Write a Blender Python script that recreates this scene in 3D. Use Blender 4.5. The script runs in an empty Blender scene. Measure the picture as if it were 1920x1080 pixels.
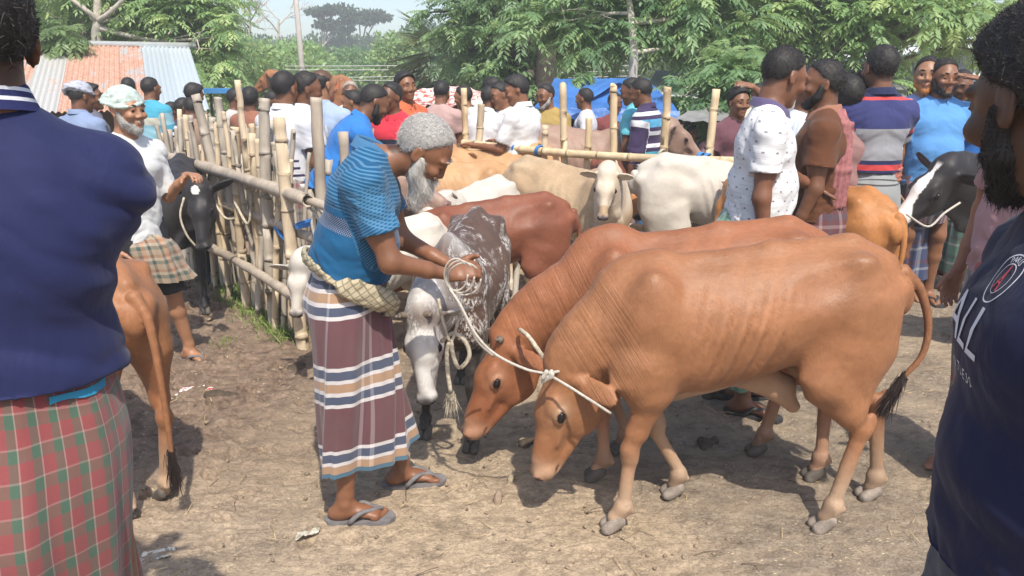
import bpy, math, random
import numpy as np
from mathutils import Vector, Matrix
import openvdb
R = math.radians
HAZE = .0045
rnd = random.Random(7)
nrg = np.random.RandomState(11)
sc = bpy.context.scene
col = sc.collection

# ------------------------------------------------------------------ camera, light, exposure
CAM_H, PITCH, FPX = 1.68, R(15.2), 1450.0
cam = bpy.data.cameras.new('camera'); camo = bpy.data.objects.new('camera', cam); col.objects.link(camo)
cam.sensor_width = 36.0; cam.lens = 36.0*FPX/1920; cam.clip_end = 900; cam.clip_start = .05
camo.location = (0, 0, CAM_H); camo.rotation_euler = (R(90)-PITCH, 0, 0)
sc.camera = camo
SUN_EL, SUN_AZ = R(56), R(16)             # the sun stands behind the camera, a little to the right
w = bpy.data.worlds.new('World'); sc.world = w; w.use_nodes = True
nt = w.node_tree; bg = nt.nodes['Background']
sky = nt.nodes.new('ShaderNodeTexSky'); sky.sky_type = 'NISHITA'; sky.sun_disc = False
sky.sun_elevation = SUN_EL; sky.sun_rotation = R(180)-SUN_AZ
sky.air_density = 1.0; sky.dust_density = 2.0; sky.ozone_density = 1.5
nt.links.new(sky.outputs[0], bg.inputs[0]); bg.inputs[1].default_value = 0.15
sun = bpy.data.lights.new('sun', 'SUN'); sun.energy = 3.7; sun.angle = R(0.9); sun.color = (1.0, .93, .82)
suno = bpy.data.objects.new('sun', sun); col.objects.link(suno)
sdir = Vector((math.sin(SUN_AZ)*math.cos(SUN_EL), -math.cos(SUN_AZ)*math.cos(SUN_EL), math.sin(SUN_EL)))
suno.rotation_euler = sdir.to_track_quat('Z', 'Y').to_euler()
sc.view_settings.view_transform = 'Standard'; sc.view_settings.look = 'None'
sc.view_settings.exposure = 0.62; sc.view_settings.gamma = 1; sc.view_settings.use_curve_mapping = False

def ray(px, py):
    cx, cy = (px-960)/FPX, (540-py)/FPX
    c, s = math.cos(PITCH), math.sin(PITCH)
    return Vector((cx, c+cy*s, -s+cy*c))
def G(px, py):                              # where a sight line meets the ground
    d = ray(px, py); t = CAM_H/(-d.z)
    return Vector((d.x*t, d.y*t, 0))
def W(px, py, Y):                           # the point of a sight line at distance Y
    d = ray(px, py); t = Y/d.y
    return Vector((d.x*t, Y, CAM_H+d.z*t))
def XY(px, Y, z=1.0):                       # ground point at distance Y seen at column px (for height z)
    d = Y*math.cos(PITCH)+(CAM_H-z)*math.sin(PITCH)
    return Vector(((px-960)/FPX*d, Y, 0))

# ------------------------------------------------------------------ numpy noise
def _h(i, j, k):
    n = (i*374761393+j*668265263+k*2147483647*3) & 0xffffffff
    n = ((n ^ (n >> 13))*1274126177) & 0xffffffff
    return ((n ^ (n >> 16)) & 0xffff)/65535.0
def vnoise(P):
    P = np.asarray(P, dtype=np.float64)
    I = np.floor(P).astype(np.int64); F = P-I; F = F*F*(3-2*F)
    x, y, z = I[:, 0], I[:, 1], I[:, 2]; fx, fy, fz = F[:, 0], F[:, 1], F[:, 2]
    r = 0
    for dx in (0, 1):
        for dy in (0, 1):
            for dz in (0, 1):
                wgt = (fx if dx else 1-fx)*(fy if dy else 1-fy)*(fz if dz else 1-fz)
                r = r+wgt*_h(x+dx, y+dy, z+dz)
    return r*2-1
def fbm(P, o=3):
    P = np.asarray(P); r = 0; a = 1; t = 0
    for i in range(o):
        r = r+a*vnoise(P*(2.03**i)+17.3*i); t += a; a *= .5
    return r/t
def sstep(a, b, x):
    t = np.clip((x-a)/(b-a), 0, 1); return t*t*(3-2*t)

# ------------------------------------------------------------------ clay: smooth unions on a grid
def V(*a): return np.array(a, dtype=np.float64)
def unit(v):
    v = np.asarray(v, dtype=np.float64); return v/max(np.linalg.norm(v), 1e-9)
class Clay:
    def __init__(s, lo, hi, vox):
        s.lo = np.array(lo, float); s.vox = vox
        s.n = np.ceil((np.array(hi)-s.lo)/vox).astype(int)+1
        s.A = np.full(tuple(s.n), 1.0, np.float32)
        s.ax = [(s.lo[i]+np.arange(s.n[i])*vox).astype(np.float32) for i in range(3)]
    def put(s, fn, lo, hi, k=.02, op='u'):
        m = k+2.5*s.vox
        a = np.clip(np.floor((np.array(lo)-m-s.lo)/s.vox).astype(int), 0, s.n)
        b = np.clip(np.ceil((np.array(hi)+m-s.lo)/s.vox).astype(int)+1, 0, s.n)
        if (b <= a).any(): return
        sl = tuple(slice(a[i], b[i]) for i in range(3))
        X = s.ax[0][sl[0]][:, None, None]; Y = s.ax[1][sl[1]][None, :, None]; Z = s.ax[2][sl[2]][None, None, :]
        d = fn(X, Y, Z).astype(np.float32); A = s.A[sl]
        if op == 'u':
            h = np.maximum(k-np.abs(A-d), 0)/max(k, 1e-6); s.A[sl] = np.minimum(A, d)-h*h*k*.25
        else:
            d = -d if op == 's' else d
            h = np.maximum(k-np.abs(A-d), 0)/max(k, 1e-6); s.A[sl] = np.maximum(A, d)+h*h*k*.25
    def tube(s, a, b, ra, rb, side=None, k=.02, op='u', cut=None):
        """A tapered limb; radii are numbers or (side, other) pairs."""
        a = np.asarray(a, float); b = np.asarray(b, float)
        ra = ra if isinstance(ra, tuple) else (ra, ra); rb = rb if isinstance(rb, tuple) else (rb, rb)
        n = unit(b-a); L = np.linalg.norm(b-a)
        sd = np.asarray(side if side is not None else ((0, 1, 0) if abs(n[1]) < .9 else (1, 0, 0)), float)
        sd = unit(sd-n*np.dot(sd, n)); up = np.cross(n, sd)
        def fn(X, Y, Z):
            X = X-a[0]; Y = Y-a[1]; Z = Z-a[2]
            l = X*n[0]+Y*n[1]+Z*n[2]; t = np.clip(l/L, 0, 1)
            S = X*sd[0]+Y*sd[1]+Z*sd[2]; U = X*up[0]+Y*up[1]+Z*up[2]; Q = l-t*L
            w_ = ra[0]+(rb[0]-ra[0])*t; h_ = ra[1]+(rb[1]-ra[1])*t; m_ = np.minimum(w_, h_)
            q1, q2, q3 = S/w_, U/h_, Q/m_
            k0 = np.maximum(np.sqrt(q1*q1+q2*q2+q3*q3), 1e-4)
            k1 = np.maximum(np.sqrt((q1/w_)**2+(q2/h_)**2+(q3/m_)**2), 1e-4/.02)
            d = k0*(k0-1)/k1
            if cut is not None:                       # flat ends
                d = np.maximum(d, np.maximum(-l-cut[0], l-L-cut[1]))
            return d
        mr = max(ra+rb)
        s.put(fn, np.minimum(a, b)-mr, np.maximum(a, b)+mr, k, op)
    def ell(s, c, r, ax=None, up=None, k=.02, op='u'):
        """An ellipsoid; r along ax, along up x ax, along up."""
        c = np.asarray(c, float)
        ax = unit(ax if ax is not None else (1, 0, 0)); up = np.asarray(up if up is not None else (0, 0, 1), float)
        up = unit(up-ax*np.dot(up, ax)); sd = np.cross(up, ax)
        def fn(X, Y, Z):
            X = X-c[0]; Y = Y-c[1]; Z = Z-c[2]
            q1 = (X*ax[0]+Y*ax[1]+Z*ax[2])/r[0]; q2 = (X*sd[0]+Y*sd[1]+Z*sd[2])/r[1]; q3 = (X*up[0]+Y*up[1]+Z*up[2])/r[2]
            k0 = np.maximum(np.sqrt(q1*q1+q2*q2+q3*q3), 1e-4)
            k1 = np.maximum(np.sqrt((q1/r[0])**2+(q2/r[1])**2+(q3/r[2])**2), 1e-4/.02)
            return k0*(k0-1)/k1
        m = np.abs(ax)*r[0]+np.abs(sd)*r[1]+np.abs(up)*r[2]
        s.put(fn, c-m, c+m, k, op)
    def chain(s, pts, rs, side=None, k=.02, op='u'):
        for i in range(len(pts)-1): s.tube(pts[i], pts[i+1], rs[i], rs[i+1], side, k, op)
    def half(s, c, n, k=.004):                 # keep the side that n points away from
        c = np.asarray(c, float); n = unit(n)
        s.put(lambda X, Y, Z: (X-c[0])*n[0]+(Y-c[1])*n[1]+(Z-c[2])*n[2], s.lo, s.lo+s.n*s.vox, k, 'i')
    def mesh(s):
        s.A[[0, -1]] = 1; s.A[:, [0, -1]] = 1; s.A[:, :, [0, -1]] = 1
        g = openvdb.FloatGrid(); g.background = 1.0
        lim = s.vox*4
        g.background = lim
        g.copyFromArray(np.clip(s.A, -lim, lim))
        v, q = g.convertToQuads(0.0)
        return v*s.vox+s.lo, q[:, ::-1].astype(np.int32)
def normals(v, q):
    e = np.cross(v[q[:, 2]]-v[q[:, 0]], v[q[:, 3]]-v[q[:, 1]])
    n = np.zeros_like(v)
    for i in range(4):
        for c in range(3): n[:, c] += np.bincount(q[:, i], e[:, c], len(v))
    return n/np.maximum(np.linalg.norm(n, axis=1), 1e-12)[:, None]

# ------------------------------------------------------------------ meshes and objects
def mk_mesh(name, v, faces, mats, attrs=None, uv=None, smooth=True, midx=None):
    """faces: an (n,k) array, or a list of such arrays."""
    me = bpy.data.meshes.new(name)
    fl = faces if isinstance(faces, list) else [faces]
    fl = [np.asarray(f, dtype=np.int32) for f in fl if len(f)]
    v = np.asarray(v, dtype=np.float32)
    me.vertices.add(len(v)); me.vertices.foreach_set('co', v.ravel())
    tot = np.concatenate([np.full(len(f), f.shape[1], np.int32) for f in fl])
    idx = np.concatenate([f.ravel() for f in fl])
    me.loops.add(len(idx)); me.loops.foreach_set('vertex_index', idx)
    me.polygons.add(len(tot)); st = np.concatenate(([0], np.cumsum(tot)[:-1])).astype(np.int32)
    me.polygons.foreach_set('loop_start', st)
    me.polygons.foreach_set('use_smooth', np.full(len(tot), bool(smooth)))
    if midx is not None: me.polygons.foreach_set('material_index', np.asarray(midx, np.int32))
    me.update(calc_edges=True)
    for m in (mats if isinstance(mats, (list, tuple)) else [mats]): me.materials.append(m)
    if attrs:
        for k, a in attrs.items():
            a = np.asarray(a, np.float32)
            if a.ndim == 1:
                at = me.attributes.new(k, 'FLOAT', 'POINT'); at.data.foreach_set('value', a)
            else:
                at = me.attributes.new(k, 'FLOAT_VECTOR', 'POINT'); at.data.foreach_set('vector', a.ravel())
    if uv is not None:
        l = me.uv_layers.new(name='UVMap'); l.data.foreach_set('uv', np.asarray(uv, np.float32)[idx].ravel())
    return me
def link(name, me, parent=None, loc=None, rz=0):
    o = bpy.data.objects.new(name, me); col.objects.link(o)
    if parent is not None: o.parent = parent
    if loc is not None: o.location = loc
    if rz: o.rotation_euler[2] = rz
    return o
def tag(o, label, cat, group=None, kind=None):
    if label: o['label'] = label
    if cat: o['category'] = cat
    if group: o['group'] = group
    if kind: o['kind'] = kind
    return o
def empty(name, label, cat, loc=(0, 0, 0), rz=0, group=None):
    o = bpy.data.objects.new(name, None); col.objects.link(o); o.location = loc; o.rotation_euler[2] = rz
    o.empty_display_size = .1
    return tag(o, label, cat, group)
def tubes_np(paths, rads, sides=6, closed_ends=True):
    """Round tubes along paths: joined vertex and quad arrays."""
    vs, fs, off = [], [], 0
    for P, r in zip(paths, rads):
        P = np.asarray(P, float); n = len(P)
        r = np.full(n, r, float) if np.isscalar(r) else np.asarray(r, float)
        T = np.gradient(P, axis=0); T /= np.maximum(np.linalg.norm(T, axis=1), 1e-9)[:, None]
        ref = V(0, 0, 1) if abs(T[:, 2]).mean() < .8 else V(1, 0, 0)
        A = np.cross(T, ref); A /= np.maximum(np.linalg.norm(A, axis=1), 1e-9)[:, None]
        B = np.cross(T, A)
        an = np.arange(sides)*2*np.pi/sides
        ring = P[:, None]+(A[:, None]*np.cos(an)[None, :, None]+B[:, None]*np.sin(an)[None, :, None])*r[:, None, None]
        vs.append(ring.reshape(-1, 3))
        i = np.arange(n-1)[:, None]*sides; j = np.arange(sides)[None]; j2 = (j+1) % sides
        fs.append(np.stack([i+j, i+j2, i+sides+j2, i+sides+j], -1).reshape(-1, 4)+off)
        off += n*sides
        if closed_ends:
            vs.append(P[[0, -1]]); o2 = off; off += 2
            j = np.arange(sides); j2 = (j+1) % sides; b = o2-n*sides
            fs.append(np.stack([b+j2, b+j, np.full(sides, o2), np.full(sides, o2)], -1))
            e = b+(n-1)*sides
            fs.append(np.stack([e+j, e+j2, np.full(sides, o2+1), np.full(sides, o2+1)], -1))
    v = np.concatenate(vs); f = np.concatenate(fs)
    tri = f[:, 2] == f[:, 3]
    return v, [f[~tri], f[tri][:, :3]]
def curve_pts(P, n=24):
    """Catmull-Rom through points."""
    P = np.asarray(P, float); P = np.vstack([2*P[0]-P[1], P, 2*P[-1]-P[-2]])
    out = []; m = len(P)-3; t = np.linspace(0, m, n)
    for a in t:
        i = min(int(a), m-1); u = a-i; p0, p1, p2, p3 = P[i:i+4]
        out.append(.5*((2*p1)+(-p0+p2)*u+(2*p0-5*p1+4*p2-p3)*u*u+(-p0+3*p1-3*p2+p3)*u**3))
    return np.array(out)
def tube_obj(name, pts, r, mat, parent=None, n=24, sides=8, raw=False, attrs=None):
    P = np.asarray(pts, float) if raw else curve_pts(pts, n)
    v, f = tubes_np([P], [r if np.isscalar(r) else np.interp(np.linspace(0, 1, len(P)), np.linspace(0, 1, len(r)), r)], sides)
    return link(name, mk_mesh(name, v, f, mat), parent)
def boxes_np(L):
    """L: list of (lo, hi) boxes."""
    vs, fs = [], []
    for i, (a, b) in enumerate(L):
        x0, y0, z0 = a; x1, y1, z1 = b
        vs += [(x0, y0, z0), (x1, y0, z0), (x1, y1, z0), (x0, y1, z0), (x0, y0, z1), (x1, y0, z1), (x1, y1, z1), (x0, y1, z1)]
        o = 8*i
        fs += [[o, o+3, o+2, o+1], [o+4, o+5, o+6, o+7], [o, o+1, o+5, o+4], [o+1, o+2, o+6, o+5], [o+2, o+3, o+7, o+6], [o+3, o, o+4, o+7]]
    return np.array(vs, float), np.array(fs)

# ------------------------------------------------------------------ materials
class NT:
    def __init__(s, name):
        s.m = bpy.data.materials.new(name); s.m.use_nodes = True; s.t = s.m.node_tree
        s.b = s.t.nodes['Principled BSDF']; s.out = s.t.nodes['Material Output']
    def n(s, ty, **kw):
        o = s.t.nodes.new('ShaderNode'+ty)
        for k, v in kw.items(): setattr(o, k, v)
        return o
    def l(s, a, b): s.t.links.new(a, b)
    def set(s, sock, v):
        if hasattr(v, 'is_output') or isinstance(v, bpy.types.NodeSocket): s.l(v, sock)
        elif isinstance(v, (tuple, list)) and len(v) == 3 and sock.type == 'RGBA': sock.default_value = (*v, 1)
        else: sock.default_value = v
    def math(s, op, a, b=None, c=None):
        o = s.n('Math', operation=op); s.set(o.inputs[0], a)
        if b is not None: s.set(o.inputs[1], b)
        if c is not None: s.set(o.inputs[2], c)
        return o.outputs[0]
    def noise(s, scale, detail=3, vec=None, rough=.55, dist=0):
        o = s.n('TexNoise'); o.inputs['Scale'].default_value = scale; o.inputs['Detail'].default_value = detail
        o.inputs['Roughness'].default_value = rough; o.inputs['Distortion'].default_value = dist
        if vec is not None: s.l(vec, o.inputs['Vector'])
        return o.outputs['Fac']
    def obj(s, scale=None, rot=None):
        o = s.n('TexCoord').outputs['Object']
        if scale is None: return o
        return s.map(o, scale, rot)
    def map(s, vec, scale=(1, 1, 1), rot=None, loc=None):
        m = s.n('Mapping'); s.l(vec, m.inputs[0]); m.inputs['Scale'].default_value = scale
        if rot: m.inputs['Rotation'].default_value = rot
        if loc: m.inputs['Location'].default_value = loc
        return m.outputs[0]
    def attr(s, name, out='Vector'): return s.n('Attribute', attribute_name=name).outputs[out]
    def xyz(s, vec):
        o = s.n('SeparateXYZ'); s.l(vec, o.inputs[0]); return o.outputs
    def comb(s, x=0, y=0, z=0):
        o = s.n('CombineXYZ'); s.set(o.inputs[0], x); s.set(o.inputs[1], y); s.set(o.inputs[2], z); return o.outputs[0]
    def ramp(s, fac, stops, interp='LINEAR'):
        o = s.n('ValToRGB'); s.set(o.inputs[0], fac); r = o.color_ramp; r.interpolation = interp
        while len(r.elements) < len(stops): r.elements.new(.5)
        for e, (p, c) in zip(r.elements, stops):
            e.position = p; e.color = (*c, 1) if isinstance(c, (tuple, list)) else (c, c, c, 1)
        return o.outputs[0]
    def mix(s, fac, a, b, mode='MIX'):
        o = s.n('Mix', data_type='RGBA', blend_type=mode); s.set(o.inputs[0], fac)
        for k, v in ((6, a), (7, b)):
            if isinstance(v, (tuple, list)): o.inputs[k].default_value = (*v[:3], 1)
            else: s.l(v, o.inputs[k])
        return o.outputs[2]
    def rng(s, v, a, b, c=0, d=1):
        o = s.n('MapRange'); s.set(o.inputs[0], v)
        for i, x in zip((1, 2, 3, 4), (a, b, c, d)): o.inputs[i].default_value = x
        return o.outputs[0]
    def bump(s, h, st=.3, dist=.01, nrm=None):
        o = s.n('Bump'); o.inputs['Strength'].default_value = st; o.inputs['Distance'].default_value = dist
        s.set(o.inputs['Height'], h)
        if nrm is not None: s.l(nrm, o.inputs['Normal'])
        return o.outputs[0]
    def fin(s, colr, rough=.8, nrm=None, spec=.3, **kw):
        s.set(s.b.inputs['Base Color'], colr); s.set(s.b.inputs['Roughness'], rough)
        s.b.inputs['Specular IOR Level'].default_value = spec
        if nrm is not None: s.l(nrm, s.b.inputs['Normal'])
        for k, v in kw.items(): s.set(s.b.inputs[k.replace('_', ' ')], v)
        return s.m
_mc = {}
def cached(f):
    def g(*a, **k):
        key = (f.__name__, repr(a), repr(k))
        if key not in _mc: _mc[key] = f(*a, **k)
        return _mc[key]
    return g
@cached
def plain(name, c, rough=.8, var=.15, sc_=8, bump=.15, spec=.3, metal=0):
    t = NT(name); o = t.obj(); n = t.noise(sc_, 5, o)
    cc = t.mix(t.rng(n, .3, .7), tuple(x*(1-var) for x in c), tuple(min(1, x*(1+var)) for x in c))
    return t.fin(cc, rough, t.bump(t.noise(sc_*6, 4, o), bump, .01), spec, Metallic=metal)
@cached
def skin_mat(c):
    t = NT('skin'); o = t.obj(); n = t.noise(9, 4, o)
    cc = t.mix(t.rng(n, .3, .7), tuple(x*.82 for x in c), tuple(x*1.15 for x in c))
    m = t.attr('m'); X = t.xyz(m)
    cc = t.mix(X[0], cc, (c[0]*.75, c[1]*.45, c[2]*.45))
    cc = t.mix(X[1], cc, tuple(x*.3 for x in c))
    nr = t.bump(t.noise(160, 3, o), .12, .004); nr = t.bump(t.noise(25, 3, o), .2, .006, nr)
    return t.fin(cc, .48, nr, .45, Subsurface_Weight=.06, Subsurface_Scale=.01)
@cached
def hair_mat(c, g=None):
    t = NT('hair'); n = t.attr('h', 'Fac')
    cc = t.mix(n, tuple(x*.6 for x in c), tuple(x*1.5 for x in c)) if g is None else t.mix(n, c, g)
    return t.fin(cc, .62, None, .35)
@cached
def coat(name, base, pale, dark, spots=None, rough=.47, foldy=.24, var=.22):
    """Cattle hide: the m attribute holds (pale, dark, folds)."""
    t = NT(name); o = t.obj(); X = t.xyz(t.attr('m'))
    n = t.noise(4.5, 5, o, dist=.6); fine = t.noise(40, 3, t.map(o, (1, 2.4, 1)))
    c = t.mix(t.rng(n, .3, .7), tuple(x*(1-var) for x in base), tuple(x*(1+var) for x in base))
    c = t.mix(t.rng(fine, .35, .65, 0, .32), c, tuple(x*.60 for x in base)); c = t.mix(t.rng(t.noise(2.2, 3, o), .45, .7, 0, .5), c, (base[0]*.62, base[1]*.50, base[2]*.42))
    pf = t.math('MULTIPLY', X[0], t.rng(t.noise(14, 4, o), .3, .6, .75, 1.0))
    c = t.mix(pf, c, pale)
    if spots == 'speckle':
        s1 = t.noise(7, 2, o, dist=1.2); s2 = t.noise(70, 4, t.map(o, (1, 1, .6)), rough=.8)
        f = t.math('MULTIPLY', t.rng(s1, .47, .62), t.rng(s2, .49, .53))
        c = t.mix(f, c, (.62, .60, .57))
    c = t.mix(X[1], c, dark)
    fur = t.noise(170, 3, t.map(o, (1, 1, .35))); nr = t.bump(fur, .35, .004)
    wv = t.noise(1.0, 3, t.map(t.attr('fd'), (60, 7, 5)), rough=.45)
    fh = t.math('MULTIPLY', t.math('ABSOLUTE', t.math('SUBTRACT', wv, .5)), t.math('MULTIPLY', X[2], 4))
    nr = t.bump(fh, foldy, .010, nr)
    nr = t.bump(t.noise(22, 4, o), .13, .012, nr)
    return t.fin(c, t.rng(n, .3, .7, rough-.06, rough+.12), nr, .28, Sheen_Weight=.04, Sheen_Roughness=.4)
# ------------------------------------------------------------------ cattle
def crom(xs, ys, n=160):
    xs = np.asarray(xs, float); P = np.stack([xs, np.asarray(ys, float)], 1)
    C = curve_pts(P, n); return C[:, 0], C[:, 1]
def frame(f, u):
    f = unit(f); u = np.asarray(u, float); u = unit(u-f*np.dot(u, f)); return f, u, np.cross(u, f)
def strands(base, nrm, length, width, jitter, seed, droop=0, comb=None):
    """Thin hair blades: arrays of two quads each."""
    g = np.random.RandomState(seed); n = len(base)
    d = nrm+g.normal(0, jitter, (n, 3))
    if comb is not None: d = d+comb
    d /= np.maximum(np.linalg.norm(d, axis=1), 1e-9)[:, None]
    s = np.cross(d, g.normal(0, 1, (n, 3))); s /= np.maximum(np.linalg.norm(s, axis=1), 1e-9)[:, None]
    L = (length*(.6+.8*g.rand(n)))[:, None]; w_ = width
    p1 = base+d*L*.5; p2 = base+d*L+V(0, 0, -1)*droop*L
    v = np.stack([base-s*w_, base+s*w_, p1-s*w_*.8, p1+s*w_*.8, p2], 1).reshape(-1, 3)
    i = np.arange(n)[:, None]*5
    return v, [i+V(0, 1, 3, 2).astype(int)[None], i+V(2, 3, 4).astype(int)[None]], np.repeat(g.rand(n), 5)
EYE = None
def sphere_np(c, r, n=10, m=8, ax=None, up=None):
    ax, up_, sd = frame(ax if ax is not None else (1, 0, 0), up if up is not None else (0, 0, 1))
    r = (r, r, r) if np.isscalar(r) else r
    th = np.linspace(0, math.pi, m+1); ph = np.arange(n)*2*math.pi/n
    v = []
    for a in th:
        for b in ph: v.append(np.asarray(c)+ax*r[0]*math.cos(a)+sd*r[1]*math.sin(a)*math.cos(b)+up_*r[2]*math.sin(a)*math.sin(b))
    f = [[i*n+j, (i+1)*n+j, (i+1)*n+(j+1) % n, i*n+(j+1) % n] for i in range(m) for j in range(n)]
    return np.array(v), np.array(f)
def join(parts):
    vs, f4, f3, off = [], [], [], 0
    for v, f in parts:
        for a in (f if isinstance(f, list) else [f]):
            if len(a): (f4 if a.shape[1] == 4 else f3).append(np.asarray(a)+off)
        vs.append(v); off += len(v)
    out = []
    if f4: out.append(np.concatenate(f4))
    if f3: out.append(np.concatenate(f3))
    return np.concatenate(vs), out
HOOFM = plain('hoof_horn', (.10, .085, .07), .6, .35, 30, .3)
HOOFP = plain('hoof_pale', (.24, .20, .165), .65, .4, 25, .3)
EYEM = plain('wet_eye', (.012, .009, .008), .22, .1, 5, 0, .25)
HORNM = plain('horn', (.16, .13, .10), .5, .3, 20, .2)
NOSTRIL = plain('muzzle_skin', (.055, .045, .045), .35, .3, 60, .3, .5)
STD = dict(
    x=[-.54, -.47, -.37, -.22, -.05, .12, .28, .40, .47],
    zt=[.985, 1.06, 1.105, 1.10, 1.075, 1.05, 1.04, .99, .88],
    zb=[.82, .74, .70, .650, .580, .515, .485, .54, .66],
    w=[.065, .135, .175, .195, .212, .205, .175, .135, .08])
def cow(label, loc, yaw, mat, name='cow', group=None, s=1.0, vox=.011, poll=(.86, 0, 1.12), fdir=(.75, 0, -.65), fup=(.6, 0, .75),
        legs=((.31, .12), (.31, -.12), (-.42, .11), (-.42, -.11)), lift=None, tail=None, tuft=(.03, .022, .018), hump=.03, horn=0, fat=1.0, ear=(-.35, .05), earlen=.165,
        mask=None, dewlap=1.0, ribs=1.0, nk_=1.0, sheath=False, hoofm=None, neck_mid=None, curl=0, folds=1.0, parts='full', cat='cow', ln=1.10, lg=1.0, hs=1.0, wpoll=None, wdir=None, wup=None, hz=0, coat_dark=True, fur=0):
    loc = V(*loc); loc[2] = hz
    def inv(d): return V(d[0]*math.cos(yaw)+d[1]*math.sin(yaw), -d[0]*math.sin(yaw)+d[1]*math.cos(yaw), d[2])
    if wpoll is not None: poll = inv(V(*W(*wpoll))-loc)/s
    if wdir is not None: fdir = inv(V(*wdir))
    if wup is not None: fup = inv(V(*wup))
    def B(x, y, z): return V(x*ln, y, z)
    hoofm = hoofm or HOOFM
    f, u, sd = frame(fdir, fup); O = V(*poll)
    if tail is None: tail = [(-.545, 0, .98), (-.59, 0, .88), (-.59, .01, .66), (-.575, .02, .48), (-.57, .02, .38)]
    tail = [(p[0]-.54*(ln-1), p[1], p[2]) for p in tail]
    TL = curve_pts(tail, 14)
    mz = O+f*.42
    allp = np.vstack([TL, mz, mz-u*.1, O+u*.08, O+sd*.25, O-sd*.25, O-f*.12, [(-.66*ln, -.30, 0)], [(.62*ln, .30, 1.14+hump)], [(l[0]*ln, l[1], 0) for l in legs]])
    c = Clay(allp.min(0)-.08, allp.max(0)+.08, vox)
    # torso
    X0, ZT = crom(STD['x'], STD['zt']); _, ZB = crom(STD['x'], STD['zb']); _, WW = crom(STD['x'], STD['w'])
    X0 = X0*ln; WW = WW*fat; ZB = ZB+(1-fat)*.05
    def torso(X, Y, Z):
        x = np.clip(X, X0[0], X0[-1]); zt = np.interp(x, X0, ZT); zb = np.interp(x, X0, ZB); ww = np.interp(x, X0, WW)
        h = (zt-zb)/2; zc = (zt+zb)/2; U = (Z-zc)/h
        ww = ww*(1-.30*np.clip(U, 0, 1.2)**1.6-.10*np.clip(-U, 0, 1.2)**2)
        q1 = Y/ww; q3 = (X-x)/.05
        k0 = np.maximum(np.sqrt(q1*q1+U*U+q3*q3), 1e-3); k1 = np.maximum(np.sqrt((q1/ww)**2+(U/h)**2+(q3/.05)**2), 1e-2)
        return k0*(k0-1)/k1
    c.put(torso, (-.62*ln, -.27, .44), (.56*ln, .27, 1.16), .02)
    c.chain([B(-.50, 0, 1.03), B(-.36, 0, 1.095), B(-.1, 0, 1.072), B(.15, 0, 1.04)], [.018, .02, .018, .018], k=.06)
    # neck
    nb = B(.37, 0, .80); b2 = B(.26, 0, .86)
    nm = V(*neck_mid) if neck_mid is not None else (nb+O)/2+V(.01, 0, .03 if O[2] > .8 else .05)
    nd = O-nb
    e1 = O-f*.0-u*.055
    c.tube(b2, nb, (.13, .17), (.125, .20), (0, 1, 0), k=.07)
    NP = curve_pts([nb, nm, e1], 7); rw = np.linspace(.11, .070, 7); rh = np.linspace(.20*nk_, .108, 7)
    c.chain(list(NP), [(rw[i], rh[i]) for i in range(7)], side=(0, 1, 0) if abs(unit(nd)[1]) < .6 else sd, k=.04)
    if hump: c.ell(B(.33, 0, .985+hump*.5), (.13, .05, .06+hump*.6), (1, 0, -.25), k=.08)
    if dewlap:
        D = curve_pts([B(.42, 0, .56), (nb*.5+nm*.5)-V(-.03, 0, .19), (nm*.3+e1*.7)-V(.0, 0, .12)+f*.04-u*.03], 6)
        c.chain(list(D), [(.022, .085*dewlap), (.018, .08*dewlap), (.016, .07*dewlap), (.015, .06*dewlap), (.015, .05*dewlap), (.02, .04)], side=(0, 1, 0), k=.05)
    # head
    H_ = hs
    f_, u_, s_ = f*H_, u*H_, sd*H_
    c.tube(O+f_*.010-u_*.065, O+f_*.16-u_*.062, (.074*H_, .078*H_), (.068*H_, .080*H_), sd, k=.03)
    c.tube(O+f_*.14-u_*.062, O+f_*.335-u_*.072, (.060*H_, .074*H_), (.040*H_, .048*H_), sd, k=.03)
    c.ell(O-u_*.02, (.045*H_, .058*H_, .045*H_), f, u, k=.03)
    for q in (1, -1):
        c.ell(O+f_*.115-u_*.135+s_*q*.032, (.100*H_, .032*H_, .080*H_), unit(f*.95-u*.10), u, k=.03)
        c.ell(O+f_*.125-u_*.018+s_*q*.052, (.038, .021, .021), f, u, k=.02)
        c.ell(O+f_*.215-u_*.070+s_*q*.050, (.055, .013, .011), unit(f-u*.2), u, k=.02)
    c.tube(O+f_*.12-u_*.175, O+f_*.350-u_*.118, (.038*H_, .036*H_), (.027*H_, .022*H_), sd, k=.03)
    c.ell(O+f_*.375-u_*.082, (.038*H_, .050*H_, .043*H_), unit(f-u*.25), u, k=.02)
    for q in (1, -1):
        c.ell(O+f_*.392-u_*.062+s_*q*.028, (.022, .019, .023), unit(f-u*.5), u, k=.012)
        c.ell(O+f_*.408-u_*.060+s_*q*.034, (.016, .011, .014), unit(f+sd*q*.9), u, k=.005, op='s')
        c.tube(O+f_*.405-u_*.110+s_*q*.014, O+f_*.290-u_*.122+s_*q*.050, .006, .006, k=.005, op='s')
        ep = O+f_*.150-u_*.048+s_*q*.073
        c.ell(ep-sd*q*.002, (.034, .013, .025), f, u, k=.014); c.ell(ep+sd*q*.011, (.0225, .014, .0115), unit(f-u*.35), u, k=.005, op='s'); c.tube(ep+sd*q*.007-f*.022+u*.012, ep+sd*q*.009+f*.012+u*.014, .0045, .0035, k=.005)
        # ears
        eb = O+f*.012-u*.060+sd*q*.068*H_
        ed = unit(sd*q*1.0+f*ear[0]*-1*-1+u*ear[1]) if not isinstance(ear, dict) else unit(sd*q*ear[q][0]+f*ear[q][1]+u*ear[q][2])
        eu = unit(u*.9-f*.2+sd*.01) if abs(np.dot(ed, u)) < .5 else unit(f+u*.1); en = np.cross(ed, eu)
        if np.dot(en, f) < 0: en = -en
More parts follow.
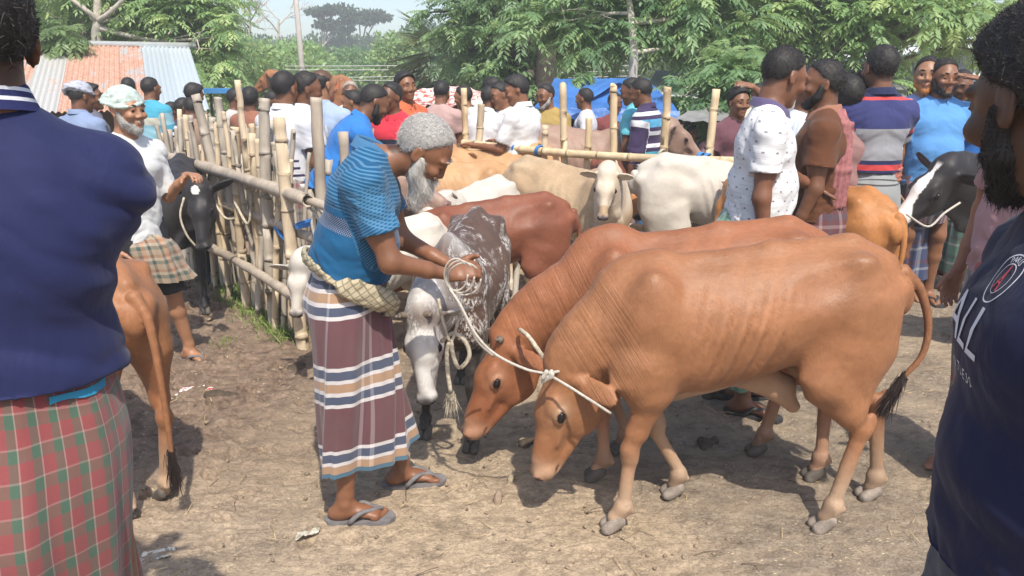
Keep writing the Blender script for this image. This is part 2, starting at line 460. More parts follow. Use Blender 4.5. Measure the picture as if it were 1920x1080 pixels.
        c.tube(eb-ed*.02, eb+ed*.03, .022, .022, k=.02)
        c.ell(eb+ed*earlen*.52, (earlen*.54, .0115, .040), ed, eu, k=.015) if False else c.ell(eb+ed*earlen*.52, (earlen*.54, .012, .040), ed, eu-ed*np.dot(eu, ed), k=.014)
        c.ell(eb+ed*earlen*.55+en*.014, (earlen*.46, .012, .029), ed, eu-ed*np.dot(eu, ed), k=.008, op='s')
    # bones of the hind end
    for q in (1, -1):
        c.ell(B(-.340, q*.112*fat, 1.040), (.065, .032, .030), (1, q*-.25, -.35), k=.08)
        c.ell(B(-.515, q*.064, .950), (.034, .026, .036), k=.05)
        c.ell(B(-.240, q*.200*fat, 1.005), (.080, .040, .040), (1, 0, -.55), k=.075, op='s')
        c.ell(B(-.375, q*.098, .80), (.15, .086, .21), (1, 0, 0), (.2, 0, 1), k=.06)
        c.ell(B(.305, q*.125, .80), (.095, .062, .22), (1, 0, 0), (-.25, 0, 1), k=.06)
        c.ell(B(.345, q*.132, .64), (.10, .062, .10), k=.05)
    hoofs = []
    for i, (hx, hy) in enumerate(legs):
        q = 1 if i % 2 == 0 else -1; sdv = (0, 1, 0)
        lz = lift[i] if lift else 0
        if i < 2:
            dx = hx-.31; dy = hy-q*.12
            el = B(.30, q*.125, .56); kn = B(.31+dx*.52+.012, q*.118+dy*.5, .32+lz*.6); ft = B(.31+dx*.93-.005, q*.12+dy*.95, .10+lz); hf = B(hx, hy, .035+lz)+V(.022, 0, 0)
            c.tube(B(.33, q*.12, .68), el, (.068, .10), (.058, .082), sdv, k=.045)
            c.tube(el, el*.35+kn*.65, (.048*lg, .064*lg), (.034*lg, .039*lg), sdv, k=.03)
            c.tube(el*.35+kn*.65, kn+V(0, 0, .02), (.034*lg, .039*lg), (.032*lg, .033*lg), sdv, k=.02)
            c.ell(kn, (.035*lg, .034*lg, .046), k=.015)
            c.tube(kn-V(0, 0, .03), ft+V(0, 0, .02), (.0245*lg, .0265*lg), (.023*lg, .025*lg), sdv, k=.02)
            c.ell(ft, (.037*lg, .035*lg, .034), k=.015); c.tube(ft, hf+V(-.004, 0, .02), .030*lg, .032*lg, k=.015)
            c.ell(ft+V(-.032, .012, -.012), .012*V(1, 1, 1), k=.01); c.ell(ft+V(-.032, -.012, -.012), .012*V(1, 1, 1), k=.01)
        else:
            dx = hx+.42; dy = hy-q*.11
            hk = B(-.465+dx*.55, q*.108+dy*.5, .42+lz*.5); ft = B(-.425+dx*.95, q*.11+dy*.95, .105+lz); hf = B(hx, hy, .035+lz)+V(.02, 0, 0)
            st = B(-.27+dx*.08, q*.145, .60)
            c.tube(B(-.32, q*.12, .72), st, (.070, .135), (.054, .10), sdv, k=.05)
            c.tube(B(-.41, q*.10, .72), hk*.6+st*.4+V(-.02, 0, 0), (.062, .10), (.032*lg, .050*lg), sdv, k=.045)
            c.tube(st, hk*.7+st*.3, (.046, .078), (.031*lg, .045*lg), sdv, k=.04)
            c.tube(hk*.7+st*.3, hk, (.029*lg, .042*lg), (.028*lg, .036*lg), sdv, k=.02)
            c.ell(hk+V(-.030, 0, .030), (.022, .017, .034), k=.02); c.ell(hk, (.037*lg, .030*lg, .044), k=.015)
            c.tube(hk, ft+V(0, 0, .02), (.0245*lg, .031*lg), (.023*lg, .026*lg), sdv, k=.02)
            c.ell(ft, (.038*lg, .035*lg, .036), k=.015); c.tube(ft, hf+V(-.004, 0, .02), .030*lg, .032*lg, k=.015)
            c.ell(ft+V(-.034, .012, -.012), .012*V(1, 1, 1), k=.01); c.ell(ft+V(-.034, -.012, -.012), .012*V(1, 1, 1), k=.01)
        hoofs.append(hf-V(0, 0, .035))
    c.chain([TL[i] for i in range(len(TL))], list(np.interp(np.linspace(0, 1, len(TL)), [0, .12, .4, 1], [.030, .021, .015, .0095])), k=.003)
    if sheath:
        c.tube(B(-.02, 0, .60), B(-.19, 0, .53), (.03, .06), (.034, .055), (0, 1, 0), k=.05); c.tube(B(-.17, 0, .53), B(-.225, 0, .455), (.03, .045), (.020, .024), (0, 1, 0), k=.03)
        c.ell(B(-.40, 0, .60), (.045, .05, .06), k=.03)
    if horn:
        pass
    v, qd = c.mesh(); n = normals(v, qd)
    x, y, z = v.T
    # ribs, skin folds, small unevenness
    rb = sstep(.07, .13, np.abs(y))*sstep(-.20, -.08, x)*sstep(.32, .20, x)*sstep(.55, .66, z)*sstep(1.02, .92, z)
    d = .0026*ribs*rb*np.sin((x+(z-.8)*.28)*2*math.pi/.066+1.2*fbm(v*3, 2))*np.clip(.35+1.3*fbm(v*4+3, 2), 0, 1)
    # distance along the neck
    seg = O-nb; tt = ((v-nb)@seg)/np.dot(seg, seg)
    ax_ = nb+np.clip(tt, 0, 1)[:, None]*seg; dist = np.linalg.norm(v-ax_, axis=1)
    nk = sstep(-.25, .05, tt)*sstep(.98, .80, tt)*(dist < .30)*sstep(.33, .44, x+(z < .75)*.02)
    low = sstep(.0, -.10, (v-ax_)@unit(np.cross(unit(seg), (0, -1, 0))*1.0))
    low = sstep(.12, -.08, (v-ax_)@unit(np.cross((0, 1, 0), unit(seg))*-1))
    fm = nk*folds
    if folds and vox < .0085:
        d = d+.0013*sstep(-.25, .35, fbm(v*5+4, 2))*fm*(.35+.65*low)*(1-2.6*np.abs(fbm(np.stack([tt*np.linalg.norm(seg)*24, y*4, z*3], 1), 2)))*1.5
    d = d+.0030*fbm(v*14, 3)+.006*fbm(v*5.5+9, 2)*(dist > .0)*(1-sstep(.5, .3, z))
    v = v+n*(d*sstep(-.57*ln, -.55*ln, x))[:, None]
    face = ((v-O)@f); fu = ((v-O)@u); fs = ((v-O)@sd)
    inhead = (face > -.06)*(face < .46)*(np.abs(fs) < .13)*(fu > -.27)*(fu < .07)
    muz = inhead*sstep(.355, .39, face/hs)*sstep(-.13, -.10, fu/hs)
    m = np.zeros((len(v), 3)); m[:, 2] = np.clip(fm, 0, 1)
    nos = np.zeros(len(v))
    for q in (1, -1):
        nos = np.maximum(nos, (np.linalg.norm(v-(O+f_*.408-u_*.060+s_*q*.034), axis=1) < .0215)*1.0); nos = np.maximum(nos, (np.linalg.norm(v-(O+f_*.150-u_*.048+s_*q*.078), axis=1) < .021)*.75)
    m[:, 0] = sstep(.42, .10, z)*.80*(1-inhead)
    m[:, 0] = np.maximum(m[:, 0], (.5*sstep(.64, .54, z)*(x > -.3)*(x < .3)*(np.abs(y) < .12)))
    m[:, 1] = muz
    for q in (1, -1):
        a_ = O+f_*.405-u_*.110+s_*q*.014; b_ = O+f_*.290-u_*.122+s_*q*.050; t_ = np.clip(((v-a_)@(b_-a_))/np.dot(b_-a_, b_-a_), 0, 1); nos = np.maximum(nos, (np.linalg.norm(v-a_-t_[:, None]*(b_-a_), axis=1) < .0062)*.7)
    ctx = dict(nos=nos, v=v, x=x, y=y, z=z, face=face, fu=fu, fs=fs, inhead=inhead, tt=tt, m=m, dist=dist)
    if mask: m = mask(ctx)
    m[:, 1] = np.maximum(m[:, 1], nos*(.9 if coat_dark else .9)); m[:, 0] *= (1-nos)
    fd = np.stack([tt*np.linalg.norm(seg)*1.4, y*.4, z*.35], 1)
    root = empty(name, label, cat, loc, yaw, group); root.scale = (s, s, s)
    link('body', mk_mesh('body', v, qd, mat, dict(m=m, fd=fd)), root)
    if fur:
        g = np.random.RandomState(12); ix = g.randint(0, len(v), fur); keep = (v[ix, 2] > .12)&~(nos[ix] > 0); ix = ix[keep]
        for q in (1, -1): ix = ix[np.linalg.norm(v[ix]-(O+f_*.150-u_*.048+s_*q*.085), axis=1) > .036]
        nn = n[ix]
        cmb = V(-1.0, 0, -.55)[None]*np.ones((len(ix), 3)); hd_ = inhead[ix] > 0; cmb[hd_] = f*.9-u*.1; cmb -= nn*np.sum(cmb*nn, 1)[:, None]
        dd = nn*.07+cmb*.8+g.normal(0, .08, (len(ix), 3)); dd /= np.linalg.norm(dd, axis=1)[:, None]
        base = v[ix]+g.normal(0, .003, (len(ix), 3)); base -= nn*(np.sum((base-v[ix])*nn, 1)[:, None]-.0004); L = (.009*(.6+.8*g.rand(len(ix))))[:, None]
        bl = np.cross(dd, nn); bl /= np.maximum(np.linalg.norm(bl, axis=1), 1e-9)[:, None]; bl = bl*.0007
        fv = np.stack([base-bl, base+bl, base+dd*L], 1).reshape(-1, 3); i3 = np.arange(len(ix)*3).reshape(-1, 3); mm = np.repeat(m[ix], 3, 0); mm[:, 1] = np.clip(mm[:, 1]+np.repeat(g.rand(len(ix))**3*.10, 3), 0, 1); mm[:, 2] = 0
        link('coat_hair', mk_mesh('coat_hair', fv, i3, mat, dict(m=mm, fd=np.repeat(fd[ix], 3, 0)), smooth=False), root)['kind'] = 'stuff'
    if parts == 'full':
        for q in (1, -1):
            ep = O+f_*.150-u_*.048+s_*q*.0725
            sv, sf = sphere_np(ep+sd*q*.0095, (.0200*hs, .0125, .0135*hs), 14, 10, unit(f-u*.25), u); link('eye', mk_mesh('eye', sv, sf, EYEM), root)
            if horn:
                hb = O-f*.005+u*.006+sd*q*.05
                tube_obj('horn', [hb-sd*q*.02, hb+sd*q*.02+u*.01, hb+sd*q*.05*min(horn, 1.4)+u*.035*horn, hb+sd*q*.055*horn+u*.075*horn+f*.01], [.019, .016, .011, .004], HORNM, root, 9, 8)
    if parts in ('full', 'hoof'):
        for (hf, (hx, hy)) in zip(hoofs, legs):
            ps = []
            for q in (1, -1):
                cc = Clay(hf+V(-.07, -.06, -.02), hf+V(.10, .06, .10), max(.004, vox*.6))
                cc.tube(hf+V(-.018, q*.019, .050), hf+V(.030, q*.021, .014), (.021, .026), (.023, .026), (0, 1, 0), k=.01)
                cc.half(hf+V(0, 0, .002), (0, 0, -1)); cc.half(hf+V(0, q*.001, 0), (0, -q, 0), .002)
                ps.append(cc.mesh())
            hv, hq = join(ps); link('hoof', mk_mesh('hoof', hv, hq, hoofm), root)
        if tuft:
            a, b = TL[-2], TL[-1]; dn = unit(b-a+V(0, 0, -.02)); L = .20
            g = np.random.RandomState(3); N = 420 if vox < .0085 else 160
            base = b[None]+g.normal(0, .007, (N, 3))+dn*g.rand(N, 1)*L*.55; base -= dn*.02
            sv, sf, h = strands(base, np.tile(dn, (N, 1)), L*.5, .0016, .14, 4, .1)
            tv, tf = sphere_np(b+dn*.075, (.105, .016, .016), 10, 8, dn, (1, .1, 0))
            jv, jf = join([(sv, sf), (tv, tf)]); hh = np.concatenate([h, np.full(len(tv), .2)])
            link('tail_tuft', mk_mesh('tail_tuft', jv, jf, hair_mat((.025, .015, .012)), dict(h=hh)), root)
    return root
# ------------------------------------------------------------------ people
@cached
def cloth(name, c, stops=None, vr=(.9, 1.45), sleeve=None, kind=None, c2=(.1, .1, .2), rough=.85, weave=1.0, bias=(0, 0, 0)):
    """Shirt cloth; cl holds (around, height on the torso, place along the sleeve)."""
    t = NT(name); X = t.xyz(t.attr('cl')); o = t.obj()
    cc = t.mix(t.rng(t.noise(3, 3, o), .3, .7), tuple(x*.93 for x in c), tuple(min(.9, x*1.06) for x in c))
    if stops:
        a = t.ramp(t.rng(X[1], vr[0], vr[1]), stops, 'CONSTANT')
        if sleeve: a = t.mix(t.math('GREATER_THAN', X[2], .02), a, t.ramp(X[2], sleeve, 'CONSTANT'))
        cc = a
    if kind == 'hatch':            # fine pale lines on the yoke and sleeves, a dotted band on the chest
        ln = t.math('GREATER_THAN', t.math('SINE', t.math('MULTIPLY', X[1], 520)), .35)
        up = t.math('GREATER_THAN', X[1], 1.205)
        sl = t.math('GREATER_THAN', X[2], .02)
        sln = t.math('GREATER_THAN', t.math('SINE', t.math('ADD', t.math('MULTIPLY', X[2], 150), t.math('MULTIPLY', X[0], 260))), .45)
        f = t.math('MAXIMUM', t.math('MULTIPLY', ln, up), t.math('MULTIPLY', sln, sl))
        cc = t.mix(t.math('MULTIPLY', f, .5), cc, c2)
        bd = t.math('MULTIPLY', t.math('MULTIPLY', t.math('GREATER_THAN', X[1], 1.130), t.math('LESS_THAN', X[1], 1.185)), t.math('LESS_THAN', X[2], .02))
        dots = t.math('GREATER_THAN', t.math('MULTIPLY', t.math('SINE', t.math('MULTIPLY', X[1], 700)), t.math('SINE', t.math('MULTIPLY', X[0], 700))), .1)
        cc = t.mix(bd, cc, (.012, .03, .10)); cc = t.mix(t.math('MULTIPLY', t.math('MULTIPLY', bd, dots), .55), cc, (.35, .45, .55))
    if kind == 'dots':             # rows of dots and short dashes
        gx = t.math('MULTIPLY', X[0], 1/.058); row = t.math('MULTIPLY', X[1], 1/.042)
        rw = t.math('FLOOR', row); gx = t.math('ADD', gx, t.math('MULTIPLY', rw, .5))
        fx = t.math('SUBTRACT', t.math('FRACT', gx), .5); fy = t.math('SUBTRACT', t.math('FRACT', row), .5)
        dd = t.math('SQRT', t.math('ADD', t.math('MULTIPLY', fx, fx), t.math('MULTIPLY', fy, fy)))
        cc = t.mix(t.math('MULTIPLY', t.math('LESS_THAN', dd, .10), .8), cc, c2)
        wob = t.math('ADD', t.math('MULTIPLY', X[1], 1/.021), t.math('MULTIPLY', t.noise(14, 2, o), .6))
        ln = t.math('LESS_THAN', t.math('FRACT', wob), .10); ln = t.math('MULTIPLY', ln, t.math('GREATER_THAN', t.noise(26, 2, t.map(o, (1, 1, .3))), .5))
        cc = t.mix(t.math('MULTIPLY', ln, .35), cc, c2)
    if kind == 'pin':
        cc = t.mix(t.math('MULTIPLY', t.math('GREATER_THAN', t.math('SINE', t.math('MULTIPLY', X[0], 330)), .3), .5), cc, c2)
    wv = t.noise(420, 2, t.map(o, (1, 1, .5)))
    nr = t.bump(wv, .10*weave, .002); nr = t.bump(t.noise(11, 4, t.map(o, (1, 1, .55)), dist=.8), .35, .02, nr)
    return t.fin(cc, rough, nr, .2, Sheen_Weight=.08, Sheen_Roughness=.5)
def _bands(t, x, period, bands, off=0):
    """Repeating colour bands along x (metres): [(start, colour) ...] over one period."""
    f = t.math('FRACT', t.math('ADD', t.math('DIVIDE', x, period), off))
    return t.ramp(f, bands, 'CONSTANT')
@cached
def plaid(name, warp, weft, pw, pv, mixf=.5, off=(0, 0), rough=.9, hem=None):
    """Woven checks: warp bands run down, weft bands run round; UV in metres."""
    t = NT(name); X = t.xyz(t.n('UVMap').outputs[0])
    a = _bands(t, X[0], pw, warp, off[0]); b = _bands(t, X[1], pv, weft, off[1])
    c = t.mix(mixf, a, b)
    if hem: c = t.mix(t.math('LESS_THAN', X[1], hem[0]), c, hem[1])
    n = t.noise(5, 3, t.obj()); c = t.mix(t.rng(n, .3, .7, 0, .18), c, (.18, .14, .11))
    th = t.math('MULTIPLY', t.math('SINE', t.math('MULTIPLY', X[0], 1800)), t.math('SINE', t.math('MULTIPLY', X[1], 1800)))
    nr = t.bump(th, .08, .001); nr = t.bump(t.noise(9, 4, t.map(t.obj(), (1, 1, .35)), dist=.7), .3, .02, nr)
    return t.fin(c, rough, nr, .15, Sheen_Weight=.2)
SKIN_D = skin_mat((.150, .064, .032)); SKIN_M = skin_mat((.215, .097, .050)); SKIN_L = skin_mat((.32, .16, .09))
BLACKH = hair_mat((.022, .019, .018)); GREYH = hair_mat((.10, .095, .09), (.62, .60, .57)); WHITEH = hair_mat((.42, .40, .37), (.75, .73, .68))
EYEW = plain('eye_white', (.30, .25, .21), .2, .05, 5, 0, .5); RUBBER = plain('rubber', (.045, .043, .045), .6, .3, 25, .2)
RUBBER_G = plain('grey_rubber', (.16, .15, .15), .6, .3, 25, .2)
ORANGEH = hair_mat((.35, .12, .03), (.6, .25, .08))
def foot_np(c, ank, yaw, up=None, toe=True):
    f = V(math.cos(yaw), math.sin(yaw), 0); s_ = V(-math.sin(yaw), math.cos(yaw), 0); b = V(ank[0], ank[1], ank[2]-.075)
    c.ell(b+f*-.035+V(0, 0, .030), (.038, .032, .030), f, k=.02)
    c.tube(b+f*-.01+V(0, 0, .045), b+f*.115+V(0, 0, .024), (.030, .036), (.042, .017), s_, k=.025)
    c.ell(b+f*.0+V(0, 0, .06), (.035, .030, .03), f, k=.02)
    for q in (1, -1): c.ell(V(*ank)+s_*q*.028, (.016, .012, .016), k=.015)
    if toe:
        sg = 1 if ank[1] > 0 else -1
        for i, (dy, L, r) in enumerate(((-.030, .040, .0125), (-.010, .040, .0095), (.006, .034, .009), (.020, .026, .0085), (.033, .018, .008))):
            p = b+f*(.118-.004*i)+s_*sg*dy+V(0, 0, .014)
            c.tube(p, p+f*L*.7+V(0, 0, -.002), r, r, k=.008)
def hand_np(c, w_, d, pn, curl=.5, spread=1.0, q=1, sc_=1.0, thumb=None):
    """A hand at wrist w_, pointing along d, palm facing pn; q: +1 left, -1 right."""
    d = unit(d); pn = np.asarray(pn, float); pn = unit(pn-d*np.dot(pn, d)); s_ = np.cross(d, pn)*q*-1   # towards the thumb
    w_ = np.asarray(w_, float)
    c.tube(w_-d*.01, w_+d*.035, (.027*sc_, .018*sc_), (.036*sc_, .015*sc_), s_, k=.012)
    c.tube(w_+d*.035, w_+d*.082, (.036*sc_, .015*sc_), (.038*sc_, .013*sc_), s_, k=.01)
    c.ell(w_+d*.04+s_*.022+pn*.008, (.032, .015, .014), d, pn, k=.01)
    ends = []
    for i, (o_, L) in enumerate(((.029, .072), (.010, .080), (-.009, .074), (-.027, .058))):
        p = w_+d*(.086-.003*abs(i-1))+s_*o_; a = curl*.7; dd = d+s_*o_*spread*1.2
        for j, (fr, r0, r1) in enumerate(((.44, .0098, .0088), (.32, .0088, .0080), (.24, .0080, .0068))):
            dn = unit(unit(dd)*math.cos(a)+pn*math.sin(a)); p2 = p+dn*L*fr
            c.tube(p, p2, r0*sc_, r1*sc_, k=.004); p = p2; a += curl*(.9 if j == 0 else .7)
        ends.append(p)
    p = w_+d*.022+s_*.026+pn*.006; td = unit(d*.62+s_*.62+pn*(.25+.4*curl)) if thumb is None else unit(thumb)
    for L, r0, r1 in ((.042, .0135, .0115), (.030, .0112, .0098), (.024, .0098, .008)):
        p2 = p+td*L; c.tube(p, p2, r0*sc_, r1*sc_, k=.006); p = p2; td = unit(td+d*.25+pn*.2*curl)
    return ends
def person(label, loc, yaw, H=1.65, lean=0, head=(0, 0), arms=None, feet=((.0, .10), (.0, -.10)), footyaw=(.25, -.25), skin=None, hair='short', hairm=None, beard=None,
           shirt=None, lower=('lungi', None), group=None, vox=.011, belly=0.0, build=1.0, sleeve=.62, hem=.86, collar=None, fine=False, sandal=None, waist=.98, lunghem=.16, name='person',
           headtilt=0, lfold=1.0, lt=1.0, hw=1.0, hn_=1.0, hoff=(0, 0), lb=1.0, la=1.0, foldamp=1.0, neck=0.0, shirt_shift=0, bare=False, twist=0, hips=None, sleeveflare=.018, legs_hidden=False, collar_uv=None, open_neck=False):
    skin = skin or SKIN_M; g0 = np.random.RandomState(abs(hash(label)) % 9973 if False else (sum(ord(ch)*(i+3) for i, ch in enumerate(label)) % 9973))
    S_ = H/1.65; PV = V(0, 0, .93); ca, sa = math.cos(R(lean)), math.sin(R(lean)); ct, st_ = math.cos(R(twist)), math.sin(R(twist))
    hx, hy = (hips if hips is not None else (0, 0))
    def T(x, y, z):
        a = min(1, max(0, (z-.93)/.3)); x, y = x*ct-y*st_, x*st_+y*ct
        x *= build; y *= build; dz = z-.93
        return V(x*ca+dz*sa+hx, y+hy, .93+dz*ca-x*sa)
    tu = V(sa, 0, ca); tf = V(ca*ct, st_, -sa)
    NB = T(-.012, 0, 1.395)
    hp, hyw = R(head[0]), R(head[1])
    hf = V(math.cos(hyw)*math.cos(hp), math.sin(hyw)*math.cos(hp), -math.sin(hp)); hu0 = V(math.cos(hyw)*math.sin(hp), math.sin(hyw)*math.sin(hp), math.cos(hp))
    hs_ = np.cross(hu0, hf); tl = R(headtilt); hu = hu0*math.cos(tl)+hs_*math.sin(tl); hsd = np.cross(hu, hf)     # hsd points to the left
    HO = hoff if len(hoff) > 2 else (*hoff, 0)
    HC = NB+unit(tu*.55+hu*.6)*(.125+neck)+hf*.022+hu*.035+V(HO[0], HO[2], HO[1])
    arms = arms or {}
    A = {}
    for q, nm in ((1, 'L'), (-1, 'R')):
        sp = arms.get(nm, dict())
        ud = unit(sp.get('u', (.10, q*.16, -1))); fd_ = unit(sp.get('f', (.25, q*.02, -1)))
        sh = T(-.008, q*.170, 1.318)+V(*sp.get('sh', (0, 0, 0)))
        el = sh+ud*.275; wr = el+fd_*.245
        A[nm] = (sh, el, wr, ud, fd_, sp)
    pts = [NB, HC+hf*.16, HC-hf*.14, HC+hu*.17, HC+hsd*.13, HC-hsd*.13, T(0, .26, 1.38), T(0, -.26, 1.38), T(.2+belly, .2, .95), T(-.2, -.2, .9)]
    for a in A.values(): pts += [a[0], a[1], a[2], a[2]+a[4]*.2+V(*a[5].get('hd', (0, 0, 0)))*.2]
    K = []
    for q, (fx, fy), fy_ in zip((1, -1), feet, footyaw):
        hipj = V(hx, hy+q*.088*build, .90); an = V(fx, fy, .082); kn = (hipj+an)/2+V(.035, 0, .015)
        dd = math.sqrt(max(0, .43**2-(np.linalg.norm(an-hipj)/2)**2)); kn = (hipj+an)/2+V(1, 0, .1)*dd*.8*(.35 if lower[0] == 'lungi' else 1)
        K.append((hipj, kn, an, fy_)); pts += [an+V(.26, .1, -.09), an+V(-.12, -.1, 0)]
        if not legs_hidden: pts += [an+V(math.cos(fy_), math.sin(fy_), 0)*.24]
    P = np.array(pts); lo = P.min(0)-.07; hi = P.max(0)+.07
    if legs_hidden: lo[2] = .5
    c = Clay(lo, hi, vox)
    def torso(cc, g, trap=True):
        cc.tube(T(0, 0, .93), T(.0, 0, 1.08), (.152*build+g, .108*build+g), (.140*build+g, .102*build+g+belly*.6), (0, 1, 0), k=.05)
        cc.tube(T(belly*.4, 0, 1.08), T(-.005, 0, 1.24), (.140*build+g, .102*build+g+belly*.7), (.158*build+g, .106*build+g), (0, 1, 0), k=.05)
        cc.tube(T(-.005, 0, 1.24), T(-.012, 0, 1.33), (.160*build+g, .104*build+g), (.135*build+g, .080*build+g), (0, 1, 0), k=.05)
        for q, nm in ((1, 'L'), (-1, 'R')):
            if trap: cc.tube(T(-.018, q*.035, 1.395), A[nm][0]-V(0, q*.02, .0), .040+g, .046+g, k=.05)
            cc.ell(T(-.055, q*.08, 1.26), (.05+g, .065+g, .10+g), tf, tu, k=.05)      # shoulder blade
            cc.ell(T(.055, q*.07, 1.25), (.045+g, .075+g, .07+g), tf, tu, k=.04)      # chest
    torso(c, 0)
    c.tube(NB-tu*.02, HC-hu*.055-hf*.022, (.060, .060), (.054, .056), k=.035)
    # head
    c.ell(HC+hu*.030-hf*.012, (.097, .076, .090), hf, hu, k=.02)
    c.tube(HC+hf*.040+hu*.015, HC+hf*.047-hu*.070, (.058, .046), (.036, .040), hsd, k=.03)
    c.ell(HC+hf*.018-hu*.050, (.058, .056, .045), unit(hf-hu*.35), hu, k=.03)
    c.ell(HC+hf*.078-hu*.092, (.020, .024, .018), hf, hu, k=.02)
    c.tube(HC+hf*.089+hu*.018, HC+hf*.104-hu*.020, .0075, .0105, k=.012)
    for q in (1, -1):
        c.ell(HC+hf*.097-hu*.026+hsd*q*.013, (.011, .008, .008), hf, hu, k=.008)
        c.ell(HC+hf*.078+hu*.034+hsd*q*.033, (.016, .028, .010), unit(hf), hu, k=.012)
        c.ell(HC+hf*.074-hu*.018+hsd*q*.044, (.022, .020, .020), hf, hu, k=.02)
        c.ell(HC+hf*.096+hu*.010+hsd*q*.033, (.014, .019, .0115), hf, hu, k=.010, op='s')
        c.ell(HC+hf*.082+hu*.014+hsd*q*.033, (.013, .017, .010), hf, hu, k=.006)
        c.ell(HC+hf*.092+hu*.0085+hsd*q*.033, (.010, .0125, .0042), hf, hu, k=.004, op='s')
        ax_ = unit(hsd*q+hf*-.35)
        c.ell(HC-hf*.006-hu*.004+hsd*q*.079, (.020, .0075, .033), unit(hf+hsd*q*-.2+hu*.15), unit(hu-hf*.2), k=.008)
        c.ell(HC-hf*.000-hu*.000+hsd*q*.087, (.012, .006, .021), unit(hf+hsd*q*-.2+hu*.15), unit(hu-hf*.2), k=.005, op='s')
    c.ell(HC+hf*.088-hu*.053, (.014, .024, .0065), hf, hu, k=.006); c.ell(HC+hf*.087-hu*.065, (.012, .021, .007), hf, hu, k=.006)
    # arms
    ends = {}
    for q, nm in ((1, 'L'), (-1, 'R')):
        sh, el, wr, ud, fd_, sp = A[nm]
        c.ell(sh, (.052*build, .050*build, .055), k=.04)
        c.tube(sh, el, .047*build, .038*build, k=.03); c.ell(sh*.5+el*.5+tf*.008, (.045*build, .040*build, .075), ud if abs(ud[2]) < .3 else (1, 0, 0), ud, k=.03) if True else 0
        c.tube(el, el*.4+wr*.6, (.040*build, .038*build), (.032, .028), k=.02); c.tube(el*.4+wr*.6, wr, (.032, .028), (.025, .020), k=.015)
        hd = sp.get('hd', fd_); pn = sp.get('pn', (0, -q, 0) if abs(fd_[2]) > .5 else (0, 0, -1))
        ends[nm] = hand_np(c, wr, hd, pn, sp.get('curl', .35), 1.0, q, 1.0, sp.get('thumb'))
    # legs
    if not legs_hidden:
        for q, (hj, kn, an, fyw) in zip((1, -1), K):
            thn = .62 if lower[0] == 'lungi' else 1.0
            c.tube(hj, kn, (.082*thn, .088*thn), (.052, .055), (0, 1, 0), k=.03)
            mid = kn*.62+an*.38+V(-.014, 0, 0)
            c.ell(kn, (.050, .048, .055), k=.02); c.tube(kn, mid, .046, .050, k=.02); c.tube(mid, an+V(0, 0, .03), .048, .031, k=.02); c.tube(an+V(0, 0, .03), an-V(.01, 0, .03), .030, .033, k=.02)
            foot_np(c, an, fyw)
    v, qd = c.mesh(); n = normals(v, qd)
    v = v+n*(.0012*fbm(v*30, 2))[:, None]
    lf, lu, ls = (v-HC)@hf, (v-HC)@hu, np.abs((v-HC)@hsd)
    m = np.zeros((len(v), 3)); m[:, 0] = (lf > .09)*sstep(.030, .022, ls)*sstep(-.045, -.050, lu)*sstep(-.075, -.068, lu)*.4
    if hair != 'none' and hair is not None:      # stubble under the hair
        m[:, 1] = sstep(-.004, -.022, lf*.8-lu*.6)*(lu > -.07)*(np.linalg.norm(v-HC, axis=1) < .15)*(np.abs(ls) < .0755)
    root = empty(name, label, 'man' if name == 'person' else name, loc, yaw, group); root.scale = (S_, S_, S_)
    link('body', mk_mesh('body', v, qd, skin, dict(m=m)), root)
    for q in (1, -1):
        sv, sf = sphere_np(HC+hf*.0775+hu*.0085+hsd*q*.033, .0118, 12, 8, hf, hu)
        if vox < .0125:
            d_ = (sv-HC-hf*.0775-hu*.0085-hsd*q*.033)@hf; ix = np.array([1 if d_[f].mean() > .0080 else 0 for f in sf])
            link('eye', mk_mesh('eye', sv, sf, [EYEW, EYEM], midx=ix), root)
    bp = []
    for q in (1, -1):
        P_ = [HC+hf*.091+hu*.034+hsd*q*.014, HC+hf*.093+hu*.041+hsd*q*.032, HC+hf*.078+hu*.036+hsd*q*.054]
        bv, bf = tubes_np([curve_pts(P_, 6)], [[.002, .0045, .005, .0045, .003, .001]], 6)
        link('eyebrow', mk_mesh('eyebrow', bv, bf, hairm or BLACKH, dict(h=np.full(len(bv), .2))), root)
    # hair and beard
    hm = hairm or BLACKH
    if hair and hair != 'none':
        hc = Clay(HC-.16, HC+.18, max(.006, vox*.75)); th = {'short': .0045, 'full': .013, 'bald': .003, 'crop': .003}.get(hair, .008)
        hc.ell(HC+hu*.034-hf*.014, (.099+th, .077+th, .091+th), hf, hu)
        if hair == 'full': hc.ell(HC+hu*.075+hf*.03, (.065, .065, .045), hf, hu, k=.03)
        hc.half(HC-hf*.020, hf*.8-hu*.6, .01) if hair != 'full' else hc.half(HC-hf*.006, hf*.8-hu*.6, .01)
        hc.half(HC-hu*.062, -hu, .012)
        for q in (1, -1): hc.ell(HC+hf*.012-hu*.022+hsd*q*.085, (.038, .030, .046), hf, hu, k=.012, op='s')
        if hair == 'bald':
            hc.ell(HC+hu*.10+hf*.02, (.115, .085, .085), hf, hu, k=.01, op='s')
        hv, hq = hc.mesh(); hn = normals(hv, hq)
        hv = hv+hn*(.004*fbm(hv*45, 2))[:, None]*(1 if hair not in ('crop',) and not fine else .35)
        N = int({True: 9000, False: (2400 if vox < .0125 else 600)}[bool(fine)]*hn_)
        ix = g0.randint(0, len(hv), N); cmb = -hf*.35+V(0, 0, -.25)
        sv, sf, h = strands(hv[ix]-hn[ix]*.002+g0.normal(0, .002, (N, 3)), hn[ix]*.75, {'short': .014, 'full': .017, 'bald': .012, 'crop': .007}.get(hair, .014), (.0006 if fine else .0011)*hw, .45, 5, .15, cmb)
        jv, jf = join([(hv, hq), (sv, sf)])
        link('hair', mk_mesh('hair', jv, jf, hm, dict(h=np.concatenate([.38+.12*fbm(hv*60, 2), .15+.85*h]))), root)
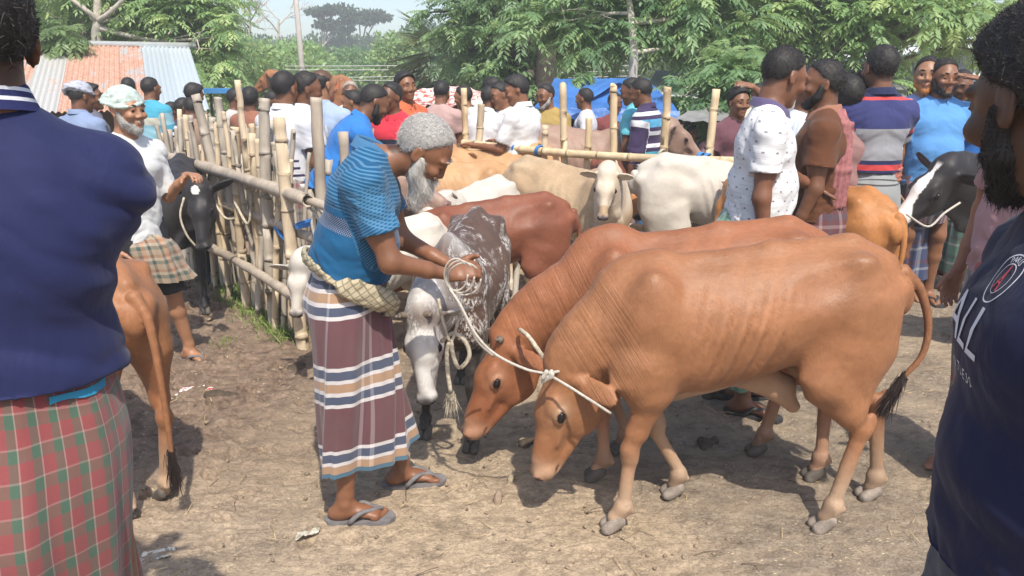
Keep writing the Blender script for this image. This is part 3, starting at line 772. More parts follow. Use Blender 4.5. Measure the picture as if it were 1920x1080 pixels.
    if beard:
        kind, bm = beard
        bc = Clay(HC-.26, HC+.16, max(.006, vox*.75))
        bc.ell(HC+hf*.030-hu*.062, (.0615, .0565, .0445), unit(hf-hu*.45), hu, k=.01)
        for q in (1, -1): bc.tube(HC+hsd*q*.071+hf*.010-hu*.005, HC+hsd*q*.058+hf*.032-hu*.06, (.010, .014), (.018, .020), k=.02)
        bc.tube(HC+hf*.100-hu*.043+hsd*.018, HC+hf*.100-hu*.043-hsd*.018, .005, .005, k=.004) if kind != 'chin' else 0
        if kind == 'long': bc.tube(HC+hf*.075-hu*.095, HC+hf*.080-hu*.140-V(0, 0, .012), (.050, .044), (.030, .026), hsd, k=.03)
        bc.ell(HC+hf*.105-hu*.056, (.022, .024, .010), hf, hu, k=.006, op='s')
        if kind == 'short': bc.ell(HC+hf*.075-hu*.098, (.024, .030, .022), hf, hu, k=.02)
        bc.half(HC+hu*.004, hu, .01); bc.ell(HC+hf*.088-hu*.018, (.032, .048, .024), hf, hu, k=.012, op='s')
        bv, bq = bc.mesh(); bn = normals(bv, bq); bv = bv+bn*(.0025*fbm(bv*40, 2))[:, None]
        N = int((6000 if fine else 700)*hn_)
        ix = g0.randint(0, len(bv), N)
        sv, sf, h = strands(bv[ix]-bn[ix]*.002, bn[ix]*.55, {'long': .026, 'short': .012, 'chin': .012}[kind], (.0006 if fine else .0012)*hw, .30, 6, .35, V(0, 0, -.5)+hf*.1)
        jv, jf = join([(bv, bq), (sv, sf)])
        link('beard', mk_mesh('beard', jv, jf, bm, dict(h=np.concatenate([.45+.12*fbm(bv*60, 2), .2+.8*h]))), root)
    # shirt
    def cl_attr(v):
        r_ = v-V(hx, hy, .93); dz = r_@tu; u_ = np.arctan2(r_[:, 1]-0, np.abs(r_@V(ca, 0, -sa))+.02)*.17
        w_ = np.zeros(len(v))
        for q, nm in ((1, 'L'), (-1, 'R')):
            sh, el, wr, ud, fd_, sp = A[nm]
            tt = (v-sh)@ud/.275; dd = np.linalg.norm(v-sh-np.clip(tt, 0, 1)[:, None]*ud*.275, axis=1)
            on = (dd < .085*build+.01)*(tt > .06)*((r_@V(0, q*1.0, 0)) > .118*build); w_ = np.where(on, np.clip(tt, .03, 1), w_)
        return np.stack([u_, .93+dz, w_], 1)
    if shirt is not None:
        gC = .014 if vox < .012 else .018
        P2 = np.array([T(0, .24, 1.42), T(0, -.24, 1.42), T(-.2, 0, 1.4), T(.22+belly, 0, 1.3), T(-.2, 0, hem-.02), T(.25+belly, 0, hem-.02), T(0, .2, hem), T(0, -.2, hem)]+[a[1] for a in A.values()]+[a[0]+V(0, 0, .08) for a in A.values()])
        if sleeve > 1: P2 = np.vstack([P2, [a[2] for a in A.values()]])
        cs = Clay(P2.min(0)-.07, P2.max(0)+.07, vox)
        torso(cs, gC)
        cs.tube(T(0, 0, hem-.03), T(belly*.3, 0, 1.05), (.176*build+gC, .138*build+gC+belly*.3), (.154*build+gC, .114*build+gC+belly*.7), (0, 1, 0), k=.04)
        cs.half(T(0, 0, hem), -tu, .006)
        cs.tube(NB+tu*.01, NB+tu*.06, .056, .056, k=.01, op='s') if False else None
        for q, nm in ((1, 'L'), (-1, 'R')):
            sh, el, wr, ud, fd_, sp = A[nm]
            L = min(sleeve, 1.0)
            cs.ell(sh+V(0, 0, .004), (.056*build+gC, .056*build+gC, .056+gC), k=.03); cs.tube(sh-ud*.0, sh+ud*.275*L, .060*build+gC*.6, .052*build+sleeveflare, k=.035, cut=(.05, .001) if sleeve <= 1 else None)
            if sleeve > 1: cs.tube(el, el+fd_*.245*(sleeve-1), .050*build+.008, .038+.008, k=.03, cut=(.06, .001))
        cs.half(NB+tu*.048+tf*.0, tu*1.0+tf*.25, .01)
        v, qd = cs.mesh(); n = normals(v, qd); cl = cl_attr(v)
        wr_ = v-V(hx, hy, .93)
        tz = cl[:, 1]
        Q = np.stack([v[:, 0]*6, v[:, 1]*6+g0.rand()*9, (tz+.5*np.abs(v[:, 1]))*13+g0.rand()*9], 1)
        fo = fbm(Q, 3); fo = 1-np.abs(fo)*2.2
        Q2 = np.stack([v[:, 0]*14, v[:, 1]*14, tz*5+3], 1); fo2 = 1-np.abs(fbm(Q2, 2))*2.4
        amp = foldamp*(.0045+.0095*sstep(1.15, .93, tz)+.004*sstep(.10, .16, np.abs(v[:, 1]))*sstep(1.12, 1.25, tz))
        v = v+n*(amp*fo+.0025*foldamp*fo2*sstep(1.3, 1.0, tz))[:, None]
        link('shirt', mk_mesh('shirt', v, qd, shirt, dict(cl=cl)), root)
        if collar is not None:
            K_ = 32; rows = [(0.000, .074), (.018, .068), (.034, .063), (.038, .060), (.030, .058), (.005, .064)]
            if collar_uv: rows = [(-.004, .082), (.018, .074), (.040, .069), (.046, .064), (.038, .060), (.005, .066)]
            vv, uvs = [], []
            cc_ = NB+tu*.020-tf*.0
            for (hz, rr) in rows:
                for k_ in range(K_+1):
                    a_ = (-math.pi+.28)+(2*math.pi-.56)*k_/K_+math.pi
                    fr = math.cos(a_)
                    drop = .040*max(0, fr)**1.5+.006*fr
                    vv.append(cc_+tu*(hz-drop)+tf*(math.cos(a_)*(rr+.012+.015*max(0, fr)))+np.cross(tu, tf)*math.sin(a_)*(rr*1.12+.006)); uvs.append((a_*.07, hz))
            vv = np.array(vv); nr_ = len(rows); f = np.array([[r_*(K_+1)+k_, r_*(K_+1)+k_+1, (r_+1)*(K_+1)+k_+1, (r_+1)*(K_+1)+k_] for r_ in range(nr_-1) for k_ in range(K_)])
            link('collar', mk_mesh('collar', vv, f, collar, dict(cl=np.stack([vv[:, 0]*0, vv[:, 2]*0+1.4, vv[:, 0]*0], 1)), uv=np.array(uvs)), root)
    # what the legs wear
    kind, lm = lower
    if kind == 'lungi':
        NA, NZ = (220, 90) if vox < .0125 else (90, 30)
        an = (K[0][2]+K[1][2])/2; vv, uvs = [], []
        ph = g0.rand(8)*6.28; z1, z0 = waist, lunghem
        spread = np.linalg.norm((K[0][2]-K[1][2])[:2])
        dirv = unit(np.append((K[0][2]-K[1][2])[:2], 0))
        per = 1.15
        for i in range(NZ+1):
            t_ = i/NZ; z = z1+(z0-z1)*t_
            ctr = V(hx, hy, 0)*(1-t_)+V(an[0], an[1], 0)*t_+V(-.01, 0, 0)
            a_ = (.150+.042*math.sin(min(1, t_*3)*math.pi/2)*1.0)*build; b_ = (.108+.055*math.sin(min(1, t_*2.5)*math.pi/2))*build+belly*.3*(1-t_)
            a2 = max(.135, spread/2+.085); b2 = .140
            a_ = (a_*(1-t_)+a2*t_)*(1+(la-1)*min(1, t_*3))*(lt+(1-lt)*min(1, t_*8)); b_ *= (lt+(1-lt)*min(1, t_*8)); b_ = (b_*(1-t_)+b2*t_)*lb
            for j in range(NA+1):
                th = 2*math.pi*j/NA+math.pi
                F = lfold*(.15+.85*t_)*(.010*math.sin(5*th+ph[0]+1.2*math.sin(3*t_+ph[6]))+.007*math.sin(9*th+ph[1]+2.5*t_)+.004*math.sin(17*th+ph[2]-2*t_))
                F += .006*lfold*math.sin(t_*9+2*math.sin(th*2+ph[3]))*math.sin(th+ph[4])
                front = math.exp(-((math.atan2(math.sin(th-.15), math.cos(th-.15)))/.28)**2)
                F += front*(.028*(1-.2*t_)+.010*math.sin(22*th+3*t_))
                bt = math.exp(-((math.atan2(math.sin(th-math.pi), math.cos(th-math.pi)))/.9)**2)*math.exp(-((z-.86)/.10)**2)*.035
                cx, cy = math.cos(th), math.sin(th)
                al = math.atan2(dirv[1], dirv[0])-math.pi/2; al *= t_
                rx, ry = (b_+F+bt)*cx, (a_+F)*cy
                X_ = rx*math.cos(al)-ry*math.sin(al); Y_ = rx*math.sin(al)+ry*math.cos(al)
                sag = .012*math.sin(2*th+ph[5])*t_+(.006*math.sin(40*t_+3*th) if t_ < .06 else 0)
                vv.append((ctr[0]+X_, ctr[1]+Y_, z-sag)); uvs.append((j/NA*per, z-z0))
        vv = np.array(vv); f = np.array([[r_*(NA+1)+k_, (r_+1)*(NA+1)+k_, (r_+1)*(NA+1)+k_+1, r_*(NA+1)+k_+1] for r_ in range(NZ) for k_ in range(NA)])
        link('lungi', mk_mesh('lungi', vv, f, lm, uv=np.array(uvs)), root)
    elif kind in ('trousers', 'shorts'):
        ct_ = Clay(np.array([hx-.3, hy-.35, .0]), np.array([hx+.4, hy+.35, 1.1]), vox)
        ct_.tube(T(0, 0, .90), T(0, 0, 1.0), (.162*build, .122*build), (.150*build, .112*build), (0, 1, 0), k=.04, cut=(.1, 0))
        for q, (hj, kn, an, fyw) in zip((1, -1), K):
            ct_.tube(hj, kn, .105, .078, (0, 1, 0), k=.03)
            if kind == 'trousers': ct_.tube(kn, an+V(0, 0, .02), .076, .062, (0, 1, 0), k=.03, cut=(.08, 0))
            else: ct_.tube(kn, kn+(an-kn)*.1, .078, .08, k=.02, cut=(.08, 0))
        v, qd = ct_.mesh(); n = normals(v, qd)
        v = v+n*(.007*(1-2*np.abs(fbm(v*V(8, 8, 14), 3))))[:, None]
        link(kind, mk_mesh(kind, v, qd, lm, dict(cl=v)), root)
    if sandal:
        for q, (hj, kn, an, fyw) in zip((1, -1), K):
            f = V(math.cos(fyw), math.sin(fyw), 0); s_ = V(-math.sin(fyw), math.cos(fyw), 0); b = V(an[0], an[1], 0)
            L = [(-.085, .028), (-.06, .038), (0, .040), (.06, .045), (.12, .050), (.165, .042), (.185, .022)]
            xs = np.linspace(-.085, .187, 16); ws = np.interp(xs, [a[0] for a in L], [a[1] for a in L]); ws[0] = ws[-1] = .008
            ring = [b+f*x_+s_*w__ for x_, w__ in zip(xs, ws)]+[b+f*x_-s_*w__ for x_, w__ in zip(xs[::-1], ws[::-1])]
            nR = len(ring); vv = np.array([p+V(0, 0, z_)+(0 if z_ else 0) for z_ in (.001, .016) for p in ring])
            fs = [[i, (i+1) % nR, nR+(i+1) % nR, nR+i] for i in range(nR)]
            me = bpy.data.meshes.new('sandal'); me.from_pydata([tuple(p) for p in vv], [], fs+[list(range(nR, 2*nR)), list(range(nR))[::-1]]); me.materials.append(sandal)
            so = link('sandal', me, root)
            tp = b+f*.135+s_*(-.018*q)
            for qq in (1, -1):
                tube_obj('strap', [b+f*.015+s_*qq*.044+V(0, 0, .014), b+f*.055+s_*qq*.042+V(0, 0, .052), b+f*.10+s_*qq*.014+V(0, 0, .050), tp+V(0, 0, .040), tp+V(0, 0, .014)], [.010, .010, .009, .006, .004], sandal, so, 14, 8)
    root['_'] = 0; del root['_']
    return root, dict(T=T, HC=HC, hf=hf, hu=hu, hsd=hsd, A=A, tu=tu, tf=tf, NB=NB, K=K, S=S_)
def turban(root, D, mat, n=5, seed=0):
    HC, hf, hu, hs_ = D['HC'], D['hf'], D['hu'], D['hsd']; g = np.random.RandomState(seed)
    c = Clay(HC-.2, HC+.24, .007)
    c.ell(HC+hu*.065-hf*.022, (.103, .086, .080), hf, hu)
    for i in range(n):
        tl = g.uniform(-.35, .35); a = unit(hu+hs_*tl*.6-hf*.30); z = .044+.016*i
        P = []
        f2, u2, s2 = frame(hf, a)
        for k in range(17):
            t_ = 2*math.pi*k/16
            P.append(HC-hf*.015+a*(z+.012*math.sin(2*t_+i))+f2*math.cos(t_)*(.112-.010*i)+s2*math.sin(t_)*(.095-.010*i))
        c.chain(P, [(.016, .014)]*17, k=.006)
    v, q = c.mesh(); nn = normals(v, q); v = v+nn*(.004*(1-2*np.abs(fbm(v*V(20, 20, 60), 2))))[:, None]
    link('turban', mk_mesh('turban', v, q, mat, dict(cl=v*3)), root)
# ------------------------------------------------------------------ ground
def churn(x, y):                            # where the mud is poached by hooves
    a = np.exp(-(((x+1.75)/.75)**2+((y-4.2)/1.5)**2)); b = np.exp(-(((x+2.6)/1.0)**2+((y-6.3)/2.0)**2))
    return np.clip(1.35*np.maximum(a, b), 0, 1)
def damp_shade(x, y):  # grey damp mud, plus a painted band of shade behind the front bull
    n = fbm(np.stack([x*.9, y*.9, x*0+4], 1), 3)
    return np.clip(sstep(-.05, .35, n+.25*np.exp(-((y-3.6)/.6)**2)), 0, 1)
ys = np.concatenate([[-60, -25, -8, -2, .6, 1.2], 1.5*np.exp(np.linspace(0, math.log(12/1.5), 560)), np.linspace(13, 60, 25)[0:], [100, 200, 500]])
us = np.concatenate([[-60, -15, -5, -2.4, -1.5, -1.15], np.linspace(-1, 1, 620), [1.15, 1.5, 2.4, 5, 15, 60]])
YY, UU = np.meshgrid(ys, us, indexing='ij'); XX = UU*(.78*np.clip(YY, 1.2, 14)+.35)
gx, gy = XX.ravel(), YY.ravel()
near = ((gy > 1.4)*(gy < 12.5)*(np.abs(UU.ravel()) <= 1.0)).astype(float)
p2 = np.stack([gx, gy, gx*0], 1)
ch = churn(gx, gy); dshade = damp_shade(gx, gy)
h = .018*fbm(p2*1.1, 3)+.006*fbm(p2*V(5, 8, 1), 3)
hf_ = fbm(p2*V(11, 14, 1)+5, 4); rid = 1-2*np.abs(fbm(p2*V(7, 10, 1)+31, 3))
fn_ = fbm(p2*V(26, 46, 1)+3, 3); h += ch*(.030*hf_+.022*rid+.010*fn_)+(1-ch)*(.0060*hf_+.0055*rid*(.35+.65*dshade)+.0035*fn_)
hoofh = np.zeros(len(gx)); g = np.random.RandomState(5)
for i in range(620):                        # single hoof prints
    px_, py_ = g.uniform(-3.5, 3.8), g.uniform(2.1, 7.5); c_ = float(churn(np.array([px_]), np.array([py_]))[0])
    a_ = g.rand()*6.28; dep = .010+.022*c_
    if g.rand() > .35+.65*c_: dep *= .5
    k = np.where((np.abs(gx-px_) < .11)*(np.abs(gy-py_) < .11))[0]
    if len(k) == 0: continue
    dx, dy = gx[k]-px_, gy[k]-py_; u_, v_ = dx*math.cos(a_)+dy*math.sin(a_), -dx*math.sin(a_)+dy*math.cos(a_)
    r_ = np.sqrt((u_/.050)**2+(v_/.040)**2)
    hoofh[k] += -dep*sstep(1.0, .7, r_)+dep*.55*np.exp(-((r_-1.15)/.22)**2)+dep*.6*np.exp(-(v_/.006)**2)*sstep(.9, .6, r_)
h += hoofh
gz = h*near
def ground_z(x, y): return 0.0
t = NT('trodden_earth'); o = t.obj(); X = t.xyz(t.attr('g'))
n1 = t.noise(1.3, 5, o, dist=.4); n2 = t.noise(16, 6, t.map(o, (1, 1.15, 1)), rough=.65); n3 = t.noise(90, 4, o, rough=.7); n4 = t.noise(5, 5, t.map(o, (1, 1.4, 1)), dist=.4)
dry = t.mix(t.rng(n1, .3, .7), (.42, .32, .215), (.56, .44, .31))
dry = t.mix(t.rng(n2, .40, .62, 0, .55), dry, (.20, .155, .11)); dry = t.mix(t.rng(n3, .56, .70, 0, .6), dry, (.46, .39, .30))
dry = t.mix(t.rng(n4, .55, .68, 0, .45), dry, (.155, .12, .09))
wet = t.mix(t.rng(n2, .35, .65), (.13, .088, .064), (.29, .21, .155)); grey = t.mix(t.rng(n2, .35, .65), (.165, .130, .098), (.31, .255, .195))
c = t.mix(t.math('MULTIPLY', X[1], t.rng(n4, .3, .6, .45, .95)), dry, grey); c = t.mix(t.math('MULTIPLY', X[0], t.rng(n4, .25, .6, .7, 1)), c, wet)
n5 = t.noise(34, 6, t.map(o, (1, 1.45, 1)), rough=.72, dist=.6); crk = t.rng(t.math('ABSOLUTE', t.math('SUBTRACT', n5, .5)), .0, .030, 1, 0)
c = t.mix(t.math('MULTIPLY', crk, t.rng(n4, .42, .60, .05, .42)), c, (.13, .095, .065)); n6 = t.noise(75, 3, t.map(o, (1, 1.8, 1)), rough=.6)
c = t.mix(t.rng(n6, .66, .72, 0, .75), c, (.085, .062, .046)); nr = t.bump(n3, .6, .010); nr = t.bump(crk, .5, .010, nr); nr = t.bump(n5, .4, .022, nr); nr = t.bump(n2, .6, .03, nr)
flk = t.n('TexVoronoi', feature='F1'); t.l(t.map(o, (26, 60, 1)), flk.inputs['Vector']); flk.inputs['Scale'].default_value = 1
c = t.mix(t.math('MULTIPLY', t.math('LESS_THAN', flk.outputs['Distance'], .16), t.rng(t.noise(3, 3, o), .45, .6)), c, (.58, .47, .30))
GROUNDM = t.fin(c, .92, nr, .15)
i = (np.arange(len(ys)-1)[:, None]*len(us)+np.arange(len(us)-1)[None]).ravel()
tag(link('ground', mk_mesh('ground', np.stack([gx, gy, gz], 1), np.stack([i, i+1, i+1+len(us), i+len(us)], 1), GROUNDM, dict(g=np.stack([ch, dshade, gx*0], 1)))), None, None, kind='structure')

# ------------------------------------------------------------------ loose stuff on the ground
STRAW = plain('straw', (.50, .38, .20), .8, .35, 3, 0)
def ribbons(n, seed, area, Ls, w, z=.004, bend=.3, dens=None):
    g = np.random.RandomState(seed); vs = []
    for k in range(n):
        while True:
            x, y = g.uniform(*area[0]), g.uniform(*area[1])
            if dens is None or g.rand() < dens(x, y): break
        a = g.rand()*6.28; L = g.uniform(*Ls); d = V(math.cos(a), math.sin(a), 0); s_ = V(-d[1], d[0], 0)
        zz = z+g.rand()*.012; p = V(x, y, zz); q = p+d*L*.5+s_*L*bend*g.uniform(-.5, .5)+V(0, 0, g.uniform(0, .012)); r_ = q+d*L*.5+V(0, 0, g.uniform(-.006, .006))
        vs.append([p, q, r_])
    v, f = tubes_np(vs, [w*g.uniform(.6, 1.4) for _ in vs], 4); return v, f
v, f = ribbons(600, 3, ((-3.2, 3.6), (2.0, 6.5)), (.02, .10), .0012); tag(link('straw', mk_mesh('straw', v, f, STRAW)), 'loose bits of dry straw scattered over the trodden earth', 'straw', kind='stuff')
v, f = ribbons(150, 9, ((-2.8, 3.2), (2.0, 5.5)), (.02, .12), .0016, bend=.5); tag(link('twig', mk_mesh('twig', v, f, plain('twig', (.12, .085, .06), .9, .4, 6))), 'dark broken twigs and fibres trodden into the mud', 'twigs', kind='stuff')
g = np.random.RandomState(21); ps = []
for k in range(1800):
    x, y = g.uniform(-3.4, 3.8), 2.0+g.rand()**1.3*5.5; r_ = g.uniform(.003, .010)*(1+1.1*float(churn(np.array([x]), np.array([y]))[0]))
    sv, sf = sphere_np((x, y, r_*.35+.002), (r_, r_*g.uniform(.6, 1), r_*g.uniform(.5, .8)), 6, 4, (g.normal(), g.normal(), .1)); sv = sv+(g.rand(len(sv), 3)-.5)*r_*.45; ps.append((sv, sf))
v, f = join(ps); tag(link('clods', mk_mesh('clods', v, f, plain('clod', (.26, .20, .14), .95, .35, 20, .4))), 'small clods of dried mud scattered over the ground', 'clods', kind='stuff')
# two upright clods and a stake stub in front of the bulls
for (px_, py_, hh, ww, nm, lb) in ((932, 940, .055, .045, 'mud_clod', 'pointed clod of mud left of the front bull hoof'), (956, 905, .065, .03, 'wooden_stub', 'short pale wooden stub stuck in the ground below the bull heads')):
    p = G(px_, py_); cc = Clay((p.x-.1, p.y-.1, -.03), (p.x+.1, p.y+.1, .12), .005)
    cc.tube((p.x, p.y, -.01), (p.x+.008, p.y, hh*.8), (ww*.6, ww*.45), (ww*(.22 if nm == 'mud_clod' else .48), ww*.25), k=.01)
    v, q = cc.mesh(); v = v+normals(v, q)*(.006*fbm(v*60, 2))[:, None]
    tag(link(nm, mk_mesh(nm, v, q, plain(nm, (.24, .18, .13) if nm == 'mud_clod' else (.42, .34, .24), .9, .3, 30, .4))), lb, nm.replace('_', ' '))
# dung patches
for k, (px_, py_, r_) in enumerate(((1240, 690, .10), (1330, 835, .07), (1600, 780, .09), (1010, 835, .09), (1350, 742, .10), (560, 690, .12), (420, 745, .10))):
    p = G(px_, py_); g = np.random.RandomState(k); cc = Clay((p.x-.25, p.y-.25, -.03), (p.x+.25, p.y+.25, .08), .008)
    for j in range(6): cc.ell((p.x+g.uniform(-r_, r_)*.8, p.y+g.uniform(-r_, r_)*.6, .004), (r_*g.uniform(.25, .5), r_*g.uniform(.25, .45), .022), k=.02)
    v, q = cc.mesh(); v = v+normals(v, q)*(.008*fbm(v*40, 3))[:, None]
    tag(link('dung_patch', mk_mesh('dung_patch', v, q, plain('dung', (.075, .055, .038), .8, .35, 30, .5))), ['flattened dark dung under the belly of the front bull', 'small dark dung pat beside the front bull legs', 'dark dung pat near the hind hooves of the bulls', 'dark dung below the noses of the two bulls', 'dark dung pat behind the front bull', 'trodden dung beside the fence corner post', 'trodden dung near the sandalled foot on the left'][k], 'dung')
# litter
for k, (px_, py_, L, cs, lb) in enumerate(((368, 735, .11, [(.75, .70, .66), (.55, .08, .09)], 'crumpled red and white wrapper lying on the mud by the sandal'), (293, 1048, .07, [(.5, .47, .4), (.2, .2, .18)], 'scrap of grey paper on the ground by the hind hoof'), (578, 1005, .05, [(.45, .42, .36), (.3, .28, .2)], 'tiny pale leaf scrap lying below the plaid lungi'))):
    p = G(px_, py_); g = np.random.RandomState(k+4); n = 14
    a, b = np.meshgrid(np.linspace(-1, 1, n), np.linspace(-1, 1, n)); vv = np.stack([p.x+a.ravel()*L*.8, p.y+b.ravel()*L*.5+.02*a.ravel(), .014+.010*fbm(np.stack([a.ravel()*2.5, b.ravel()*2.5, a.ravel()*0+k], 1), 3)*2], 1)
    i = (np.arange(n-1)[:, None]*n+np.arange(n-1)[None]).ravel(); t = NT('wrapper'); m = t.mix(t.math('GREATER_THAN', t.noise(40, 2, t.obj()), .52), cs[0], cs[1]); t.fin(m, .4)
    tag(link('litter', mk_mesh('litter', vv, np.stack([i, i+1, i+1+n, i+n], 1), t.m)), lb, 'litter')
# grass along the fence
def blades(n, seed, pts, hgt, wdt=.004):
    g = np.random.RandomState(seed); P = np.array(pts)[g.randint(0, len(pts), n)]+np.stack([g.normal(0, .07, n), g.normal(0, .09, n), np.zeros(n)], 1)
    d = np.stack([g.normal(0, .35, n), g.normal(0, .35, n), np.ones(n)], 1); d /= np.linalg.norm(d, axis=1)[:, None]
    L = (hgt*(.4+.9*g.rand(n)))[:, None]; s_ = np.cross(d, g.normal(0, 1, (n, 3))); s_ /= np.linalg.norm(s_, axis=1)[:, None]; s_ *= wdt
    p1 = P+d*L*.5; p2 = P+d*L*.9+np.stack([g.normal(0, .3, n), g.normal(0, .3, n), -.15+0*g.rand(n)], 1)*L
    v = np.stack([P-s_, P+s_, p1-s_*.8, p1+s_*.8, p2], 1).reshape(-1, 3); i = np.arange(n)[:, None]*5
    return v, [i+np.array([[0, 1, 3, 2]]), i+np.array([[2, 3, 4]])], np.repeat(g.rand(n), 5)
t = NT('grass'); GRASSM = t.fin(t.mix(t.attr('h', 'Fac'), (.07, .14, .025), (.26, .33, .09)), .6)
fp = [G(x, y) for x, y in ((400, 515), (420, 530), (440, 545), (455, 560), (480, 580), (500, 595), (520, 610), (535, 620), (545, 632), (600, 600), (470, 500), (430, 500))]
v, f, h_ = blades(4200, 4, fp, .11); tag(link('grass', mk_mesh('grass', v, f, GRASSM, dict(h=h_), smooth=False)), 'green grass tufts growing along the foot of the bamboo fence', 'grass', kind='stuff')
p = G(418, 650); v, f, h_ = blades(40, 8, [p], .10); v = (v-np.array(p))*V(.5, .5, 1)+np.array(p); tag(link('grass_tuft', mk_mesh('grass_tuft', v, f, GRASSM, dict(h=h_), smooth=False)), 'single small tuft of grass in the poached mud', 'grass tuft')

# ------------------------------------------------------------------ foliage
@cached
def leaf_mat(a, b, c=(.30, .36, .08)):
    t = NT('leaf'); h = t.attr('h', 'Fac')
    cc = t.ramp(h, [(0, a), (.55, b), (.93, tuple((x+y)/2 for x, y in zip(b, c))), (1, c)])
    t.set(t.b.inputs['Base Color'], cc); t.b.inputs['Roughness'].default_value = .42; t.b.inputs['Specular IOR Level'].default_value = .45
    tr = t.n('BsdfTranslucent'); t.l(t.mix(.5, cc, tuple(min(1, x*2.0) for x in c)), tr.inputs[0])
    mx = t.n('MixShader'); mx.inputs[0].default_value = .40; t.l(t.b.outputs[0], mx.inputs[1]); t.l(tr.outputs[0], mx.inputs[2]); t.l(mx.outputs[0], t.out.inputs[0])
    return t.m
def pinnate(P, D, L, seed, pairs=7, ll=.12, lw=.021, droop=.45):
    g = np.random.RandomState(seed); n = len(P); D = D/np.linalg.norm(D, axis=1)[:, None]; L = np.asarray(L)[:, None]
    up = np.tile(V(0, 0, 1), (n, 1)); S = np.cross(D, up)+g.normal(0, .15, (n, 3)); S /= np.linalg.norm(S, axis=1)[:, None]
    vs = []; hr = g.rand(n)
    dn = V(0, 0, -1)
    for j in range(pairs+1):
        t_ = .22+.78*j/pairs; B = P+D*L*t_+dn*droop*L*t_*t_; T_ = D+dn*2*droop*t_; T_ /= np.linalg.norm(T_, axis=1)[:, None]
        for q in ((1, -1) if j < pairs else (0,)):
            sc_ = ll*(1-.35*abs(t_-.5))*(.8+.4*g.rand(n, 1)); dd = (S*q*.85+T_*.55+dn*.28+g.normal(0, .10, (n, 3))) if q else T_
            dd = dd/np.linalg.norm(dd, axis=1)[:, None]; w_ = np.cross(dd, np.cross(S, T_)+g.normal(0, .25, (n, 3))); w_ = w_/np.maximum(np.linalg.norm(w_, axis=1)[:, None], 1e-6)*lw*(sc_/ll)
            if not q: w_ = S*lw
            m_ = B+dd*sc_*.45
            vs.append(np.stack([B, m_+w_, B+dd*sc_+dn*.012, m_-w_], 1))
    v = np.stack(vs, 1).reshape(-1, 3); k = len(vs)
    i = np.arange(n*k)[:, None]*4; return v, i+np.array([[0, 1, 2, 3]]), np.clip(np.repeat(hr, k*4)+g.normal(0, .08, n*k*4), 0, 1)
def simple_leaves(P, D, ll, lw, seed):
    g = np.random.RandomState(seed); n = len(P); D = D/np.linalg.norm(D, axis=1)[:, None]; S = np.cross(D, g.normal(0, 1, (n, 3))); S /= np.linalg.norm(S, axis=1)[:, None]
    sc_ = (.7+.6*g.rand(n, 1)); m_ = P+D*ll*.45*sc_
    v = np.stack([P, m_+S*lw*sc_, P+D*ll*sc_, m_-S*lw*sc_], 1).reshape(-1, 3); i = np.arange(n)[:, None]*4
    return v, i+np.array([[0, 1, 2, 3]]), np.repeat(g.rand(n), 4)
BARK = plain('bark', (.19, .16, .13), .9, .35, 9, .6); BARKP = plain('pale_bark', (.42, .38, .32), .85, .25, 12, .4); BARKD = plain('dark_bark', (.075, .062, .052), .9, .35, 9, .6)
def tree(label, trunk, clusters, tips, leafm, bark, seed, r0=.09, per=7, Ls=(.34, .52), pairs=7, ll=.12, lw=.021, name='leafy_tree', group=None, limbs=True, droop=.45, twig=.5):
    """trunk: points up the stem; clusters: (centre, radii) of foliage; tips: rosettes in all."""
    g = np.random.RandomState(seed); trunk = np.asarray(trunk, float); base = trunk[0].copy()
    root = empty(name, label, 'tree', tuple(base), 0, group)
    TP = curve_pts(trunk, 16); paths = [TP]; rads = [np.linspace(r0, r0*.45, 16)]
    Pn, Dn = [], []; vol = np.array([np.prod(c[1])**.67 for c in clusters]); vol = vol/vol.sum()
    for (c_, rr), fr in zip(clusters, vol):
        c_ = np.asarray(c_, float); rr = np.asarray(rr, float); k0 = TP[np.clip(np.argmin(np.linalg.norm(TP-c_, axis=1))-g.randint(1, 4), 3, 15)]
        if limbs:
            m_ = (k0+c_)/2+g.normal(0, .12, 3)*rr.mean(); LP = curve_pts([k0, m_, c_], 8); paths.append(LP); rads.append(np.linspace(r0*.45, r0*.14, 8))
        n = max(4, int(tips*fr)); d = g.normal(0, 1, (n, 3)); d /= np.linalg.norm(d, axis=1)[:, None]
        rad = g.rand(n, 1)**.45; lump = 1+.35*vnoise(d*2.2+seed)[:, None]; p = c_+d*rr*rad*lump
        if limbs:
            for a in p[::3]:
                s_ = LP[g.randint(3, 8)]; paths.append(np.array([s_, (s_+a)/2+g.normal(0, .06, 3), a])); rads.append(np.array([r0*.17, r0*.11, r0*.06]))
        Pn.append(p); Dn.append(d*rr/rr.max())
    P = np.concatenate(Pn); D0 = np.concatenate(Dn); n = len(P)
    az = g.rand(n*per)*6.28; el = g.uniform(-.35, .75, n*per); D = np.stack([np.cos(az)*np.cos(el), np.sin(az)*np.cos(el), np.sin(el)], 1)+np.repeat(D0, per, 0)*.7
    PP = np.repeat(P, per, 0); v, f, h_ = pinnate(PP, D, g.uniform(Ls[0], Ls[1], n*per), seed, pairs, ll, lw, droop)
    cl_r = np.repeat(np.repeat(g.normal(0, .13, n), per), (pairs*2+1)*4)
    link('crown', mk_mesh('crown', v-base, f, leafm, dict(h=np.clip(h_*.8+.1+cl_r, 0, 1)), smooth=False), root)
    bv, bf = tubes_np(paths[:1], rads[:1], 9); link('trunk', mk_mesh('trunk', bv-base, bf, bark), root)
    if len(paths) > 1:
        bv, bf = tubes_np(paths[1:], rads[1:], 5, False); link('branches', mk_mesh('branches', bv-base, bf, bark), root)['kind'] = 'stuff'
    return root
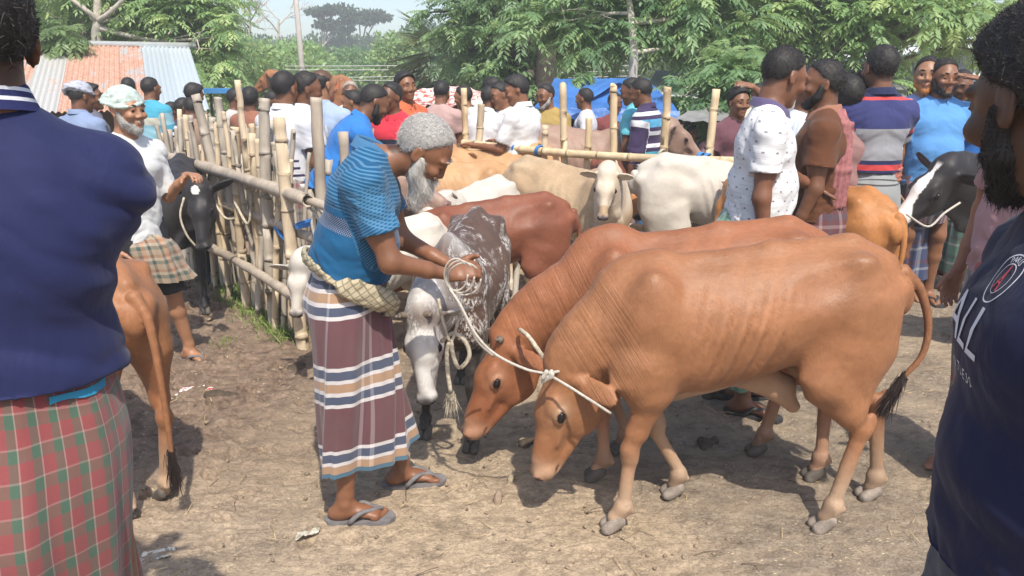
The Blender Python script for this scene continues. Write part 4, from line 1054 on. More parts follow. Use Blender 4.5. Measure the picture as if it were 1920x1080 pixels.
LG = leaf_mat((.11, .20, .085), (.23, .37, .145), (.44, .53, .22)); DG = leaf_mat((.09, .14, .08), (.17, .24, .12), (.30, .36, .16)); MG = leaf_mat((.085, .165, .085), (.18, .30, .135), (.36, .46, .20))
def C(px, py, Y, rx, ry, rz): return (tuple(W(px, py, Y)), (rx, ry, rz))
tree('broad leafy tree with a forked stem behind the rusty roof', [(XY(185, 13.7)[0], 13.7, 0), W(183, 90, 13.7), W(182, 42, 13.65), W(186, -60, 13.7)],
     [C(140, 20, 15, 1.0, .8, .9), C(250, 40, 14.6, 1.3, .9, .8), C(330, 55, 14.4, 1.1, .8, .9), C(400, 70, 14, .7, .7, .9), C(390, 130, 13.8, .45, .5, .55), C(300, 0, 14.5, 1.3, .8, .7), C(220, -60, 14.5, 2, 1, .9), C(160, 60, 15.5, 1.2, .6, .6), C(360, -20, 14.6, 1, .8, .6)], 400, LG, BARKP, 3, .11)
tree('dark dense tree filling the top left corner behind the head', [(XY(60, 17)[0], 17, 0), W(60, 60, 17), W(70, -60, 17)], [C(90, 20, 17, 1.6, .8, 1.3), C(30, 60, 17, 1.5, .8, 1.0), C(-60, 30, 17, 1.5, .8, 1.2), C(180, 10, 17.5, 1.4, .8, 1.0), C(330, 60, 17.5, 1.6, .8, .9)], 420, DG, BARKD, 5, .14)
tree('low sprig of long leaves hanging over the left ridge of the roof', [(XY(118, 12.3)[0], 12.6, 0), W(122, 120, 12.6), W(118, 62, 12.4)], [C(118, 66, 12.3, .22, .2, .14)], 9, leaf_mat((.09, .15, .05), (.16, .24, .10), (.3, .38, .16)), BARKP, 8, .02, 9, (.30, .42), ll=.15, name='young_tree', limbs=False)
tree('leafy tree with pale trunk standing just right of the blue tarpaulin top', [(XY(1188, 10.5)[0], 10.5, 0), W(1186, 165, 10.5), W(1188, 90, 10.5), W(1182, 20, 10.7), W(1170, -60, 11.0)],
     [C(1150, 60, 11.2, .7, .6, .35), C(1250, 40, 11.3, .8, .7, .4), C(1330, 95, 11, .4, .5, .25), C(1060, 40, 11, .8, .6, .45), C(1180, 0, 11.4, 1.3, .8, .5), C(1330, 20, 11.2, .7, .7, .5), C(1150, -70, 11.5, 2.0, 1.0, .7), C(1330, 150, 10.9, .3, .3, .2)], 230, MG, BARKP, 11, .075)
tree('hanging spray of broad leaves in front of the blue tarpaulin', [(XY(1100, 10.2)[0], 10.3, 0), W(1103, 175, 10.3), W(1098, 150, 10.2)], [C(1097, 152, 10.1, .07, .07, .05)], 3, LG, BARK, 12, .015, 12, (.26, .34), ll=.14, name='young_tree', limbs=False, droop=1.0)
tree('big dark trunked tree with hanging roots left of the blue tarpaulin', [(XY(1022, 14.0)[0], 14.0, 0), W(1024, 150, 14.0), W(1026, 60, 14.0), W(1030, -40, 14.3)],
     [C(905, 30, 15, 1.0, .8, .8), C(930, 90, 14.6, .8, .8, .5), C(980, 20, 15, 1.4, .8, .8), C(1060, 90, 15.2, .8, .6, .5), C(960, -50, 15, 1.6, 1, .9), C(850, 75, 14.8, .5, .7, .4), C(930, 140, 14.5, .7, .6, .35), C(1050, 10, 15.5, 1.2, .7, .8), C(990, 160, 14.4, .7, .5, .3)], 330, MG, BARKD, 13, .24)
tree('bright leafy tree above the heads of the men on the right', [(XY(1470, 12)[0], 12, 0), W(1470, 90, 12), W(1465, 20, 12), W(1460, -60, 12)],
     [C(1400, 60, 11.6, .8, .7, .5), C(1480, 30, 12, .9, .7, .5), C(1560, 60, 11.8, .7, .6, .5), C(1640, 50, 11.5, .8, .7, .45), C(1720, 60, 11.2, .8, .6, .5), C(1780, 20, 11, .9, .6, .5), C(1540, 0, 12, 1.6, .9, .6), C(1700, -20, 12, 1.8, .9, .7), C(1610, 140, 11, .5, .5, .38), C(1420, 140, 11.4, .55, .5, .38), C(1560, -80, 12, 2.4, 1, .7), C(1850, 70, 11, .7, .5, .6)], 350, LG, BARK, 17, .10)
tree('darker tree behind the right tarpaulin sheets', [(XY(1560, 16)[0], 16, 0), W(1560, 80, 16), W(1560, -30, 16)], [C(1400, 60, 16, 1.8, .8, 1.0), C(1600, 60, 16, 1.8, .8, 1.0), C(1800, 60, 16, 1.8, .8, 1.1), C(1260, 60, 16, 1.8, .8, 1.0), C(1900, 120, 15, 1.2, .8, 1.0), C(1450, 140, 15, 1.2, .8, .4), C(1350, -20, 16, 2, .8, .8)], 300, DG, BARKD, 19, .15)
tree('slim dark tree right behind the white fence posts', [(XY(1320, 9.5)[0], 9.5, 0), W(1330, 190, 9.5), W(1365, 130, 9.5)], [C(1300, 190, 9.4, .22, .2, .16), C(1380, 150, 9.4, .35, .3, .35), C(1345, 215, 9.4, .2, .2, .16)], 60, MG, BARKD, 23, .02)
lt = [o for o in col.objects if o.get('label', '').startswith('broad leafy tree with a forked')][0]; b_ = V(*lt.location)
for k, P in enumerate(([W(183, 40, 13.65), W(165, 22, 13.5), W(128, -6, 13.4)], [W(183, 40, 13.65), W(205, 25, 13.5), W(238, -8, 13.4)])):
    v, f = tubes_np([curve_pts(P, 8)-b_], [np.linspace(.055, .03, 8)], 7); link('limb', mk_mesh('limb', v, f, BARKP), lt)
# a fan palm among the trees
root = empty('fan_palm', 'dark fan palm with drooping fronds between the far trees', 'palm', tuple(V(XY(855, 17)[0], 17, 0)))
b0 = V(XY(855, 17)[0], 17, 0); top = V(*W(855, 110, 17)); v, f = tubes_np([curve_pts([b0, (b0+top)/2, top], 8)-b0], [.13], 9); link('trunk', mk_mesh('trunk', v, f, BARKD), root)
g = np.random.RandomState(2); P, D = [], []
for k in range(34):
    a = g.rand()*6.28; e = g.uniform(-.7, .9); d = V(math.cos(a)*math.cos(e), math.sin(a)*math.cos(e), math.sin(e)); c_ = top-b0+d*.75
    u_ = np.cross(d, (0, 0, 1)); u_ /= np.linalg.norm(u_)
    for j in range(26):
        an = (j-12.5)/12.5*1.5; P.append(c_); D.append(d*math.cos(an)+u_*math.sin(an)+V(0, 0, -.35))
v, f, h_ = simple_leaves(np.array(P), np.array(D), .75, .022, 4); link('frond', mk_mesh('frond', v, f, leaf_mat((.03, .05, .02), (.06, .085, .03), (.16, .17, .06)), dict(h=h_), smooth=False), root)['kind'] = 'stuff'
# bare pale trees
for k, (px_, Y, top_, lb) in enumerate(((470, 26, 5, 'leafless pale tree left of the tall pole'), (520, 30, 10, 'leafless pale tree with spreading twigs beside the tall pole'))):
    g = np.random.RandomState(k+31); b0 = V(XY(px_, Y)[0], Y, 0); paths, rads = [], []
    def grow(p, d, L, r, lv):
        q = p+d*L*.5+g.normal(0, .05*L, 3); e = q+d*L*.5; paths.append(curve_pts([p, q, e], 5)); rads.append(np.linspace(r, r*.65, 5))
        if lv:
            for _ in range(3 if lv > 1 else 4):
                dd = unit(d+g.normal(0, .5, 3)+V(0, 0, .12)); grow(p+(e-p)*g.uniform(.45, 1), dd, L*g.uniform(.55, .8), r*.58, lv-1)
    tp = V(*W(px_, top_, Y)); H_ = tp[2]*.62; grow(b0, unit((.05, 0, 1)), H_, .07, 0); grow(b0+V(.05*H_, 0, H_*.97), unit((.1, 0, 1)), H_*.45, .05, 4)
    v, f = tubes_np(paths, rads, 5, False); rt = empty('bare_tree', lb, 'tree', tuple(b0)); v0, f0 = tubes_np(paths[:1], rads[:1], 7); link('trunk', mk_mesh('trunk', v0-b0, f0, BARKP), rt); v, f = tubes_np(paths[1:], rads[1:], 5, False); link('branches', mk_mesh('branches', v-b0, f, BARKP), rt)['kind'] = 'stuff'
# far wood
FARM = leaf_mat((.045, .085, .045), (.085, .15, .065), (.17, .25, .09))
def lobes(cs, dens, ll, lw, seed):
    g = np.random.RandomState(seed); P, D = [], []
    for c_, rr in cs:
        rr = np.asarray(rr, float); n = int(dens*np.prod(rr)**.67); d = g.normal(0, 1, (n, 3)); d /= np.linalg.norm(d, axis=1)[:, None]
        lump = 1+.4*vnoise(d*2.4+seed+c_[0])[:, None]; p = np.asarray(c_)+d*rr*(g.rand(n, 1)**.33)*lump; P.append(p); D.append(d+g.normal(0, .8, (n, 3))+V(0, 0, -.2))
    return simple_leaves(np.concatenate(P), np.concatenate(D), ll, lw, seed)
g = np.random.RandomState(77); cs, tr, trr = [], [], []
for k in range(150):
    Y = g.uniform(62, 105); px_ = g.uniform(-200, 2150); x = (px_-960)/FPX*Y; H_ = g.uniform(4.3, 6.8)*(Y/85)*(1.35 if px_ < 420 or px_ > 800 else 1)
    for j in range(3): cs.append(((x+g.normal(0, 1.3), Y+g.normal(0, 1), H_*g.uniform(.45, .82)), (g.uniform(1.5, 3.0), 1.6, g.uniform(1.0, 1.7))))
    cs.append(((x, Y-1, 1.2), (3, 1.5, 1.6))); tr.append(np.array([(x, Y-1.5, 0), (x+g.normal(0, .3), Y-1.5, H_*.7)])); trr.append(.10)
v, f, h_ = lobes(cs, 250, .46, .14, 5); tag(link('far_wood', mk_mesh('far_wood', v, f, FARM, dict(h=h_), smooth=False)), 'distant belt of mixed green trees fading into the haze', 'wood', kind='stuff')
v, f = tubes_np(tr, trr, 5, False); tag(link('far_trunks', mk_mesh('far_trunks', v, f, BARKP)), 'thin pale trunks at the edge of the distant wood', 'trunks', kind='stuff')
for k, (px_, py_, Y, cl, lb) in enumerate(((622, 45, 80, [(600, 22, 1.6, .35), (632, 18, 1.8, .35), (610, 45, 1.1, .45), (640, 52, 1.3, .5), (655, 35, .9, .35)], 'tall far tree with layered flat crowns against the sky'), (690, 45, 85, [(672, 32, 1.4, .28), (695, 27, 1.8, .3), (715, 33, 1.1, .28), (690, 40, .9, .25)], 'far umbrella shaped tree right of the layered one'))):
    b0 = V((px_-960)/FPX*Y, Y, 0); rt = empty('tall_tree', lb, 'tree', tuple(b0)); c2 = [(tuple(V(*W(a, b, Y))-b0), (rx, 1.0, rz)) for a, b, rx, rz in cl]
    v, f, h_ = lobes(c2, 620, .42, .12, 9+k); link('crown', mk_mesh('crown', v, f, leaf_mat((.03, .055, .03), (.06, .10, .045), (.11, .16, .07)), dict(h=h_), smooth=False), rt)
    P = [np.array([(0, 0, 0), (0, 0, c2[0][0][2]*.62)])]+[curve_pts([(0, 0, c2[0][0][2]*.60), tuple(V(*a[0])*V(.6, 1, .90)), a[0]], 5) for a in c2]
    v, f = tubes_np(P, [.16]+[.08]*len(c2), 5, False); link('trunk', mk_mesh('trunk', v, f, BARKP), rt)
# mid distance shrubs
g = np.random.RandomState(55)
for k, (px_, py_, Y, rx, rz, m_) in enumerate(((440, 120, 24, 1.1, .8, MG), (520, 125, 27, 1.3, .8, LG), (600, 150, 30, 1.6, .6, MG), (700, 140, 34, 2.2, .9, MG), (780, 130, 30, 1.5, 1.0, LG), (470, 150, 22, 1.2, .5, LG), (820, 160, 24, 1.2, .6, MG), (560, 105, 32, 1.0, .5, LG), (1000, 120, 30, 2.5, 1.2, DG), (1150, 120, 30, 2.5, 1.2, DG), (1350, 120, 28, 2.5, 1.3, DG), (1600, 130, 28, 2.5, 1.3, DG), (1820, 130, 28, 2.5, 1.4, DG))):
    c_ = V(*W(px_, py_, Y)); b0 = V(c_[0], Y, 0); rt = empty('shrub', ['bushy tree left of the bare trees', 'light green tree behind the tall pole', 'rounded tree right of the tall pole', 'broad tree in the middle distance', 'yellow green tree left of the big dark trunk', 'low bright bush behind the bamboo fence', 'low bush above the striped canopy', 'small crown sticking up behind the pole', 'dark tree in the gap left of the blue tarpaulin', 'dark tree behind the pale trunk', 'dark tree above the grey sheets', 'dark tree behind the bright leaves on the right', 'dark tree behind the right hand head'][k], 'tree', tuple(b0))
    L = [((0, 0, c_[2]), (rx, 1.0, rz))]+[((g.normal(0, rx*.6), g.normal(0, .5), max(.5, c_[2]+g.normal(0, rz*.5))), (rx*.55, .8, rz*.6)) for _ in range(4)]+[((0, 0, max(.4, c_[2]*.4)), (rx*.9, .8, c_[2]*.45))]
    v, f, h_ = lobes(L, 1700, .17, .045, 90+k); link('crown', mk_mesh('crown', v, f, m_, dict(h=h_), smooth=False), rt); v, f = tubes_np([np.array([(0, 0, 0), (.05, 0, max(.3, c_[2]))])], [.08], 6); link('trunk', mk_mesh('trunk', v, f, BARK), rt)
# tall pale pole and wires
b0 = V(XY(572, 22)[0], 22, 0); rt = empty('utility_pole', 'tall slender pale pole rising out of the picture', 'pole', tuple(b0))
v, f = tubes_np([np.array([(0, 0, 0), (-.03, 0, 2.5), (-.12, 0, 6.5)])], [np.array([.085, .075, .055])], 10); link('shaft', mk_mesh('shaft', v, f, plain('concrete', (.45, .42, .38), .9)), rt)
link('cross_arm', mk_mesh('cross_arm', *boxes_np([((-.7, -.04, 5.6), (.5, .04, 5.7))]), plain('steel', (.2, .2, .2), .5)), rt)
for k, (y0_, y1_) in enumerate(((122, 121), (129, 130), (144, 140), (148, 150))):
    tag(tube_obj('overhead_wire', [W(150, y0_, 21.9), W(560, y0_+2, 21.9), W(900, y1_, 21.9), W(1200, y1_-8, 21.9)], .009, plain('wire', (.5, .5, .5), .5)), ['topmost of the thin wires crossing before the far wood', 'second thin wire from the top before the far wood', 'third thin wire from the top before the far wood', 'lowest of the thin wires crossing before the far wood'][k], 'wire')
# ------------------------------------------------------------------ rusty roofed shed
def sheet_mat(rust, tint=(.55, .56, .57), seed=0):
    t = NT('roofing'); o = t.obj(); n = t.noise(1.6, 6, t.map(o, (2.6, .7, .7), loc=(seed*3.1, seed, 0)), rough=.7, dist=.6); n2 = t.noise(14, 4, o)
    r_ = t.mix(t.rng(n2, .3, .7), (.38, .19, .125), (.56, .36, .27)); f = t.rng(n, .66-rust*.42, .74-rust*.42)
    c = t.mix(f, tint, r_); return t.fin(c, t.rng(f, 0, 1, .38, .9), t.bump(n2, .1, .01), .4, Metallic=t.rng(f, 0, 1, .35, 0))
R1 = V(*W(355, 88, 13.5)); E1 = V(*W(392, 203, 10.5)); rdir = V(-.89, -.454, 0)
shed = empty('tin_roofed_shed', 'low shed with a rusty corrugated iron roof behind the crowd', 'shed', (0, 0, 0))
for k in range(19):
    a0, a1 = k*.35, k*.35+.375; n = 50; s_ = np.linspace(a0, a1, n); tt = np.linspace(0, 1, 9); z_ = .013*np.sin(s_*2*math.pi/.066)+(.007 if k % 2 else 0)
    vv = np.array([[R1+(E1-R1)*(t_*1.02)+rdir*s_i+V(0, 0, 1)*(z_i-.012*math.sin(t_*math.pi)) for s_i, z_i in zip(s_, z_)] for t_ in tt]).reshape(-1, 3)
    i = (np.arange(8)[:, None]*n+np.arange(n-1)[None]).ravel()
    ru, ti = [(-.4, (.56, .62, .66)), (-.1, (.52, .58, .62)), (.50, (.5, .5, .5)), (.80, (.5, .5, .5)), (.70, (.5, .5, .5)), (.12, (.6, .58, .55)), (.62, (.5, .48, .46)), (.85, (.5, .48, .46)), (.30, (.62, .60, .57)), (.75, (.5, .5, .5)), (.4, (.5, .5, .5))][k % 11]
    o = link('roof_sheet', mk_mesh('roof_sheet', vv, np.stack([i, i+1, i+1+n, i+n], 1), sheet_mat(ru, ti, k)), shed)
    o['label'] = 'bright bare zinc roof sheet' if k < 2 else ('rusty corrugated sheet' if ru > .5 else 'partly rusted corrugated sheet')
v, f = tubes_np([np.array([R1+V(.1, .03, .02), R1+rdir*7+V(0, 0, .02)])], [.05], 8); link('ridge_cap', mk_mesh('ridge_cap', v, f, plain('zinc', (.55, .56, .56), .45, .1, 9, .1, .5, .4)), shed)
B1 = R1+(R1-E1)*V(1, 1, -1)
for k in range(6):
    for (P0) in (E1+(R1-E1)*.06, B1+(R1-B1)*.1):
        p = P0+rdir*(.1+k*1.3); v, f = tubes_np([np.array([(p[0], p[1], 0), (p[0], p[1], p[2]-.02)])], [.04], 7); link('post', mk_mesh('post', v, f, BARK), shed)
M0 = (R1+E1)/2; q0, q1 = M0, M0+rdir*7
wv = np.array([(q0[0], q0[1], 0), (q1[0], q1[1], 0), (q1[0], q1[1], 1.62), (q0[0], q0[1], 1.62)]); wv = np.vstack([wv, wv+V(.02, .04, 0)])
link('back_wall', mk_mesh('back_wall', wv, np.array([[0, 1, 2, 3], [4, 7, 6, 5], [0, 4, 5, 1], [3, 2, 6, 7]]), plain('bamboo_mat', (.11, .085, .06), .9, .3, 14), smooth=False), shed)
# ------------------------------------------------------------------ tarpaulin stalls
def tarp(nm, quad, mat, parent, sag=.12, n=34, seed=0, hem=.0, wr=.03):
    A_, B_, C_, D_ = [V(*q) for q in quad]; vv = []
    for i in range(n+1):
        for j in range(n+1):
            u, v_ = j/n, i/n; p = (A_*(1-u)+B_*u)*(1-v_)+(D_*(1-u)+C_*u)*v_; p = p+V(0, 0, -sag*math.sin(u*math.pi)*math.sin(v_*math.pi)); vv.append(p)
    vv = np.array(vv); U_ = np.array([(j/n*5, i/n*1.6, seed) for i in range(n+1) for j in range(n+1)])
    vv[:, 2] += wr*(1-2*np.abs(fbm(U_, 3)))+.02*fbm(U_*3, 2); vv[:, 1] += wr*.6*fbm(U_+5, 3)
    i = (np.arange(n)[:, None]*(n+1)+np.arange(n)[None]).ravel()
    return link(nm, mk_mesh(nm, vv, np.stack([i, i+1, i+n+2, i+n+1], 1), mat), parent)
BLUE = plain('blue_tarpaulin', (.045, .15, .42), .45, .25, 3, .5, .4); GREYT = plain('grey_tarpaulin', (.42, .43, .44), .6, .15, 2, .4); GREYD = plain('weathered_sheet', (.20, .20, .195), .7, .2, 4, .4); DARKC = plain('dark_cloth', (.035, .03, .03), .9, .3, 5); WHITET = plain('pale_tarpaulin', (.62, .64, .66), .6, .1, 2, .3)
def stall(label, tarps, posts, seed=0, wall=None):
    rt = empty('market_stall', label, 'stall', (0, 0, 0))
    for k, (q, m_, sg) in enumerate(tarps): tarp('tarpaulin', q, m_, rt, sg, seed=seed+k*3.7)
    for (p, h_) in posts: v, f = tubes_np([np.array([(p[0], p[1], 0), (p[0]+.02, p[1], h_)])], [.03], 7); link('post', mk_mesh('post', v, f, BARK), rt)
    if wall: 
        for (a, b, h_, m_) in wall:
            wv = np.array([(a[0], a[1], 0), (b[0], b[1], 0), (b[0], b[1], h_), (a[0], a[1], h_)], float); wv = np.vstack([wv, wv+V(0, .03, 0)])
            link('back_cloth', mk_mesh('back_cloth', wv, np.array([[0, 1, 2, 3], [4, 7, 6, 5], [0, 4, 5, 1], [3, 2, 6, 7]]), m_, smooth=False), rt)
    return rt
stall('market stall under a sagging bright blue tarpaulin', [((W(1000, 205, 8.9), W(1275, 215, 8.7), W(1215, 152, 10.4), W(1048, 150, 10.4)), BLUE, .10), ((W(1185, 148, 10.2), W(1040, 150, 10.3), W(1000, 212, 9.0), W(1010, 232, 8.8)), BLUE, .05), ((W(1012, 226, 8.85), W(1270, 236, 8.6), W(1275, 213, 8.7), W(1000, 203, 8.9)), BLUE, .02)],
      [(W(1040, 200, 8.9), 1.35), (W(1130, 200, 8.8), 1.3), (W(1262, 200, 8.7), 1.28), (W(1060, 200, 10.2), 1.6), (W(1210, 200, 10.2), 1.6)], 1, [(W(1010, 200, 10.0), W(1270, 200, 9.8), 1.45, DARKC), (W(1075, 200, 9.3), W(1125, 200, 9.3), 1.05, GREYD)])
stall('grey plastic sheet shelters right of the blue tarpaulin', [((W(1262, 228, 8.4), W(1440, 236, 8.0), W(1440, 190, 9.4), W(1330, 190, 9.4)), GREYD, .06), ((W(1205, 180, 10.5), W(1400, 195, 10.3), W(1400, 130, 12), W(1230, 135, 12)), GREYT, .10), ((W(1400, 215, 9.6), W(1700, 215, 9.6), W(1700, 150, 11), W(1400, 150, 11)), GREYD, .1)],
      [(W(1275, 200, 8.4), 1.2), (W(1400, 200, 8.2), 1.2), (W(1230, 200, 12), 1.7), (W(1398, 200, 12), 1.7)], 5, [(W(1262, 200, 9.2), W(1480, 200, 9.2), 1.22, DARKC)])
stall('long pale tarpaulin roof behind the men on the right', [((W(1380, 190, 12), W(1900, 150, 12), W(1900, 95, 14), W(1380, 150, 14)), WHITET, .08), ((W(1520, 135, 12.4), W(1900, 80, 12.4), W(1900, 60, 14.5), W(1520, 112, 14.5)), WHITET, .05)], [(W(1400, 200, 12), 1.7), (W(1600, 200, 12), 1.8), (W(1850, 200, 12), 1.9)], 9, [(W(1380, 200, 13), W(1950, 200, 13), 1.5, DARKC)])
tag(tube_obj('roof_pole', [W(1500, 110, 12.2), W(1590, 92, 12.1), W(1700, 68, 12), W(1790, 55, 12)], .06, BARKD), 'long dark pole laid along the pale tarpaulin roof', 'pole')
# ------------------------------------------------------------------ covered van and other vehicles
t = NT('floral_canvas'); o = t.obj(); nn = t.noise(9, 3, t.map(o, (1, 1, 3)), dist=1.5); CANV = t.fin(t.mix(t.rng(nn, .50, .56), (.66, .58, .54), (.42, .11, .09)), .8, t.bump(t.noise(8, 3, o), .3, .02))
def vehicle_van():
    p = V(XY(828, 9.2)[0], 9.2, 0); rt = empty('passenger_van', 'small grey green van under a red and white patterned canvas top', 'van', tuple(p)); m_ = plain('van_paint', (.16, .20, .18), .5, .15, 4, .1, .5); dk = plain('van_dark', (.02, .02, .02), .4)
    def mb(nm, L, m, bev=.02):
        o = link(nm, mk_mesh(nm, *boxes_np(L), m, smooth=False), rt); b = o.modifiers.new('b', 'BEVEL'); b.width = bev; b.segments = 2; return o
    zt = W(828, 165, 9.2)[2]
    mb('body', [((-.46, 0, .32), (.42, 1.8, .98)), ((-.45, .02, 1.36), (.41, 1.78, 1.40))], m_); mb('window_frame', [((-.45, .0, .98), (-.40, .05, 1.40))], m_, .005); mb('window_frame', [((-.14, 0, .98), (-.09, .05, 1.4))], m_, .005); mb('window_frame', [((.36, 0, .98), (.41, .05, 1.4))], m_, .005)
    mb('cabin_interior', [((-.40, .12, .98), (.37, 1.7, 1.36))], dk)
    for k in range(6): v, f = tubes_np([np.array([(-.05+k*.065, .02, .99), (-.03+k*.065, .02, 1.37)])], [.009], 6); link('window_bar', mk_mesh('window_bar', v, f, plain('bar', (.6, .58, .54), .5)), rt)
    n = 20; vv = []
    for i in range(9):
        for j in range(n+1):
            a = j/n; vv.append((-.56+a*1.08, -.12+i*.26, 1.38+(zt-1.38)*math.sin(a*math.pi)**.5+.012*math.sin(j*2.1+i)))
    vv = np.array(vv); b_ = vv*V(1, 1, 0)+V(0, 0, 1.37); b_[:, 2] += .02*np.sin(b_[:, 0]*40); i = (np.arange(8)[:, None]*(n+1)+np.arange(n)[None]).ravel()
    v2 = np.vstack([vv, b_]); o_ = len(vv); f = [np.stack([i, i+1, i+n+2, i+n+1], 1)]; fr = np.arange(n); f.append(np.stack([o_+fr, o_+fr+1, fr+1, fr], 1)); link('canvas_top', mk_mesh('canvas_top', v2, np.concatenate(f), CANV), rt)
    for (x, y) in ((-.40, .3), (.36, .3), (-.40, 1.5), (.36, 1.5)):
        w_ = link('wheel', mk_mesh('wheel', *tubes_np([np.array([(x-.05, y, .28), (x-.04, y, .28), (x+.04, y, .28), (x+.05, y, .28)])], [np.array([.24, .28, .28, .24])], 22), RUBBER), rt); link('rim', mk_mesh('rim', *tubes_np([np.array([(x-.06, y, .28), (x+.06, y, .28)])], [.13], 16), plain('rimm', (.3, .3, .3), .4)), w_)
vehicle_van()
p = V(XY(548, 13)[0], 13, 0); rt = empty('cattle_truck', 'flat truck with a black rack frame and orange rails far behind the fence', 'truck', tuple(p)); BK = plain('black_iron', (.02, .02, .02), .5); ORG = plain('orange_paint', (.45, .13, .06), .6)
zt = W(548, 150, 13)[2]
for nm, L, m_ in (('rack', [((-.33+k*.13, -.02, .9), (-.30+k*.13, .02, zt)) for k in range(6)]+[((-.36, -.03, zt), (.36, .03, zt+.04))], BK), ('side_panel', [((-1.2, 0, .55), (1.6, .05, .95)), ((.36, 0, zt-.14), (.80, .04, zt-.03))], ORG), ('bed', [((-1.2, .05, .5), (1.6, 1.7, .6))], BK)):
    for k, b in enumerate(L if nm == 'rack' else [None]):
        o = link('rack_bar' if nm == 'rack' else nm, mk_mesh(nm, *boxes_np([b] if b else L), m_, smooth=False), rt)
for (x, y) in ((-.8, .1), (1.1, .1), (-.8, 1.5), (1.1, 1.5)): link('wheel', mk_mesh('wheel', *tubes_np([np.array([(x, y-.1, .35), (x, y+.1, .35)])], [.35], 20), RUBBER), rt)
p = V(XY(412, 12.5)[0], 12.5, 0); rt = empty('hand_cart', 'cart with a flat blue roof at the edge of the far crowd', 'cart', tuple(p)); zt = W(412, 172, 12.5)[2]
link('canopy', mk_mesh('canopy', *boxes_np([((-.32, -.3, zt-.02), (.34, .5, zt+.05))]), plain('blue_paint', (.05, .2, .45), .5), smooth=False), rt); link('board', mk_mesh('board', *boxes_np([((-.28, -.25, .6), (.3, .45, .68))]), BARK, smooth=False), rt)
for x in (-.27, .29):
    for y in (-.25, .45): v, f = tubes_np([np.array([(x, y, 0), (x, y, zt)])], [.02], 6); link('post', mk_mesh('post', v, f, BARK), rt)
# ------------------------------------------------------------------ bamboo fences
def bamboo_mat(nm, a, b, dk):
    t = NT(nm); o = t.obj(); X = t.xyz(t.attr('b')); n = t.noise(5, 4, t.map(o, (4, 4, .8)), rough=.6); n2 = t.noise(3, 4, o)
    c = t.mix(t.rng(n, .3, .7), a, b); c = t.mix(t.rng(n2, .5, .72, 0, .6), c, dk); c = t.mix(t.math('MULTIPLY', X[0], .6), c, dk)
    c = t.mix(X[1], c, tuple(x*.35 for x in a)); return t.fin(c, .62, t.bump(t.noise(40, 4, t.map(o, (1, 1, .12))), .35, .006), .3)
OLDB = bamboo_mat('weathered_bamboo', (.31, .27, .22), (.50, .44, .36), (.12, .10, .085)); NEWB = bamboo_mat('fresh_bamboo', (.50, .37, .21), (.66, .53, .35), (.30, .22, .13)); MIDB = bamboo_mat('dry_bamboo', (.46, .36, .24), (.66, .54, .38), (.25, .19, .13)); WOOD = bamboo_mat('grey_log', (.33, .27, .21), (.47, .40, .32), (.17, .14, .11))
def culm(a, b, r, seed=0, nodes=True, bow=.01, taper=.9, parent=None, mat=None, nm='post', split=False):
    g = np.random.RandomState(seed); a, b = V(*a), V(*b); L = np.linalg.norm(b-a); d = (b-a)/L
    ss = [0]; node = []; s_ = g.uniform(.03, .2)
    while s_ < L-.015:
        node.append(s_); s_ += g.uniform(.19, .29) if nodes else 9
    for q in node: ss += [q-.012, q-.005, q, q+.006, q+.014]
    ss += list(np.arange(.05, L, .09)); ss = sorted(set([x for x in ss if 0 <= x <= L]+[L])); P, rr, at = [], [], []
    for x in ss:
        nd = min([abs(x-q) for q in node]+[9]); P.append(a+d*x+V(g.normal(0, .002), g.normal(0, .002), 0)+np.cross(d, (0, 1, 0) if abs(d[1]) < .7 else (1, 0, 0))*bow*math.sin(x/L*math.pi)); rr.append(r*(1-(1-taper)*x/L)*(1.12 if nd < .004 else (1.05 if nd < .008 else (.985 if nd < .016 else 1)))*(1+(0 if nodes else .06*g.normal()))); at.append(1 if nd < .007 else 0)
    P.append(P[-1]+d*.0); rr.append(rr[-1]*.72); at.append(0); P.append(P[-1]-d*.05); rr.append(rr[-1]*.95); at.append(1)
    K = 10; v, f = tubes_np([np.array(P[:-2])], [np.array(rr[:-2])], K, False)
    v2 = [v]; base_ = len(v)-K; ctr = P[-3]; ring = v[base_:]; r1 = ctr+(ring-ctr)*.74; r2 = r1-d*.06
    vv = np.vstack([v, r1, r2]); f = list(f); n0 = len(v); ex = [[base_+j, base_+(j+1) % K, n0+(j+1) % K, n0+j] for j in range(K)]+[[n0+j, n0+(j+1) % K, n0+K+(j+1) % K, n0+K+j] for j in range(K)]
    f4 = np.concatenate([f[0], np.array(ex)]); at_ = np.concatenate([np.repeat(at[:-2], K), np.zeros(K), np.ones(K)]); hol = np.concatenate([np.zeros(len(v)), np.zeros(K), np.ones(K)])
    if split: vv = ctr+(vv-ctr)
    return link(nm, mk_mesh(nm, vv, f4, mat, dict(b=np.stack([at_, hol, hol*0], 1))), parent)
FA, FB = V(-1.26, 4.67, 0), V(-3.35, 7.25, 0)
lf = empty('bamboo_fence', 'old grey bamboo stake fence running away on the left behind the black calf', 'fence', (0, 0, 0))
def on_line(px, A_=FA, B_=FB):
    k = (px-960)/FPX; d = B_-A_; c, s_ = math.cos(PITCH), math.sin(PITCH)      # x = k*(y*c+(CAM_H-z)*s) at z=1
    t_ = (k*(A_[1]*c+.68*s_)-A_[0])/(d[0]-k*d[1]*c); return A_+d*t_
g = np.random.RandomState(14)
